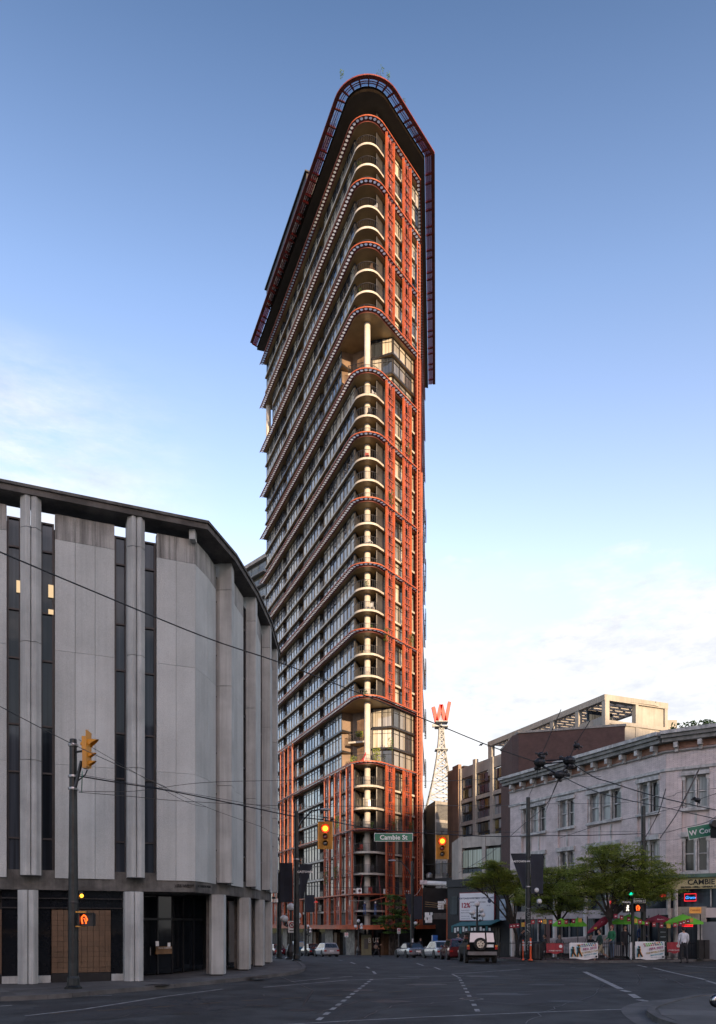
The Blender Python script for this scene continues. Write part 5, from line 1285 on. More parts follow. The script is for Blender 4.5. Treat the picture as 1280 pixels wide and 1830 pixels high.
pedsig(1144, 1623, 46.1, 'pedestrian signal with glowing orange hand on the pub corner post', 'hand', .55, 1.1)
def plate(px0, px1, y0, y1, D, txt, m, tm, lab, size, name='street_name_sign', cat='sign', border=None, tilt=0.0, yaw=0.0):
    a, b = P(px0, (y0+y1)/2, D), P(px1, (y0+y1)/2, D); w = b.x-a.x; h = (y1-y0)/F*D; c = (a+b)/2
    t = thing(name, lab, cat, tuple(c)); u = Vector((math.cos(yaw)*math.cos(tilt), math.sin(yaw), math.sin(tilt))).normalized(); n = Vector((math.sin(yaw), -math.cos(yaw), 0)); v = n.cross(u)*1.0
    if v.z < 0: v = -v
    def rect(W, H, d, mt, nm):
        q = MB(); cs = [c+u*(s*W/2)+v*(r*H/2)+n*d for s, r in ((-1, -1), (1, -1), (1, 1), (-1, 1))]; bs = [p-n*.02 for p in cs]
        q.add(cs+bs, [(0, 1, 2, 3), (7, 6, 5, 4), (0, 4, 5, 1), (1, 5, 6, 2), (2, 6, 7, 3), (3, 7, 4, 0)]); q.build(nm, mt, t)
    if border: rect(w, h, .0, border, 'edge'); rect(w-.04, h-.04, .006, m, 'plate')
    else: rect(w, h, 0, m, 'plate')
    lettering(txt, tm, t, c+n*.012-v*size*.35, size, u=u, v=v, bold=.006)
    return t
SG = MATS['sign_green']; s = span_at(703)
plate(669, 738, 1489, 1504, s.y, 'Cambie St', SG, WHITE, 'green Cambie St name sign hanging from the span cable', .29, border=WHITE)
plate(1231, 1312, 1471, 1494, 33, 'W Cordova St', SG, WHITE, 'green W Cordova street sign hanging at the right edge', .30, tilt=R(10), yaw=R(-8), border=WHITE)
c = P(1277, 1478, 32.5); t = thing('traffic_signal', 'dark back of a hanging signal cut by the right edge', 'traffic light', tuple(c)); q = MB(); q.box((c.x+.1, c.y, c.z-.1), (.34, .34, .7), R(30)); q.build('housing', BLACK, t); q = MB(); q.lathe((c.x-.1, c.y-.1, c.z+.1), [(.18, 0), (.16, -.22)], 10, axis='Y'); q.build('visor', BLACK, t)
plate(1114, 1126, 1609, 1616, 46.0, 'CORDOVA', mat('black_plate', (.012, .012, .014), .5), WHITE, 'small black Cordova name plate over the walking figure signal', .1)
plate(1133, 1154, 1606, 1614, 46.0, 'CAMBIE ST', MATS['black_plate'], WHITE, 'small black Cambie St name plate over the orange hand signal', .14, border=WHITE)
# no parking sign on the globe lamp post, two small signs by the tower
def roundsign(px, y, D, lab, w=.45, h=.68, post=None, sym=True):
    c = P(px, y, D); t = thing('parking_sign', lab, 'sign', tuple(c)); MB().box((c.x, D, c.z), (w, .02, h)).build('plate', WHITE, t)
    CR = mat('sign_red', (.55, .02, .03), .5); q = MB(); r = w*.33; zc = c.z+h*.15
    q.tube([(c.x+r*math.cos(a*math.pi/10), D-.02, zc+r*math.sin(a*math.pi/10)) for a in range(21)], .028*w/.45, 5); q.tube([(c.x-r*.7, D-.02, zc+r*.7), (c.x+r*.7, D-.02, zc-r*.7)], .02, 5); q.build('prohibition_ring', CR, t)
    lettering('P', BLACK, t, (c.x, D-.014, zc-r*.45), r*1.4); MB().box((c.x, D-.014, c.z-h*.33), (w*.6, .006, .05)).build('arrow', BLACK, t)
    if post: x = (post-CX)/F*D; q = MB(); q.tube([(x, D+.03, gz(D)+.1), (x, D+.03, c.z+h/2)], .03, 6); q.build('post', mat('galvanised_post', (.2, .21, .22), .5, .5, .1), t)
roundsign(522, 1656.5, 45.8, 'no parking sign fixed to the five globe lamp post'); roundsign(619.5, 1671, 88, 'small parking sign on a thin post left of the tower entrance', .4, .5, 618.5)
roundsign(713, 1664, 74, 'small parking sign on a thin post left of the silver convertible', .3, .5, 713)
# blue parking board, orange posts, bin
c = P(778, 1677, 84); t = thing('information_board', 'small blue and white board behind the parked silver saloon', 'sign', (c.x, 84, gz(84))); MB().box((c.x, 84, c.z), (.55, .08, .65)).build('board', mat('parking_blue', (.03, .15, .5), .5), t); MB().box((c.x-.33, 84, c.z), (.1, .08, .65)).build('side_panel', WHITE, t); MB().box((c.x, 84, (c.z-.3+gz(84))/2), (.08, .06, c.z-.3-gz(84))).build('post', DARKM, t)
ORM = mat('orange_plastic', (.75, .09, .02), .45, 0, .08); BW = mat('reflective_white', (.7, .7, .7), .4)
for px, D, h, lab in ((948.5, 45.9, 1.28, 'taller orange delineator post right of the graffiti pole'), (935, 46.2, 1.15, 'thin orange post half hidden left of the graffiti pole')):
    x = (px-CX)/F*D; t = thing('delineator_post', lab, 'bollard', (x, D, gz(D)+.12)); r = .055 if px > 940 else .03
    MB().lathe((x, D, gz(D)+.12), [(r*2.6, 0), (r*2.4, .05), (r*1.3, .08), (r, .12), (r*.95, h), (r*.5, h+.04)], 10).build('post', ORM, t)
    for z in (.85, 1.02): MB().lathe((x, D, gz(D)+.12+z), [(r*1.08, 0), (r*1.08, .09)], 10).build('reflective_band', BW, t)
c = base_at(958, 1716, .12); t = thing('litter_bin', 'black slatted litter bin beside the orange post', 'bin', tuple(c)); q = MB(); q.lathe((c.x, c.y, c.z), [(.34, 0), (.4, .1), (.42, 1.0), (.36, 1.08), (.3, 1.1)], 14); q.build('body', BLACK, t)
for k in range(14): a = k*math.pi/7; MB().box((c.x+.43*math.cos(a), c.y+.43*math.sin(a), c.z+.55), (.03, .08, .85), a).build('slat', DARKM, t)

# ================================================================ overhead wires
def wire(pts, D, lab, r=.018, name='overhead_wire', sag=0.0, smoothit=True, m=None, cat='wire', group=None):
    Ds = D if isinstance(D, (list, tuple)) else [D]*len(pts)
    if len(Ds) == 2 and len(pts) > 2: Ds = [Ds[0]+(Ds[1]-Ds[0])*(p[0]-pts[0][0])/(pts[-1][0]-pts[0][0]) for p in pts]
    v = [tuple(P(p[0], p[1], d)) for p, d in zip(pts, Ds)]
    if smoothit and len(v) > 2: v = smooth([Vector(p) for p in v], 5)
    q = MB(); q.tube(v, r*.78, 5); c = v[0]
    return q.build(name, m or BLACK, None, loc=c, label=lab, cat=cat, group=group)
s1_, s2_, s3_ = span_at(581), span_at(703), span_at(790)
wire([(141, 1387), (200, 1397), (300, 1413), (420, 1437), (520, 1458), (581, 1466), (640, 1477), (703, 1485), (790, 1491), (880, 1495), (945, 1494), (1050, 1493), (1148, 1490)], [span_at(px).y for px in (141, 200, 300, 420, 520, 581, 640, 703, 790, 880, 945, 1050, 1148)], 'heavy span cable that carries the red signals and the green sign', .028)
wire([(141, 1384), (420, 1432), (581, 1461), (790, 1486), (1148, 1486)], [span_at(px).y for px in (141, 420, 581, 790, 1148)], 'thin messenger wire running just above the span cable', .010)
wire([(-20, 978), (165, 1056), (370, 1140), (500, 1184), (640, 1238), (770, 1290), (870, 1331), (958, 1362)], [12, 20], 'long trolley wire falling from the upper left edge across the tower', .016)
wire([(-20, 1252), (132, 1331), (240, 1381), (370, 1443), (500, 1520), (528, 1534)], [18, 20, 26, 34, 43, 44.5], 'thin wire sloping down across the concrete block to the lamp arm pole', .013)
wire([(141, 1414), (240, 1414), (360, 1399), (500, 1395), (640, 1394), (780, 1396), (930, 1390), (1033, 1388), (1075, 1388)], [25, 40], 'nearly level wire crossing below the tower lobby', .013)
wire([(141, 1416), (240, 1424), (330, 1432), (500, 1440), (640, 1441), (780, 1440), (900, 1440), (940, 1437), (1060, 1436), (1130, 1433), (1200, 1423), (1216, 1416), (1290, 1408)], [25, 45], 'lower level wire from the left pole to the pink hotel', .014)
wire([(141, 1322), (240, 1380), (330, 1432), (372, 1443)], [25, 30], 'short guy wire from the top of the near left pole', .010)
wire([(280, 1400), (373, 1444), (465, 1477), (500, 1492), (600, 1500)], [28, 36], 'thin wire with small insulators below the span cable', .010)
wire([(958, 1362), (1000, 1384), (1040, 1405), (1100, 1425), (1200, 1446), (1300, 1468)], [20, 24], 'trolley wire running right from the left overhead fitting', .016)
wire([(1020, 1362), (1060, 1388), (1090, 1398), (1160, 1420), (1230, 1437), (1300, 1452)], [20, 22], 'trolley wire running right from the right overhead fitting', .018)
wire([(965, 1356), (985, 1310), (1003, 1268)], 20, 'thin rod rising left above the overhead fittings', .014)
wire([(1018, 1356), (1032, 1325), (1055, 1288)], 20, 'thin rod rising right above the overhead fittings', .014)
wire([(1002, 1384), (996, 1400), (975, 1440), (940, 1470), (870, 1530), (820, 1560)], [20, 30], 'wire dropping left from the overhead fittings to the billboard roof', .012)
wire([(962, 1368), (958, 1392), (945, 1425)], [20, 24], 'short wire from the left overhead fitting to the graffiti pole top', .010)
wire([(1000, 1386), (985, 1425), (975, 1452)], [20, 24], 'short hanging wire under the middle overhead fitting', .010)
wire([(1000, 1498), (1080, 1472), (1140, 1460), (1220, 1440), (1246, 1430), (1290, 1415)], [42, 30], 'wire with a black insulator rising to the right edge before the hotel', .016)
wire([(1250, 1374), (1235, 1405), (1217, 1441)], 26, 'upper thick black pull-off rod before the hotel corner window', .035, sag=0)
wire([(1217, 1441), (1205, 1462), (1180, 1498)], 26, 'lower black pull-off rod reaching down to the trolley pole', .022)
wire([(1190, 1410), (1178, 1450), (1160, 1486), (1148, 1503)], [28, 34], 'thin black pull-off rod right of the trolley pole', .020)
wire([(1140, 1490), (1180, 1490), (1220, 1480), (1262, 1470), (1290, 1452)], [44, 32], 'kinked cable holding the green W Cordova sign', .018)
wire([(1148, 1497), (1170, 1503), (1225, 1498), (1290, 1480)], [46, 36], 'thin cable just below the W Cordova sign cable', .010)
wire([(528, 1536), (560, 1548), (620, 1556), (700, 1582), (735, 1602)], [44.5, 68], 'thin cable from the lamp arm pole towards the far lamp pole', .018)
wire([(480, 1579), (600, 1586), (700, 1586), (736, 1582)], [60, 70], 'dark level cable across the lower storeys of the tower', .022)
wire([(714, 1602), (725, 1606), (745, 1598), (758, 1575)], [72, 96], 'slack pale hose looped from the tree to the bridge end', .03, m=mat('pale_hose', (.5, .42, .38), .6), name='hose', cat='hose')
for k, dy in enumerate((0, 4, 8)): wire([(760, 1612+dy), (800, 1617+dy*.8), (830, 1622+dy)], [98, 94], ['uppermost', 'middle', 'lowest'][k]+' of the three yellow cables under the footbridge', .03, m=mat('yellow_cable', (.42, .26, .12), .6), name='yellow_cable')
wire([(0, 1178), (130, 1210)], 14, 'short far wire at the left edge', .006) if False else None
# overhead fittings where trolley wires cross
def fitting(px, y, D, lab, s=1.0, sh=0):
    c = P(px, y, D); t = thing('wire_fitting', lab, 'wire fitting', tuple(c)); r_ = random.Random(int(px))
    q = MB(); q.ball(c, .11*s, 10, sc=(1.2, 1, .9)); q.build('body', BLACK, t)
    for k in range(4):
        a = r_.uniform(0, 6.28); q = MB(); e_ = c+Vector((math.cos(a)*.2, r_.uniform(-.1, .1), math.sin(a)*.12))*s; q.tube([c, e_], .03*s, 6); q.ball(e_, .045*s, 6); q.build('clamp', DARKM, t)
fitting(965, 1363, 20, 'left black junction fitting on the trolley wires', 1.2); fitting(1018, 1360, 20, 'right black junction fitting on the trolley wires', 1.25); fitting(1000, 1385, 20, 'lower black junction fitting where the trolley wires cross', 1.1)
fitting(967, 1349, 20, 'small insulator above the left junction fitting', .7); fitting(1031, 1333, 20, 'small insulator above the right junction fitting', .7)
fitting(860, 1331, 18.9, 'small knot on the long trolley wire before the brick block', .25); fitting(1247, 1430, 31, 'square black insulator before the hotel corner window', 1.0)
for a, b, lab in (((965, 1360), (1018, 1357), 'upper short bar joining the two junction fittings'), ((965, 1366), (1018, 1361), 'lower short bar joining the two junction fittings'), ((1018, 1362), (1000, 1385), 'slanted bar between right and lower junction fittings'), ((965, 1368), (1000, 1385), 'slanted bar between left and lower junction fittings')):
    wire([a, b], 20, lab, .024, name='joining_bar', cat='wire fitting')

# ================================================================ trees
def tree(px, ybase, D, crowns, lab, mleaf, nleaf, seed, size=.09, name='street_tree', lean=0.0, branches=7, trunk_r=.14, h=.12, pad=.24):
    r = random.Random(seed); x = (px-CX)/F*D; z0 = gz(D)+h
    t = thing(name, lab, 'tree', (x, D, z0)); cs = [(P(cx, cy, D+dd), rx, rz, ry) for cx, cy, rx, rz, ry, dd in crowns]
    zf = min(c[0].z for c in cs)-.4; fork = Vector((x+lean, D, max(z0+1.2, min(zf, z0+2.4)))) if nleaf > 3000 else Vector((x, D, z0+1.5))
    MB().tube([(x, D, z0), (x-.04, D, z0+(fork.z-z0)*.4), (x+lean*.5+.05, D, z0+(fork.z-z0)*.75), tuple(fork)], [trunk_r*1.25, trunk_r, trunk_r*.85, trunk_r*.8], 8).build('trunk', BARK, t)
    q = MB(); tips = []
    for c, rx, rz, ry in cs:
        p = [fork, fork.lerp(c, .4)+Vector((0, r.uniform(-.2, .2), .25)), fork.lerp(c, .75)+Vector((0, 0, .15)), c]; q.tube(p, [trunk_r*.6, trunk_r*.4, trunk_r*.25, .02], 6)
        for k in range(branches):
            a = r.uniform(0, 6.28); e_ = c+Vector((math.cos(a)*rx*.85, math.sin(a)*ry*.8, r.uniform(-.5, .6)*rz)); s_ = p[1].lerp(c, r.uniform(.3, .9)); q.tube([s_, s_.lerp(e_, .5)+Vector((0, 0, .12)), e_], [.05, .03, .008], 4, cap=False); tips.append((e_, rx*.35))
    q.build('limbs', BARK, t)
    q = MB(); vol = sum(c[1]*c[2]*c[3] for c in cs)
    for c, rx, rz, ry in cs:
        n = int(nleaf*(rx*rz*ry)/vol)
        # flat sprays: clumps inside the ellipsoid, each a thin disc of leaflets
        ncl = max(8, n//70); cl = []
        for k in range(ncl):
            while True:
                u = Vector((r.uniform(-1, 1), r.uniform(-1, 1), r.uniform(-1, 1)))
                if u.length < 1: break
            u = u*(.55+.6*r.random()/max(.3, u.length)) if u.length > .35 else u*1.6
            cl.append((c+Vector((u.x*rx, u.y*ry, u.z*rz)), r.uniform(.55, 1.15)))
        for k in range(n):
            cc, s_ = cl[k % ncl]; a = r.uniform(0, 6.28); d = math.sqrt(r.random())*s_*pad*2.2
            p = cc+Vector((math.cos(a)*d, math.sin(a)*d, r.gauss(0, .05)-.25*d*d+.0))
            sz = size*r.uniform(.6, 1.3); b = r.uniform(0, 6.28); u = Vector((math.cos(b), math.sin(b), r.uniform(-.7, .3))).normalized(); v = u.cross(Vector((r.uniform(-.6, .6), r.uniform(-.6, .6), 1))).normalized()
            q.add([p-u*sz, p-v*sz*.45, p+u*sz, p+v*sz*.45], [(0, 1, 2, 3)])
    q.build('crown', mleaf, t, kind='stuff'); return t
tree(1093, 1712, 47.0, [(1105, 1530, 1.9, .75, 1.6, 0), (1060, 1555, 1.9, .8, 1.6, .4), (1150, 1555, 2.0, .8, 1.6, -.3), (1040, 1590, 1.5, .8, 1.4, .5), (1105, 1580, 2.2, .8, 1.8, 0), (1165, 1590, 1.8, .8, 1.4, -.4), (1195, 1570, 1.2, .5, 1, 0), (1130, 1605, 1.3, .5, 1.2, 0), (1075, 1515, .8, .4, .8, 0)], 'large spreading locust tree before the pink hotel', LEAF, 64000, 1, .06, lean=-.1, trunk_r=.15)
tree(1000, 1700, 52, [(985, 1575, 1.5, .9, 1.4, 0), (960, 1600, 1.4, .8, 1.4, 0), (1010, 1600, 1.5, .9, 1.2, 0), (1000, 1560, 1.2, .6, 1.0, 0), (1035, 1620, 1.2, .6, 1.0, 0), (975, 1625, 1.2, .5, 1.0, 0)], 'smaller light green locust tree right of the graffiti pole', LEAF, 32000, 2, .062, trunk_r=.12)
tree(925, 1700, 62, [(868, 1568, 1.3, .55, 1.2, 0), (846, 1580, 1.0, .4, 1.0, 0), (893, 1560, 1.3, .7, 1.2, 0), (905, 1587, 1.4, .55, 1.2, 0), (880, 1545, 1.0, .4, 1.0, 0), (928, 1606, .9, .6, 1.0, 0), (922, 1575, 1.2, .7, 1.0, 0)], 'yellow green locust tree leaning over the black shop roof', LEAF, 30000, 4, .068, lean=-.3, trunk_r=.14)
tree(708, 1706, 76, [(705, 1610, .9, .9, .8, 0), (700, 1630, 1.1, 1.0, .9, 0), (718, 1622, .9, 1.0, .8, 0), (690, 1645, 1.0, .6, .8, 0), (705, 1660, 1.2, .8, .9, 0), (728, 1650, .8, .9, .8, 0)], 'young thin maple tree standing before the tower corner', LEAF2, 2600, 5, .16, trunk_r=.07, branches=5, pad=.35)
# planting on the tower: creepers on the screens and pots on the balconies
def shrub(c, r0, h0, lab, n=160, m=LEAF2, seed=0, group=None, size=.09):
    r = random.Random(seed); q = MB()
    for k in range(n):
        a = r.uniform(0, 6.28); d = math.sqrt(r.random())*r0; p = Vector(c)+Vector((math.cos(a)*d, math.sin(a)*d, r.random()*h0)); sz = size*r.uniform(.6, 1.4)
        u = Vector((r.uniform(-1, 1), r.uniform(-1, 1), r.uniform(-1, 1))).normalized(); v = u.orthogonal().normalized(); q.add([p-u*sz, p-v*sz*.5, p+u*sz, p+v*sz*.5], [(0, 1, 2, 3)])
    q.tube([c, (c[0], c[1], c[2]+h0*.7)], .02, 4, 1)
    return q.build('plant', [m, BARK], None, loc=c, label=lab, cat='plant', group=group)
for k, (px, y, D, w, h, lab) in enumerate(((611, 138, 101.5, .3, .7, 'small shrub sticking up on the left of the tower crown'), (680, 136, 101.5, .5, .9, 'leafy shrub sticking up on the right of the tower crown'), (694, 140, 102.5, .25, .6, 'tiny twig plant on the right shoulder of the tower crown'), (722, 188, 105, .2, .6, 'lone sprig halfway down the right crown edge'))): shrub(tuple(P(px, y+2, D)), w, h*1.6, lab, 70, seed=k)
for k, (px, y, fun, lab) in enumerate(((705, 1475, 'r', 'creeper on the inner red screen beside the Cambie St sign top'), (735, 1480, 'r', 'creeper on the outer red screen level with the street sign'), (691, 1135, 'r', 'creeper high on the inner red screen below the sixth band'), (735, 1145, 'r', 'dark creeper on the outer red screen above the lower lobby'), (698, 1330, 'r', 'creeper at the foot of the inner red screen over the lower band'), (732, 805, 'r', 'green tuft on the outer red screen below the upper lobby'), (700, 890, 'r', 'green tuft on the inner red screen above the seventh band'), (601, 1560, 'l', 'creeper on the middle red screen of the long side'), (582, 1570, 'l', 'creeper low on the left red screen of the long side'), (604, 1470, 'l', 'creeper on the middle red screen above the signal'))):
    A_, d_, n_ = (RP(0, -.05), dR, nR) if fun == 'r' else (LP(0, -.05), dL, nL); p = A_+d_*cross(A_, d_, px); z = EYE+(HY-y)/F*p.y; shrub((p.x, p.y, z-.8), .4, 1.7, lab, 120, seed=20+k)
for k, (px, y, D, w, h, lab) in enumerate(((632, 1372, 107.8, .5, 1.6, 'round potted tree in the lower sky lobby left of the column'), (673, 1362, 105.2, .55, 1.9, 'tall potted tree in the lower sky lobby right of the column'), (642, 1317, 108.5, .5, .8, 'leafy box plant on the small balcony of the lower lobby'))): shrub(tuple(P(px, y, D)), w, h, lab, 220, LEAF, 40+k, size=.12)
# plants along the hotel cornice
for k in range(6): c = hr(1205+k*13, -.2); shrub((c.x, c.y, 14.4), .25, .55, ['spiky plant on the hotel roof nearest its corner', 'second roof plant right of the hotel corner', 'third small roof plant above the hotel cornice', 'fourth roof plant above the cornice brackets', 'fifth roof plant close to the right edge', 'roof plant cut by the right edge'][k], 40, seed=60+k, size=.14)
# sun umbrella leaning in the lower lobby
c = P(652, 1366, 103.6); t = thing('closed_parasol', 'red and white folded parasol leaning on the lower lobby railing', 'parasol', tuple(c)); q = MB(); q.tube([(c.x-.5, c.y, c.z), (c.x, c.y, c.z+.9), (c.x+.15, c.y, c.z+1.6)], [.35, .22, .03], 7); q.build('canopy', mat('parasol_red', (.5, .03, .03), .7), t); q = MB(); q.tube([(c.x-.1, c.y-.22, c.z+.1), (c.x+.1, c.y-.2, c.z+1.1)], [.12, .05], 5); q.build('white_fold', WHITE, t)
# ================================================================ vehicles
def car(lab, rear, head, L, Wd, H, paint, kind='sedan', wheel=.32, cat='car', name='parked_car', trim=None):
    """rear: ground point under the middle of the tail; head: unit xy direction of travel. Local frame: +y forward."""
    d = Vector(head).normalized(); c = Vector(rear[:2])+d*(L/2); rz = math.atan2(-d.x, d.y); z = gz(c.y)
    t = thing(name, lab, cat, (c.x, c.y, z)); OFF[t] = Vector((0, 0, 0)); t.rotation_euler = (math.atan((gz(c.y+1)-gz(c.y-1))/2)*d.y, 0, rz)
    hw = Wd/2; l = L/2; g = .2 if kind != 'suv' else .36
    belt = {'sedan': .86, 'coupe': .86, 'wagon': .9, 'suv': 1.14, 'pickup': 1.05}[kind]
    secs = [(-l, g+.12, belt-.10, .86), (-l+.06, g+.02, belt-.02, .94), (-l+.5, g, belt+.03, 1.0), (0, g, belt, 1.0), (l-1.1, g, belt-.02, 1.0), (l-.4, g, belt-.12, .97), (l-.08, g+.02, belt-.22, .90), (l, g+.1, belt-.32, .80)]
    if kind in ('wagon', 'suv'): secs[0] = (-l, g+.12, belt, .9); secs[1] = (-l+.06, g+.02, belt+.02, .96)
    if kind == 'suv': secs[5:] = [(l-.4, g, belt-.08, .97), (l-.08, g, belt-.12, .92), (l, g+.1, belt-.2, .86)]
    q = MB(); vs = []
    for y, zb, zt, k in secs:
        w = hw*k; vs += [(-w*.9, y, zb), (-w, y, zb+.14), (-w*1.0, y, zt-.26), (-w*.965, y, zt-.08), (-w*.86, y, zt), (w*.86, y, zt), (w*.965, y, zt-.08), (w, y, zt-.26), (w, y, zb+.14), (w*.9, y, zb)]
    n = 10; m = len(secs)
    q.add(vs, [(i*n+k, (i+1)*n+k, (i+1)*n+(k+1) % n, i*n+(k+1) % n) for i in range(m-1) for k in range(n)]+[tuple(range(n)), tuple((m-1)*n+k for k in range(n-1, -1, -1))])
    q.build('body', paint, t, smooth=False)
    gh = {'sedan': (-l+.55, -l+1.25, l-2.0, l-1.25), 'coupe': (-l+.55, -l+1.35, l-2.25, l-1.5), 'wagon': (-l+.08, -l+.42, l-2.0, l-1.2), 'suv': (-l+.04, -l+.2, l-1.9, l-1.35), 'pickup': (-l+1.9, -l+2.05, l-2.05, l-1.5)}[kind]
    y0, y1, y2, y3 = gh; h0, h1 = hw*.88, hw*.70 if kind != 'suv' else hw*.80; zt = H; b = belt-.02
    def ring(z, s): k = s; return [(-(h0+(h1-h0)*k), y0+(y1-y0)*k, z), ((h0+(h1-h0)*k), y0+(y1-y0)*k, z), ((h0+(h1-h0)*k), y3+(y2-y3)*k, z), (-(h0+(h1-h0)*k), y3+(y2-y3)*k, z)]
    q = MB(); A, B = ring(b, 0), ring(zt-.07, .93); Cc = [(x*.86, y+(.12 if i < 2 else -.12), zt) for i, (x, y, z_) in enumerate(ring(zt, 1))]
    q.add(A+B+Cc, [(i, (i+1) % 4, 4+(i+1) % 4, 4+i) for i in range(4)]+[(4+i, 4+(i+1) % 4, 8+(i+1) % 4, 8+i) for i in range(4)]+[(8, 9, 10, 11)])
    q.build('cabin', trim or paint, t)
    A, B = [Vector(p) for p in A], [Vector(p) for p in B]
    def pane(a, b_, c_, d_, f0=.06, f1=.94, g0=.08, g1=.92, nm='window'):
        P_ = lambda u, v: a.lerp(b_, u).lerp(d_.lerp(c_, u), v); pts = [P_(f0, g0), P_(f1, g0), P_(f1, g1), P_(f0, g1)]; nn = (pts[1]-pts[0]).cross(pts[3]-pts[0]).normalized()
        ce = (A[0]+A[2])/2+Vector((0, 0, .2)); nn = nn if nn.dot(pts[0]-ce) > 0 else -nn
        MB().add([p+nn*.008 for p in pts], [(0, 1, 2, 3)]).build(nm, CGL if kind != 'suv' or nm != 'rear_window' else mat('pale_reflecting_glass', (.36, .38, .42), .08, 0, .05, spec=1), t)
    if kind == 'suv': pane(A[0], A[1], B[1], B[0], .05, .62, .1, .92, 'rear_window'); pane(A[0], A[1], B[1], B[0], .68, .95, .1, .92, 'rear_window')
    else: pane(A[0], A[1], B[1], B[0], nm='rear_window')
    pane(A[2], A[3], B[3], B[2], nm='windscreen')
    for a_, b_, c_, d_ in ((A[3], A[0], B[0], B[3]), (A[1], A[2], B[2], B[1])):
        fr = a_ is A[3]
        if kind in ('coupe', 'pickup'): pane(a_, b_, c_, d_, .12, .9)
        else:
            for f0, f1 in ((.10, .42), (.45, .72), (.75, .95)) if kind != 'sedan' else ((.12, .5), (.53, .88)): pane(a_, b_, c_, d_, f0 if fr else 1-f1, f1 if fr else 1-f0)
    for sx in (-1, 1):
        for y in (-l+.85, l-.85):
            x = sx*(hw-.10); w = MB(); w.lathe((x, y, wheel), [(wheel*.72, -.11), (wheel*.95, -.11), (wheel, -.07), (wheel, .07), (wheel*.95, .11), (wheel*.72, .11)], 18, axis='X'); wo = w.build('wheel', RUB, t)
            r_ = MB(); r_.lathe((x+sx*.075, y, wheel), [(wheel*.68, -.03), (wheel*.64, .03), (.01, .03)] if sx > 0 else [(.01, -.03), (wheel*.64, -.03), (wheel*.68, .03)], 14, axis='X')
            for k in range(5): a = k*math.pi*.4; r_.box((x+sx*.11, y+math.cos(a)*wheel*.34, wheel+math.sin(a)*wheel*.34), (.02, wheel*.16, wheel*.16))
            r_.build('rim', CHR, wo)
            MB().lathe((x+sx*.015, y, wheel+.02), [(wheel*1.2, -.1), (wheel*1.2, .092)], 16, axis='X').build('wheel_arch', RUB, t)
        zl = belt-.28 if kind != 'suv' else .9; MB().box((sx*hw*(.78 if kind != 'suv' else .88), -l-.0, zl), (hw*.30 if kind != 'suv' else hw*.16, .08, .15 if kind != 'suv' else .24)).build('tail_light', TAILR, t)
        MB().box((sx*hw*.72, l-.06, belt-.42), (hw*.34, .14, .13)).build('headlight', CHR, t)
        MB().ball((sx*(hw+.07), l-1.75 if kind != 'pickup' else l-1.8, belt+.07), .1, 8, sc=(1.0, .6, .75)).build('mirror', trim or paint, t)
        q = MB()
        for y in (-.1, .95) if kind not in ('coupe', 'pickup') else (.1,): q.box((sx*hw*1.0, y-.25, belt-.2), (.03, .16, .03))
        q.build('door_handle', BLACK, t)
    MB().box((0, -l-.02, g+.2), (Wd*.92, .12, .2)).build('bumper', mat('steel_bumper', (.14, .14, .145), .4, .3, .1) if kind == 'suv' else paint, t); MB().box((0, l, g+.16), (Wd*.88, .1, .18)).build('bumper', paint, t)
    MB().box((0 if kind != 'suv' else hw*.48, -l-.035, belt-.3 if kind != 'suv' else .98), (.42, .02, .16)).build('licence_plate', WHITE, t)
    MB().box((0, 0, g-.02), (Wd*.8, L*.9, .1)).build('underbody', RUB, t)
    return t
SIL = mat('silver_paint', (.26, .275, .30), .28, .7, .03, coat=.6); WHC = mat('pearl_paint', (.36, .37, .39), .3, .3, .03, coat=.5); MAR = mat('dark_red_paint', (.11, .012, .018), .25, .3, .03, coat=1); DKG = mat('dark_green_black_paint', (.006, .008, .009), .5, .0, .03, spec=.05); BLKC = mat('black_car_paint', (.012, .012, .014), .2, .2, .03, coat=1); BLU = mat('blue_paint', (.02, .12, .22), .3, .2, .03, coat=.8); CAN = mat('black_canvas', (.02, .02, .022), .8)
Xr = lambda px, D: (px-CX)/F*D
sv = car('dark green off-roader with spare wheel on its tail door', (Xr(862, 44.2), 44.2), (.02, 1), 4.5, 1.78, 1.84, DKG, 'suv', .37)
q = MB(); q.lathe((-.12, -2.25-.16, 1.08), [(.20, -.1), (.34, -.1), (.37, -.05), (.37, .06), (.34, .1)], 20, axis='Y'); sp_ = q.build('spare_wheel', RUB, sv)
q = MB(); q.lathe((-.12, -2.25-.30, 1.08), [(.02, -.0), (.22, .0), (.23, .08)], 18, axis='Y'); q.build('wheel_cover', CHR, sp_)
q = MB()
for k in range(5): a = k*math.pi*.4+.3; q.box((-.12+.12*math.cos(a), -2.56, 1.08+.12*math.sin(a)), (.07, .02, .05))
q.build('cover_hole', BLACK, sp_)
for sx in (-1, 1): MB().box((sx*.8, -2.28, .98), (.12, .05, .1)).build('indicator', mat('amber_lens', (.6, .2, .02), .3), sv)
car('dark red estate car parked between the silver saloon and the off-roader', (Xr(824, 54), 54), (-.04, 1), 4.5, 1.72, 1.48, MAR, 'wagon')
car('silver saloon parked behind the convertible', (Xr(800, 62.5), 62.5), (-.20, .98), 4.6, 1.78, 1.44, WHC, 'sedan')
car('silver convertible with closed black soft top', (Xr(748, 68.5), 68.5), (-.25, .97), 4.55, 1.82, 1.36, SIL, 'coupe', trim=CAN)
car('white silver estate car at the kerb left of the tower', (Xr(593, 80.5), 80.5), (-.29, .957), 4.6, 1.72, 1.44, WHC, 'wagon')
car('black saloon parked ahead of the white estate car', (Xr(566, 87), 87), (-.33, .944), 4.5, 1.75, 1.42, BLKC, 'sedan')
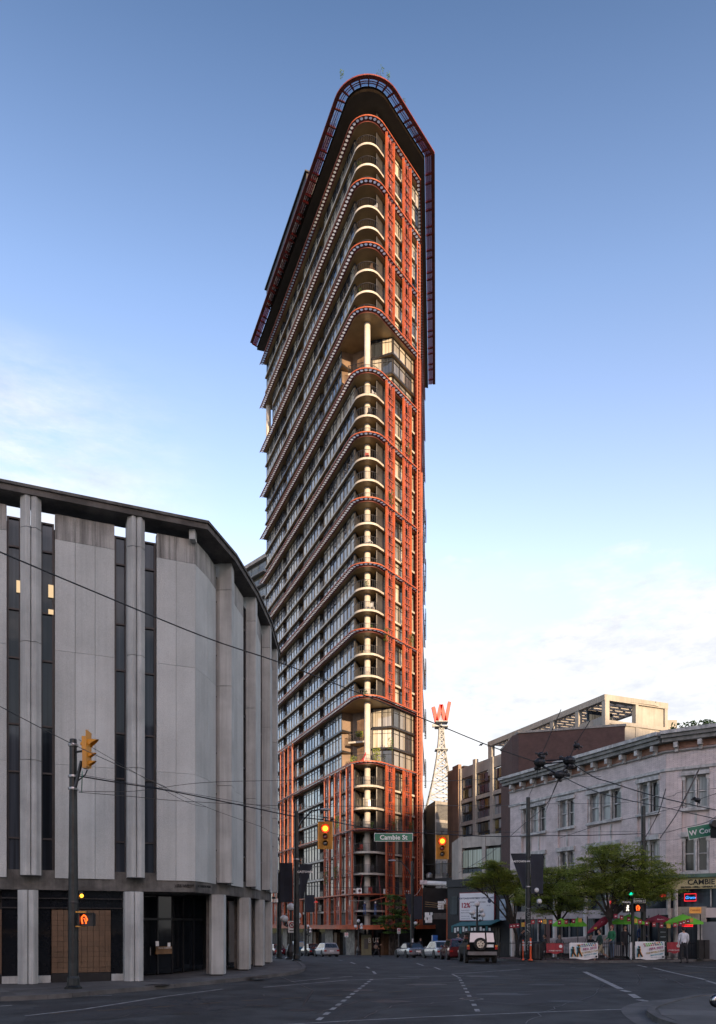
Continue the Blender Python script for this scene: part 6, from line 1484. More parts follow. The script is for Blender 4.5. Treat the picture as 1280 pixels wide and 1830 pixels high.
car('blue pickup truck beside the lamp arm pole', (Xr(543, 94), 94), (-.36, .93), 5.2, 1.85, 1.75, BLU, 'pickup', .36, cat='pickup truck', name='pickup_truck')
car('small dark red car at the corner of the concrete block', (Xr(502, 99), 99), (-.36, .93), 4.3, 1.7, 1.42, MAR, 'sedan')
# motorcycle cut by the right edge
mt_ = thing('motorcycle', 'black motorcycle with round mirror cut off by the lower right edge', 'motorcycle', (4.35, 8.6, 0)); OFF[mt_] = Vector((0, 0, 0)); mt_.location = (4.45, 8.9, 0)
GBL = mat('gloss_black', (.012, .012, .013), .12, .1, .05, coat=1)
q = MB()
q.ball((-.1, .0, 1.0), .3, 16, sc=(.85, 1.0, .95)); q.ball((.1, -.35, .85), .26, 12, sc=(.8, 1.6, .8)); q.ball((.2, .1, .7), .25, 10, sc=(.8, 1.3, 1)); q.build('fairing', GBL, mt_, smooth=True)
q = MB(); q.tube([(-.43, -.02, .86), (-.38, -.1, 1.02), (-.25, -.16, 1.17), (-.1, -.18, 1.24)], .008, 4); q.build('pinstripe', mat('orange_pinstripe', (.5, .12, .03), .4), mt_)
q = MB(); q.ball((-.365, .0, 1.33), .095, 14, sc=(1.0, .45, .85)); q.tube([(-.33, .03, 1.27), (-.22, .04, 1.15), (-.1, .05, 1.1)], .012, 6); mo = q.build('mirror', GBL, mt_, smooth=True)
q = MB(); q.ball((-.365, -.034, 1.335), .08, 14, sc=(1.0, .2, .82)); q.build('mirror_glass', mat('mirror_face', (.35, .37, .4), .05, 1.0, .02), mo, smooth=True)
MB().tube([(-.2, .05, 1.05), (.1, .15, 1.08), (.4, .1, 1.05)], .018, 8).build('handlebar', BLACK, mt_)
for y in (-.85, .7): q = MB(); q.lathe((.1, y, .3), [(.22, -.05), (.3, -.05), (.32, 0), (.3, .05), (.22, .05)], 20, axis='X'); q.build('wheel', RUB, mt_)
MB().box((.1, -.55, .82), (.28, .6, .1)).build('seat', CAN, mt_); q = MB(); q.tube([(.1, .7, .3), (.0, .35, .95)], .03, 6); q.tube([(.1, -.85, .3), (.1, -.2, .5), (.1, .2, .45)], .035, 6); q.build('frame', BLACK, mt_)

# ================================================================ people
def human(lab, x, y, z, rz, H=1.76, shirt=None, legs=None, sleeve=1.0, shorts=False, lleg=(0, 0), rleg=(0, 0), larm=(0, 8), rarm=(0, 8), lean=0.0, hair=HAIR, shoe=None, heady=0.0, bulk=1.0, skirt=False):
    """lleg/rleg: thigh swing forward and knee bend in degrees; larm/rarm: arm swing and elbow bend; local +y is forward"""
    s = lambda a: math.sin(R(a)); c = lambda a: math.cos(R(a)); V = []; Eg = []; Rd = []; reg = []
    def add(p, r, par, rg):
        V.append(Vector(p)); Rd.append(r if isinstance(r, tuple) else (r, r)); reg.append(rg)
        if par is not None: Eg.append((par, len(V)-1))
        return len(V)-1
    b = bulk; T = lambda zz: Vector((0, s(lean)*(zz-.95), .95+c(lean)*(zz-.95)))
    pel = add((0, 0, .95), (.15*b, .11*b), None, 'L'); sp1 = add(T(1.1), (.135*b, .105*b), pel, 'S'); ch = add(T(1.32), (.165*b, .115*b), sp1, 'S'); up = add(T(1.44), (.10, .08), ch, 'S'); nk = add(T(1.52), .052, up, 'K'); hd0 = add(T(1.58), .05, nk, 'K')
    hands = []
    for sx, (a, e) in ((-1, larm), (1, rarm)):
        sh = T(1.42)+Vector((sx*.175*b, 0, 0)); i1 = add(sh, .06*b, up, 'S')
        el = sh+Vector((sx*.045, s(a+lean)*.28, -c(a+lean)*.28)); i2 = add(el, .045*b, i1, 'S' if sleeve > .4 else 'K')
        wr = el+Vector((-sx*.01, s(a+e)*.25, -c(a+e)*.25)); i3 = add(wr, .028, i2, 'S' if sleeve > .9 else 'K'); f = Vector((0, s(a+e), -c(a+e))); i4 = add(wr+f*.07, (.038, .018), i3, 'K'); hands.append((wr+f*.07, f, sx))
    low = 9
    for sx, (a, k) in ((-1, lleg), (1, rleg)):
        hp = Vector((sx*.095*b, 0, .90)); i1 = add(hp, .088*b, pel, 'L'); kn = hp+Vector((sx*.01, s(a)*.42, -c(a)*.42)); i2 = add(kn, .06*b, i1, 'L')
        an = kn+Vector((0, s(a-k)*.41, -c(a-k)*.41)); i3 = add(an, .04, i2, 'K' if shorts else 'L'); toe = an+Vector((sx*.02, .16*c((a-k)*.6), -.045+.16*s(min(0, a-k)*.6))); i4 = add(an+Vector((0, -.03, -.04)), .042, i3, 'F'); i5 = add(toe, (.045, .032), i4, 'F'); low = min(low, an.z-.085, toe.z-.035)
    me = bpy.data.meshes.new('b'); me.from_pydata([tuple(v) for v in V], Eg, []); ob_ = bpy.data.objects.new('b', me); COL.objects.link(ob_)
    md = ob_.modifiers.new('s', 'SKIN'); md.use_smooth_shade = True
    for i, sv_ in enumerate(me.skin_vertices[0].data): sv_.radius = Rd[i]; sv_.use_root = (i == 0)
    ob_.modifiers.new('u', 'SUBSURF').levels = 1; bpy.context.view_layer.update()
    ev = ob_.evaluated_get(bpy.context.evaluated_depsgraph_get()); bm_ = bpy.data.meshes.new_from_object(ev)
    mats = [SKIN, shirt, legs, shoe or BLACK]; fs = []; ms = []
    code = {'K': 0, 'S': 1, 'L': 2, 'F': 3}; q = MB()
    segs = [(V[a], V[b_], reg[b_]) for a, b_ in Eg]
    for p in bm_.polygons:
        ce = p.center; best = min(segs, key=lambda sg: (ce-(sg[0]+(sg[1]-sg[0])*max(0, min(1, (ce-sg[0]).dot(sg[1]-sg[0])/max(1e-6, (sg[1]-sg[0]).length_squared))))).length)
        m_ = code[best[2]]
        if best[2] == 'S' and ce.z < 1.0 and abs(ce.x) < .2 and lean < 20: m_ = 2 if ce.z < .97 else 1
        fs.append(tuple(p.vertices)); ms.append(m_)
    q.v = [tuple(v.co) for v in bm_.vertices]; q.f = fs; q.m = ms; bpy.data.objects.remove(ob_); bpy.data.meshes.remove(bm_); bpy.data.meshes.remove(me)
    hc = T(1.66)+Vector((0, .015, 0)); q.ball(hc, .098, 12, 0, (.82, 1.0, 1.18))
    q.ball(hc+Vector((0, .1, -.015)), .018, 6, 0); q.ball(hc+Vector((.082, 0, -.01)), .024, 6, 0, (.4, 1, 1.3)); q.ball(hc+Vector((-.082, 0, -.01)), .024, 6, 0, (.4, 1, 1.3))
    for ex in (-.032, .032): q.ball(hc+Vector((ex, .085, .012)), .013, 6, 3)
    q.box(hc+Vector((0, .088, -.06)), (.045, .01, .01), 0, 3)
    for wr, f, sx in hands:
        side = Vector((0, 1, 0)) if abs(f.z) > .7 else Vector((0, 0, 1)); side = (side-f*side.dot(f)).normalized(); inn = Vector((-sx, 0, 0))
        for k, ln in enumerate((.075, .085, .08, .06)):
            o_ = wr+side*(.024-.016*k); q.tube([o_, o_+f*ln*.5, o_+f*ln*.85+inn*.02, o_+f*ln+inn*.035], [.0095, .009, .008, .006], 5)
        q.tube([wr-f*.05+side*.025, wr-f*.01+side*.055+inn*.01, wr+f*.02+side*.058+inn*.02], [.012, .010, .008], 5)
    k = H/1.76*(1.12 if 30 < y < 52 else 1); q.v = [tuple(Vector(v)*k-Vector((0, 0, low*k))) for v in q.v]
    t = thing('person', lab, 'person', (x, y, z), rz); OFF[t] = Vector((0, 0, 0))
    q.build('body', mats, t, smooth=True)
    h_ = MB(); h_.ball((hc+Vector((0, -.018, .028)))*k-Vector((0, 0, low*k)), .104*k, 12, 0, (.86, 1.0, 1.12)); hv = [v for v in h_.v]; cy = ((hc)*k).y
    h_.v = [(v[0], min(v[1], cy+.055*k+max(0, v[2]-(hc.z*k-low*k)-.07)*.6), max(v[2], (hc.z-.07)*k-low*k)) for v in hv]; h_.build('hair', hair, t, smooth=True)
    if shorts:
        w = MB()
        for sx, (a, kk) in ((-1, lleg), (1, rleg)):
            hp = Vector((sx*.095, 0, .92)); kn = hp+Vector((sx*.015, s(a)*.42, -c(a)*.42)); w.tube([(p)*k-Vector((0, 0, low*k)) for p in (hp, hp.lerp(kn, .5), hp.lerp(kn, .98))], [.115*k, .105*k, .10*k], 10)
        w.build('shorts', legs, t)
    return t
def cm(n, c, **k): return mat(n, c, .85, 0, .12, 4, **k)
WSH = cm('white_shirt', (.62, .63, .66)); DNV = cm('dark_cloth', (.018, .018, .022)); DGR = cm('dark_green_fleece', (.02, .05, .04)); GST = cm('green_jersey', (.02, .16, .07)); JNS = cm('blue_jeans', (.07, .10, .15)); KHK = cm('khaki_camouflage', (.30, .26, .17)); BLS = cm('blue_shirt', (.05, .09, .22)); GRS = cm('grey_shirt', (.2, .2, .22)); REDC = cm('maroon_cloth', (.2, .03, .04))
def stand(px, py, h=0.0):
    g_ = gpt(px, py, h); return g_.x, g_.y, g_.z
TB = cm('tan_hair', (.12, .06, .03))
x, y, z = stand(1222, 1721.5); human('man in white shirt and black trousers walking away across the road', x, y, z, R(5), 1.80, WSH, DNV, lleg=(6, 14), rleg=(-8, 8), larm=(-4, 22), rarm=(4, 22), bulk=1.18)
x, y, z = stand(1072, 1719.5, .0); human('man striding left in dark green jacket and khaki shorts', x, y-.1, z, R(95), 1.78, DGR, KHK, shorts=True, lleg=(30, 8), rleg=(-28, 25), larm=(-15, 60), rarm=(15, 50), lean=3)
x, y, z = stand(1094, 1715.5, .13); human('person in green striped top and jeans standing behind the striding man', x, y, z, R(120), 1.80, GST, JNS, lleg=(3, 3), rleg=(-3, 3), larm=(5, 60), rarm=(5, 60), hair=cm('red_cap', (.2, .03, .03)))
x, y, z = stand(1118, 1715, .13); human('person all in black standing left of the signal post', x, y+.1, z, R(200), 1.80, DNV, DNV, lleg=(2, 2), rleg=(-2, 2), larm=(40, 95), rarm=(0, 12))
c = hl(1151, -.2); human('person in blue shirt in the pub doorway between the parasols', c.x-.4, c.y-.6, gz(c.y)+.45, R(185), 1.75, BLS, DNV, larm=(15, 50), rarm=(0, 10))
x, y, z = stand(936, 1714, .13); human('dark clad person bending over the rail left of the graffiti pole', x, y+1.6, z, R(250), 1.68, DNV, DNV, lean=22, larm=(35, 40), rarm=(30, 50))
for px, dy, lab, sh, hr_ in ((974, 2.4, 'seated guest in dark clothes behind the left red banner', DNV, HAIR), (1000, 2.2, 'seated guest with brown hair right of the left red banner', GRS, TB), (1056, 2.6, 'seated guest behind the left white football banner', DNV, TB), (1176, 2.6, 'seated guest in pale shirt behind the right football banner', WSH, HAIR)):
    x, y, z = stand(px, 1714, .13); human(lab, (px-CX)/F*(y+dy), y+dy, gz(y+dy)+.13, R(180 if px != 974 else 90), 1.75, sh, JNS if px == 1056 else DNV, lleg=(85, 85), rleg=(82, 80), larm=(35, 60), rarm=(35, 60))
    t = thing('patio_chair', {974: 'dark patio chair behind the left red banner, next to the bin', 1000: 'dark patio chair at the right end of the left red banner', 1056: 'dark patio chair behind the left football banner', 1176: 'dark patio chair behind the right football banner'}[px], 'chair', ((px-CX)/F*(y+dy), y+dy+.1, gz(y+dy)+.12)); cx_, cy_, cz_ = OFF[t]
    MB().box((cx_, cy_-.02, cz_+.4), (.44, .44, .04)).build('seat', DARKM, t); MB().box((cx_, cy_+.24, cz_+.72), (.44, .03, .4)).build('backrest', DARKM, t)
    for sx in (-1, 1):
        for sy in (-1, 1): MB().beam((cx_+sx*.2, cy_+sy*.2, cz_), (cx_+sx*.2, cy_+sy*.2, cz_+.4), .03).build('leg', DARKM, t)
x, y, z = stand(674, 1711); human('pedestrian in black with a shoulder bag crossing before the tower', x, y, z, R(250), 1.74, DNV, DNV, lleg=(22, 10), rleg=(-22, 18), larm=(-10, 40), rarm=(30, 70))
t = thing('shoulder_bag', 'brown and white bag carried by the pedestrian before the tower', 'bag', (x-.12, y-.28, z+.85)); q = MB(); q.ball((x-.12, y-.28, z+1.0), .2, 8, sc=(1, .5, 1)); q.tube([(x-.25, y-.25, z+1.1), (x-.05, y-.15, z+1.42), (x+.05, y-.2, z+1.1)], .02, 5); q.build('bag', mat('tan_leather', (.2, .13, .09), .6), t)
x, y, z = stand(752, 1707, .12); human('man in dark jacket standing behind the convertible', Xr(752, 80), 80, gz(80)+.12, R(170), 1.76, DNV, DNV, larm=(10, 40), rarm=(5, 20))
human('person in patterned shirt standing between the red estate and the off-roader', Xr(820, 58), 58.2, gz(58)+.1, R(150), 1.78, GRS, DNV, larm=(20, 70), rarm=(15, 60))
# men on the hanging stage at the tower nose
zs_ = EYE+(HY-1637)/F*102.2
for px, lab in ((652, 'left worker in blue overalls on the hanging stage at the tower nose'), (671, 'right worker in blue overalls on the hanging stage at the tower nose')):
    human(lab, Xr(px, 101.4), 101.4, zs_+.06, R(10 if px < 660 else -20), 1.72, cm('navy_work_jacket', (.03, .05, .12)), cm('blue_overalls', (.08, .14, .3)), larm=(50, 40), rarm=(60, 20), lleg=(6, 10), rleg=(-4, 4), hair=WHITE)
t = thing('hanging_stage', 'window cleaning stage slung by two ropes at the tower nose', 'platform', (Xr(660, 101.4), 101.4, zs_))
a_, b_ = Xr(636, 101.4), Xr(686, 101.4); MB().box(((a_+b_)/2, 101.4, zs_), (b_-a_, .6, .08)).build('deck', DARKM, t)
for zz in (.5, 1.0): MB().beam((a_, 101.1, zs_+zz), (b_, 101.1, zs_+zz), .04).build('rail', DARKM, t)
for x_, xt in ((Xr(637, 101.4), Xr(648, 101.4)), (Xr(684, 101.4), Xr(677, 101.4))): MB().tube([(x_, 101.4, zs_), (xt, 101.5, zs_+5.3)], .03, 5).build('rope', mat('red_rope', (.35, .06, .05), .7), t)
MB().beam((Xr(625, 101), 101, zs_+1.95), (Xr(655, 101), 101, zs_+1.95), .06).build('boom', GREYC, t); MB().beam((Xr(661, 101), 101, zs_+1.9), (Xr(688, 101), 101, zs_+2.4), .08).build('striped_pole', RED, t)
for k, px in enumerate((612.5, 632, 642, 690, 727)):
    fun = LP(0, -.75) if px < 636 else (RP(0, -.75) if px > 685 else None)
    if fun is not None: p = fun+(dL if px < 636 else dR)*cross(fun, dL if px < 636 else dR, px)
    else: p = Vector((Xr(px, 102.6), 102.6))
    zb = KZ[0]+.02; t = thing('condenser_unit', ['white condenser unit between the left screens above the lowest band', 'white condenser unit left of the nose above the lowest band', 'second white unit left of the nose column on the lowest band', 'white condenser unit beside the inner right screen', 'white condenser unit between the right screens above the lowest band'][k], 'air conditioner', (p.x, p.y, zb))
    MB().box((p.x, p.y, zb+.4), (.7, .35, .75)).build('case', WHITE, t); MB().lathe((p.x+.08, p.y-.19, zb+.42), [(.2, 0), (.18, -.02)], 12, axis='Y').build('fan_grille', DARKM, t)

# ================================================================ pub patio
GRNU = mat('lime_canvas', (.16, .55, .04), .75, 0, .06, 2); MARU = mat('maroon_canvas', (.22, .015, .04), .75, 0, .08, 2)
def parasol(px, D, y0, y1, halfpx, m, lab, txt=None, h=.12, seg=8, rot=.2):
    x = Xr(px, D); zt = EYE+(HY-y0)/F*D; zb = EYE+(HY-y1)/F*D; r = halfpx/F*D; t = thing('patio_parasol', lab, 'parasol', (x, D, gz(D)+h)); q = MB(); vs = []
    for rr, z in ((.02, zt), (r*.5, zt-(zt-zb)*.38), (r, zb+.1), (r*1.0, zb-.04)):
        for k in range(seg): a = 2*math.pi*k/seg+rot; vs.append((x+rr*math.cos(a), D+rr*math.sin(a), z))
    q.add(vs, [(i*seg+k, i*seg+(k+1) % seg, (i+1)*seg+(k+1) % seg, (i+1)*seg+k) for i in range(3) for k in range(seg)]); q.build('canopy', m, t)
    MB().tube([(x, D, gz(D)+h), (x, D, zt+.06)], .028, 6).build('pole', DARKM, t); MB().lathe((x, D, gz(D)+h), [(.25, 0), (.22, .08), (.05, .12)], 10).build('base', DARKM, t)
    q = MB()
    for k in range(seg): a = 2*math.pi*k/seg+rot; q.beam((x, D, zb+.25), (x+r*.95*math.cos(a), D+r*.95*math.sin(a), zb+.02), .02)
    q.build('ribs', DARKM, t)
    if txt: lettering(txt, WHITE, t, (x-.1, D-r*.82, zb+.13), .16, u=(1, 0, 0), v=(0, .75, .66), shear=.2)
parasol(1003, 49.5, 1641, 1655, 16, GRNU, 'left of the two small green parasols before the pub windows'); parasol(1033, 49.5, 1640, 1655, 16, GRNU, 'right of the two small green parasols before the pub windows')
parasol(1125, 48.2, 1634, 1651, 34, GRNU, 'wide lime green parasol behind the signal post', 'Somersby'); parasol(1177, 49.0, 1635, 1648, 28, MARU, 'open maroon parasol between two green ones', 'Bavarian'); parasol(1221, 48.0, 1634, 1651, 34, GRNU, 'wide lime green parasol nearest the pub door', 'Somersby')
a, b = P(1050, 1668, 48), P(1092, 1637, 48); t = thing('closed_parasol', 'folded maroon parasol leaning steeply beside the tree trunk', 'parasol', tuple(a)); q = MB(); q.tube([a, a.lerp(b, .3), a.lerp(b, .7), b], [.05, .16, .26, .12], 8); q.build('canopy', MARU, t); d_ = (b-a).normalized()
for k, cc in ((.3, 'yellow_patch'), (.62, 'white_patch')): m_ = a.lerp(b, k); MB().box((m_.x, m_.y-.2, m_.z), (.16, .02, .12)).build('print_patch', mat(cc, (.6, .45, .05) if k < .5 else (.6, .6, .6), .6), t)
MB().tube([a-d_*.0, a-d_*.4+Vector((0, 0, -1.1))], .02, 5).build('pole', DARKM, t)
# iron patio fence with banners
fp_ = [Vector((Xr(892, 49.6), 49.6)), Vector((Xr(975, 46.9), 46.9)), Vector((Xr(1070, 46.2), 46.2)), Vector((Xr(1130, 46.7), 46.7)), Vector((Xr(1192, 47.3), 47.3)), Vector((Xr(1262, 48.4), 48.4))]
t = thing('patio_fence', 'black iron railing round the pub patio', 'fence', (fp_[0].x, fp_[0].y, gz(48)+.12)); bars = MB()
for a, b in zip(fp_[:-1], fp_[1:]):
    z0, z1 = gz(a.y)+.12, gz(b.y)+.12
    for h_ in (.15, 1.0): MB().beam((a.x, a.y, z0+h_), (b.x, b.y, z1+h_), .04).build('rail', BLACK, t)
    n = int((b-a).length/.13)
    for k in range(n): p = a.lerp(b, k/n); zz = z0+(z1-z0)*k/n; bars.beam((p.x, p.y, zz+.1), (p.x, p.y, zz+1.1), .018)
    for k in range(max(1, int((b-a).length/1.6))): p = a.lerp(b, k/max(1, int((b-a).length/1.6))); MB().beam((p.x, p.y, z0), (p.x, p.y, z0+1.2), .06).build('post', BLACK, t)
bars.build('bars', BLACK, t, kind='stuff')
for px in (1252, 1262): c = Vector((Xr(px, 47.6), 47.6)); MB().beam((c.x, c.y, .1), (c.x, c.y, 1.25), .3).build('gate_pier', BLACK, t)
c = Vector((Xr(1252, 47.8), 47.8)); pst = thing('sign_post', 'thin black post holding the amber sign beside the pub door', 'post', (c.x, c.y, .1)); MB().tube([(c.x, c.y, .1), (c.x, c.y, 2.75)], .035, 6).build('shaft', BLACK, pst); MB().ball((c.x, c.y, 2.77), .05, 6).build('finial', BLACK, pst)
c = hl(1055, -.15); wr = thing('porch_rail', 'pale slatted porch rail in front of the pub windows', 'fence', tuple(hl(984, .4))+(0,)); A_, B_ = hl(984, .5), hl(1090, .5); q = MB()
for h_ in (.75, 1.45): MB().beam(V3(A_, h_+gz(A_.y)*.9), V3(B_, h_), .07).build('rail', PINKP, wr)
for k in range(60): p = A_.lerp(B_, k/59); MB().beam(V3(p, .75-.3*(1-k/59)), V3(p, 1.45-.3*(1-k/59)), .06).build('slat', PINKP, wr)
# striped awning posts of the porch
for px in (931, 953, 975, 1050, 1110, 1160): p = hl(px, 1.2); t = thing('porch_post', 'slim black post under the bunting '+{931: 'just left of the graffiti pole', 953: 'just right of the graffiti pole', 975: 'over the left red banner', 1050: 'at the foot of the folded maroon parasol', 1110: 'left of the black clad person', 1160: 'right of the signal post'}[px], 'post', (p.x, p.y, gz(p.y))); MB().tube([(p.x, p.y, gz(p.y)), (p.x, p.y, 2.75)], .035, 6).build('shaft', BLACK, t); MB().lathe((p.x, p.y, gz(p.y)+.0), [(.09, 0), (.09, .14)], 8).build('foot', BLACK, t)
def cloth(px0, px1, y0, y1, D, m, lab, name='fence_banner'):
    a, b = P(px0, y1, D), P(px1, y0, D); t = thing(name, lab, 'banner', ((a.x+b.x)/2, D, a.z)); q = MB(); n = 10
    f = lambda u, v: (a.x+(b.x-a.x)*u, D+.02*math.sin(u*17)+.03*math.sin(u*6+1), a.z+(b.z-a.z)*v-.05*math.sin(u*math.pi)*(1-v)+(.03*math.sin(u*9) if v == 0 else 0))
    for i in range(n):
        for j in range(4): q.quad(f(i/n, j/4), f((i+1)/n, j/4), f((i+1)/n, (j+1)/4), f(i/n, (j+1)/4))
    q.build('cloth', m, t)
    for sx in (a.x, b.x): MB().box((sx, D+.01, b.z+.02), (.04, .05, .06)).build('tie', BLACK, t)
    return t, a, b
VW = mat('vinyl_white', (.70, .70, .70), .5, 0, .05, 2); MAG = mat('magenta_print', (.35, .02, .16), .6); GLD = mat('gold_print', (.5, .36, .10), .6); TEA = mat('teal_print', (.03, .30, .38), .6); OR2 = mat('orange_print', (.65, .28, .03), .6)
def football(px0, px1, y0, y1, D, lab, nfig):
    t, a, b = cloth(px0, px1, y0, y1, D, VW, lab); w, h = b.x-a.x, b.z-a.z; Y = D-.075; r = random.Random(int(px0))
    T_ = lambda s, fx, fz, sz, m: lettering(s, m, t, (a.x+w*fx, Y, a.z+h*fz), sz, u=(1, 0, .16), bold=.004)
    T_('FIFA 2010', .70, .56, .20, MAG); T_('THE WORLD CUP', .66, .36, .135, GLD); T_('WATCH IT HERE', .72, .22, .10, TEA); lettering('DRINK SPECIALS EVERY MATCH', GRY, t, (a.x+w*.72, Y, a.z+h*.08), .05)
    cols = [CRI, NAVY, GRNU, OR2, BLACK, TEA]
    q = {}
    for i in range(9):
        for j in range(2): MB().box((a.x+w*(.28+.075*i+.03*j), Y, a.z+h*(.86-.10*j+.012*i)), (w*.045, .006, h*.07)).build('flag_print', cols[r.randrange(6)], t)
    for f_ in range(nfig):
        cx_ = a.x+w*(.10+.20*f_); hh = h*(.62+.14*f_)
        for m_, dx, k in ((TEA, -.03, 1.05), (OR2, .035, 1.0), (BLACK, 0, 1.0)):
            q = MB(); zz = a.z+h*.10; dy = {TEA: .0, OR2: -.006, BLACK: -.012}[m_]
            q.tube([(cx_+dx-.06, Y+dy, zz), (cx_+dx-.05, Y+dy, zz+hh*.25*k), (cx_+dx+.02, Y+dy, zz+hh*.5)], [.03, .04, .07], 6); q.tube([(cx_+dx+.2, Y+dy, zz+.03), (cx_+dx+.12, Y+dy, zz+hh*.25*k), (cx_+dx+.02, Y+dy, zz+hh*.5)], [.03, .04, .07], 6)
            q.tube([(cx_+dx+.02, Y+dy, zz+hh*.45), (cx_+dx, Y+dy, zz+hh*.8*k)], [.07, .09], 6); q.ball((cx_+dx+.02, Y+dy, zz+hh*.93*k), .06, 8, sc=(1, .3, 1))
            q.v = [(v[0], Y+dy+(v[1]-Y-dy)*.06, v[2]) for v in q.v]; q.build('figure_print', m_, t)
    q = MB(); q.lathe((a.x+w*.93, Y, a.z+h*.12), [(.06, 0), (.055, -.008)], 12, axis='Y'); q.build('badge_print', BLACK, t)
football(1018, 1069, 1685, 1713, 45.9, 'white football world cup banner left, partly behind the striding man', 2); football(1136, 1188, 1683, 1714, 46.2, 'white football world cup banner right of the signal post', 1)
cloth(1126, 1130, 1684, 1713, 46.1, VW, 'narrow end of a white banner left of the signal post')
REDB = mat('red_vinyl', (.30, .02, .03), .5, 0, .1, 2)
for px0, px1, y0, y1, D, lab in ((977, 1007, 1686, 1703, 46.3, 'red beer banner on the fence right of the litter bin'), (1193, 1217, 1684, 1702, 46.8, 'red banner on the fence left of the man in white')):
    t, a, b = cloth(px0, px1, y0, y1, D, REDB, lab); lettering('STAND UNITED', WHITE, t, ((a.x+b.x)/2, D-.07, a.z+.09), .105); q = MB(); q.lathe((b.x-.17, D-.06, a.z+.38), [(.10, 0), (.09, -.01)], 12, axis='Y'); q.build('badge_print', WHITE, t)
# bunting
def bunting(pts, D, lab, n):
    v = [Vector(p) for p in smooth([P(px, y, D+dd) for px, y, dd in pts], 8)]; t = thing('bunting', lab, 'bunting', tuple(v[0])); MB().tube(v, .008, 4).build('cord', BLACK, t); r = random.Random(n)
    for k in range(n):
        p = v[int((k+.5)/n*(len(v)-1))]; q = MB(); q.box((p.x, p.y-.02, p.z-.13), (.22, .015, .26), r.uniform(-.3, .3)); o = q.build('pennant', [MARU, REDB, mat('beer_gold', (.6, .38, .06), .6)][(0, 1, 0, 2, 1)[k % 5]], t)
        if k % 5 != 3: q = MB(); q.box((p.x, p.y-.045, p.z-.13), (.09, .01, .05)); q.build('print_patch', WHITE, o)
bunting([(912, 1652, 0), (935, 1649, 0), (960, 1643, 0), (1000, 1645, 0), (1045, 1640, 0)], 48.5, 'maroon and gold bunting strung left of the folded parasol', 14)
bunting([(1098, 1633, 0), (1128, 1640, 0), (1160, 1647, 0), (1195, 1651, 0), (1222, 1645, 0), (1238, 1640, 0)], 46.6, 'maroon and gold bunting strung before the large parasols', 14)
# tables
for k, (px, dy, lab) in enumerate(((987, 1.9, 'small patio table between the seated guests'), (1070, 2.2, 'small patio table behind the striding man'), (1160, 2.4, 'small patio table behind the right football banner'))):
    D = 47+dy; x = Xr(px, D); z = gz(D)+.12; t = thing('patio_table', lab, 'table', (x, D, z)); MB().lathe((x, D, z), [(.38, .70), (.38, .74)], 14).build('tabletop', DARKM, t); MB().tube([(x, D, z), (x, D, z+.7)], .035, 6).build('stem', DARKM, t); MB().lathe((x, D, z), [(.25, 0), (.05, .05)], 10).build('foot', DARKM, t)
t = thing('menu_board', 'tall black menu board with white writing beside the maroon parasol', 'board', tuple(hl(1186, .2))+(gz(52)+.1,)); c = hl(1186, .25); MB().box((c.x, c.y, 1.5), (.75, .06, 2.6), math.atan2(-PDn.y, -PDn.x)).build('board', BLACK, t)
for k in range(6): lettering('--- ---- --', GRF, t, (c.x-.04, c.y-.07, 2.3-k*.3), .13, u=(-PDn.x, -PDn.y, 0)) if False else MB().box((c.x-.04, c.y-.05, 2.3-k*.3), (.42, .015, .05), math.atan2(-PDn.y, -PDn.x)).build('written_line', GRF, t)
t = thing('pub_lamp', 'small warm lamp glowing under the porch behind the graffiti pole', 'lamp', tuple(P(966, 1647, 57))); MB().ball(P(966, 1647, 57), .1, 8).build('bulb', E('warm_bulb', (1, .3, .05), .6), t); MB().box(P(966, 1643, 57), (.16, .16, .05)).build('shade', DARKM, t)
t = thing('wire_lamp', 'red cone shaped lamp hanging before the lower tower screens', 'lamp', tuple(P(565, 1612, 60))); c = P(565, 1612, 60); MB().lathe(c, [(.17, -.05), (.08, .04), (.02, .08)], 10).build('shade', mat('hot_red', (.7, .05, .03), .5, emit=(1, .05, .02, .06)), t); MB().box((c.x, c.y, c.z+.12), (.03, .03, .1)).build('hook', BLACK, t)

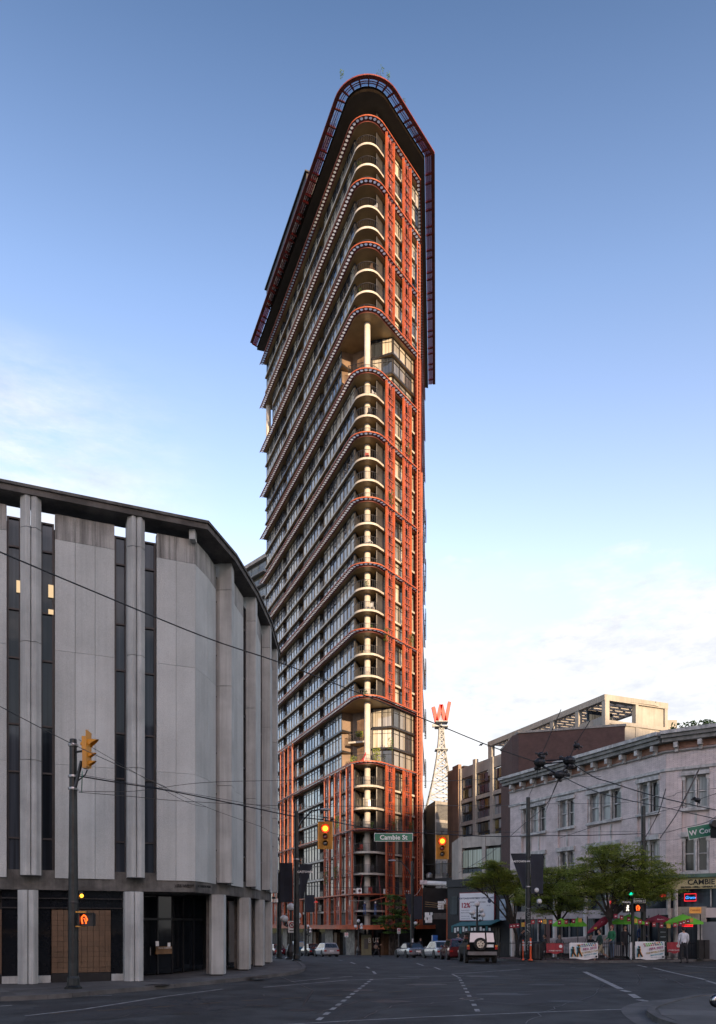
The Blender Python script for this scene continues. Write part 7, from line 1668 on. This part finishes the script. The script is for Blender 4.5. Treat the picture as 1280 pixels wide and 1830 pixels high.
# furniture on the nose balconies
def bchair(c, rz, m, lab):
    t = thing('balcony_chair', lab, 'chair', tuple(c), rz, 'chairs on the nose balconies'); 
    MB().box((0, 0, .42), (.5, .5, .06)).build('seat', m, t); MB().box((0, .24, .72), (.5, .05, .5)).build('backrest', m, t)
    for sx in (-1, 1):
        for sy in (-1, 1): MB().box((sx*.2, sy*.2, .2), (.05, .05, .4)).build('leg', m, t)
nm = {1: 'first', 2: 'second', 3: 'third'}
bands = ['lowest', 'second', 'third', 'fourth', 'fifth', 'sixth', 'seventh', 'eighth', 'ninth', 'tenth', 'eleventh', 'twelfth', 'topmost']
rr_ = random.Random(21); mm = [WHITE, DARKM, mat('red_chair', (.45, .05, .03), .5), mat('teak', (.25, .14, .07), .6)]
done = 0
for z, i, j, h in slabz:
    if i == 13 or i in LOB or i == 0: continue
    if rr_.random() < .42:
        a = -math.pi/2+rr_.uniform(-.8, .8); p = C0+Vector((math.cos(a), math.sin(a)))*1.35; k = rr_.randrange(4)
        bchair((p.x, p.y, z), rr_.uniform(0, 6), mm[k], ['white', 'dark', 'red', 'wooden'][k]+' chair on the nose balcony '+(('right on the %s red band' % bands[i-1]) if j == 0 else ('%s floor above the %s red band' % (nm[j], bands[i-1]))))
    elif rr_.random() < .45:
        a = -math.pi/2+rr_.uniform(-1.0, .9); p = C0+Vector((math.cos(a), math.sin(a)))*1.4
        shrub((p.x, p.y, z), .28, .95, 'potted plant on the nose balcony '+(('right on the %s red band' % bands[i-1]) if j == 0 else ('%s floor above the %s red band' % (nm[j], bands[i-1]))), 60, LEAF2, 300+int(z*3), size=.11)
# oil stains, tyre tracks and repairs of the carriageway
OIL = mat('oil_stain', (.022, .022, .023), .55, 0, .3, 3, fine=.3)
def blot(px, py, r, seed):
    c = gpt(px, py); q = random.Random(seed); n = 14; pts = [(c.x+math.cos(a*6.283/n)*r*q.uniform(.6, 1.25)*1.6, c.y+math.sin(a*6.283/n)*r*q.uniform(.6, 1.2)) for a in range(n)]
    mb = MB(); mb.add([(x, y, gz(y)+.0042) for x, y in pts], [tuple(range(n))]); mb.build('oil_stain', OIL, kind='structure')
for k, (px, py, r) in enumerate(((700, 1790, .35), (540, 1806, .25), (900, 1777, .5), (470, 1798, .3), (330, 1812, .3), (760, 1760, .5), (1010, 1790, .3), (640, 1770, .4), (860, 1745, .6), (240, 1800, .25), (980, 1760, .4))): blot(px, py, r, k)
SEAL = mat('crack_seal', (.016, .016, .017), .45, 0, .1)
def crack(pts, seed, w=.03):
    q = random.Random(seed); P_ = [gpt(*p) for p in pts]; mb = MB()
    for a, b in zip(P_[:-1], P_[1:]):
        n = 7; prev = a
        for i in range(1, n+1):
            m = a.lerp(b, i/n)+Vector((q.uniform(-.12, .12), q.uniform(-.12, .12), 0))*(i < n); strip(mb, prev, m, w, .0048); prev = m
    mb.build('tar_seam', SEAL, kind='structure')
for k, s in enumerate(([(150, 1830), (260, 1808), (330, 1800), (420, 1806)], [(620, 1830), (700, 1798), (840, 1788), (1000, 1800)], [(450, 1776), (560, 1790), (700, 1786)], [(940, 1830), (990, 1800), (1060, 1780), (1080, 1760)], [(1180, 1745), (1220, 1760), (1280, 1772)], [(560, 1760), (640, 1757), (730, 1762), (860, 1752)], [(330, 1797), (350, 1785), (372, 1793), (366, 1800)])): crack(s, k)
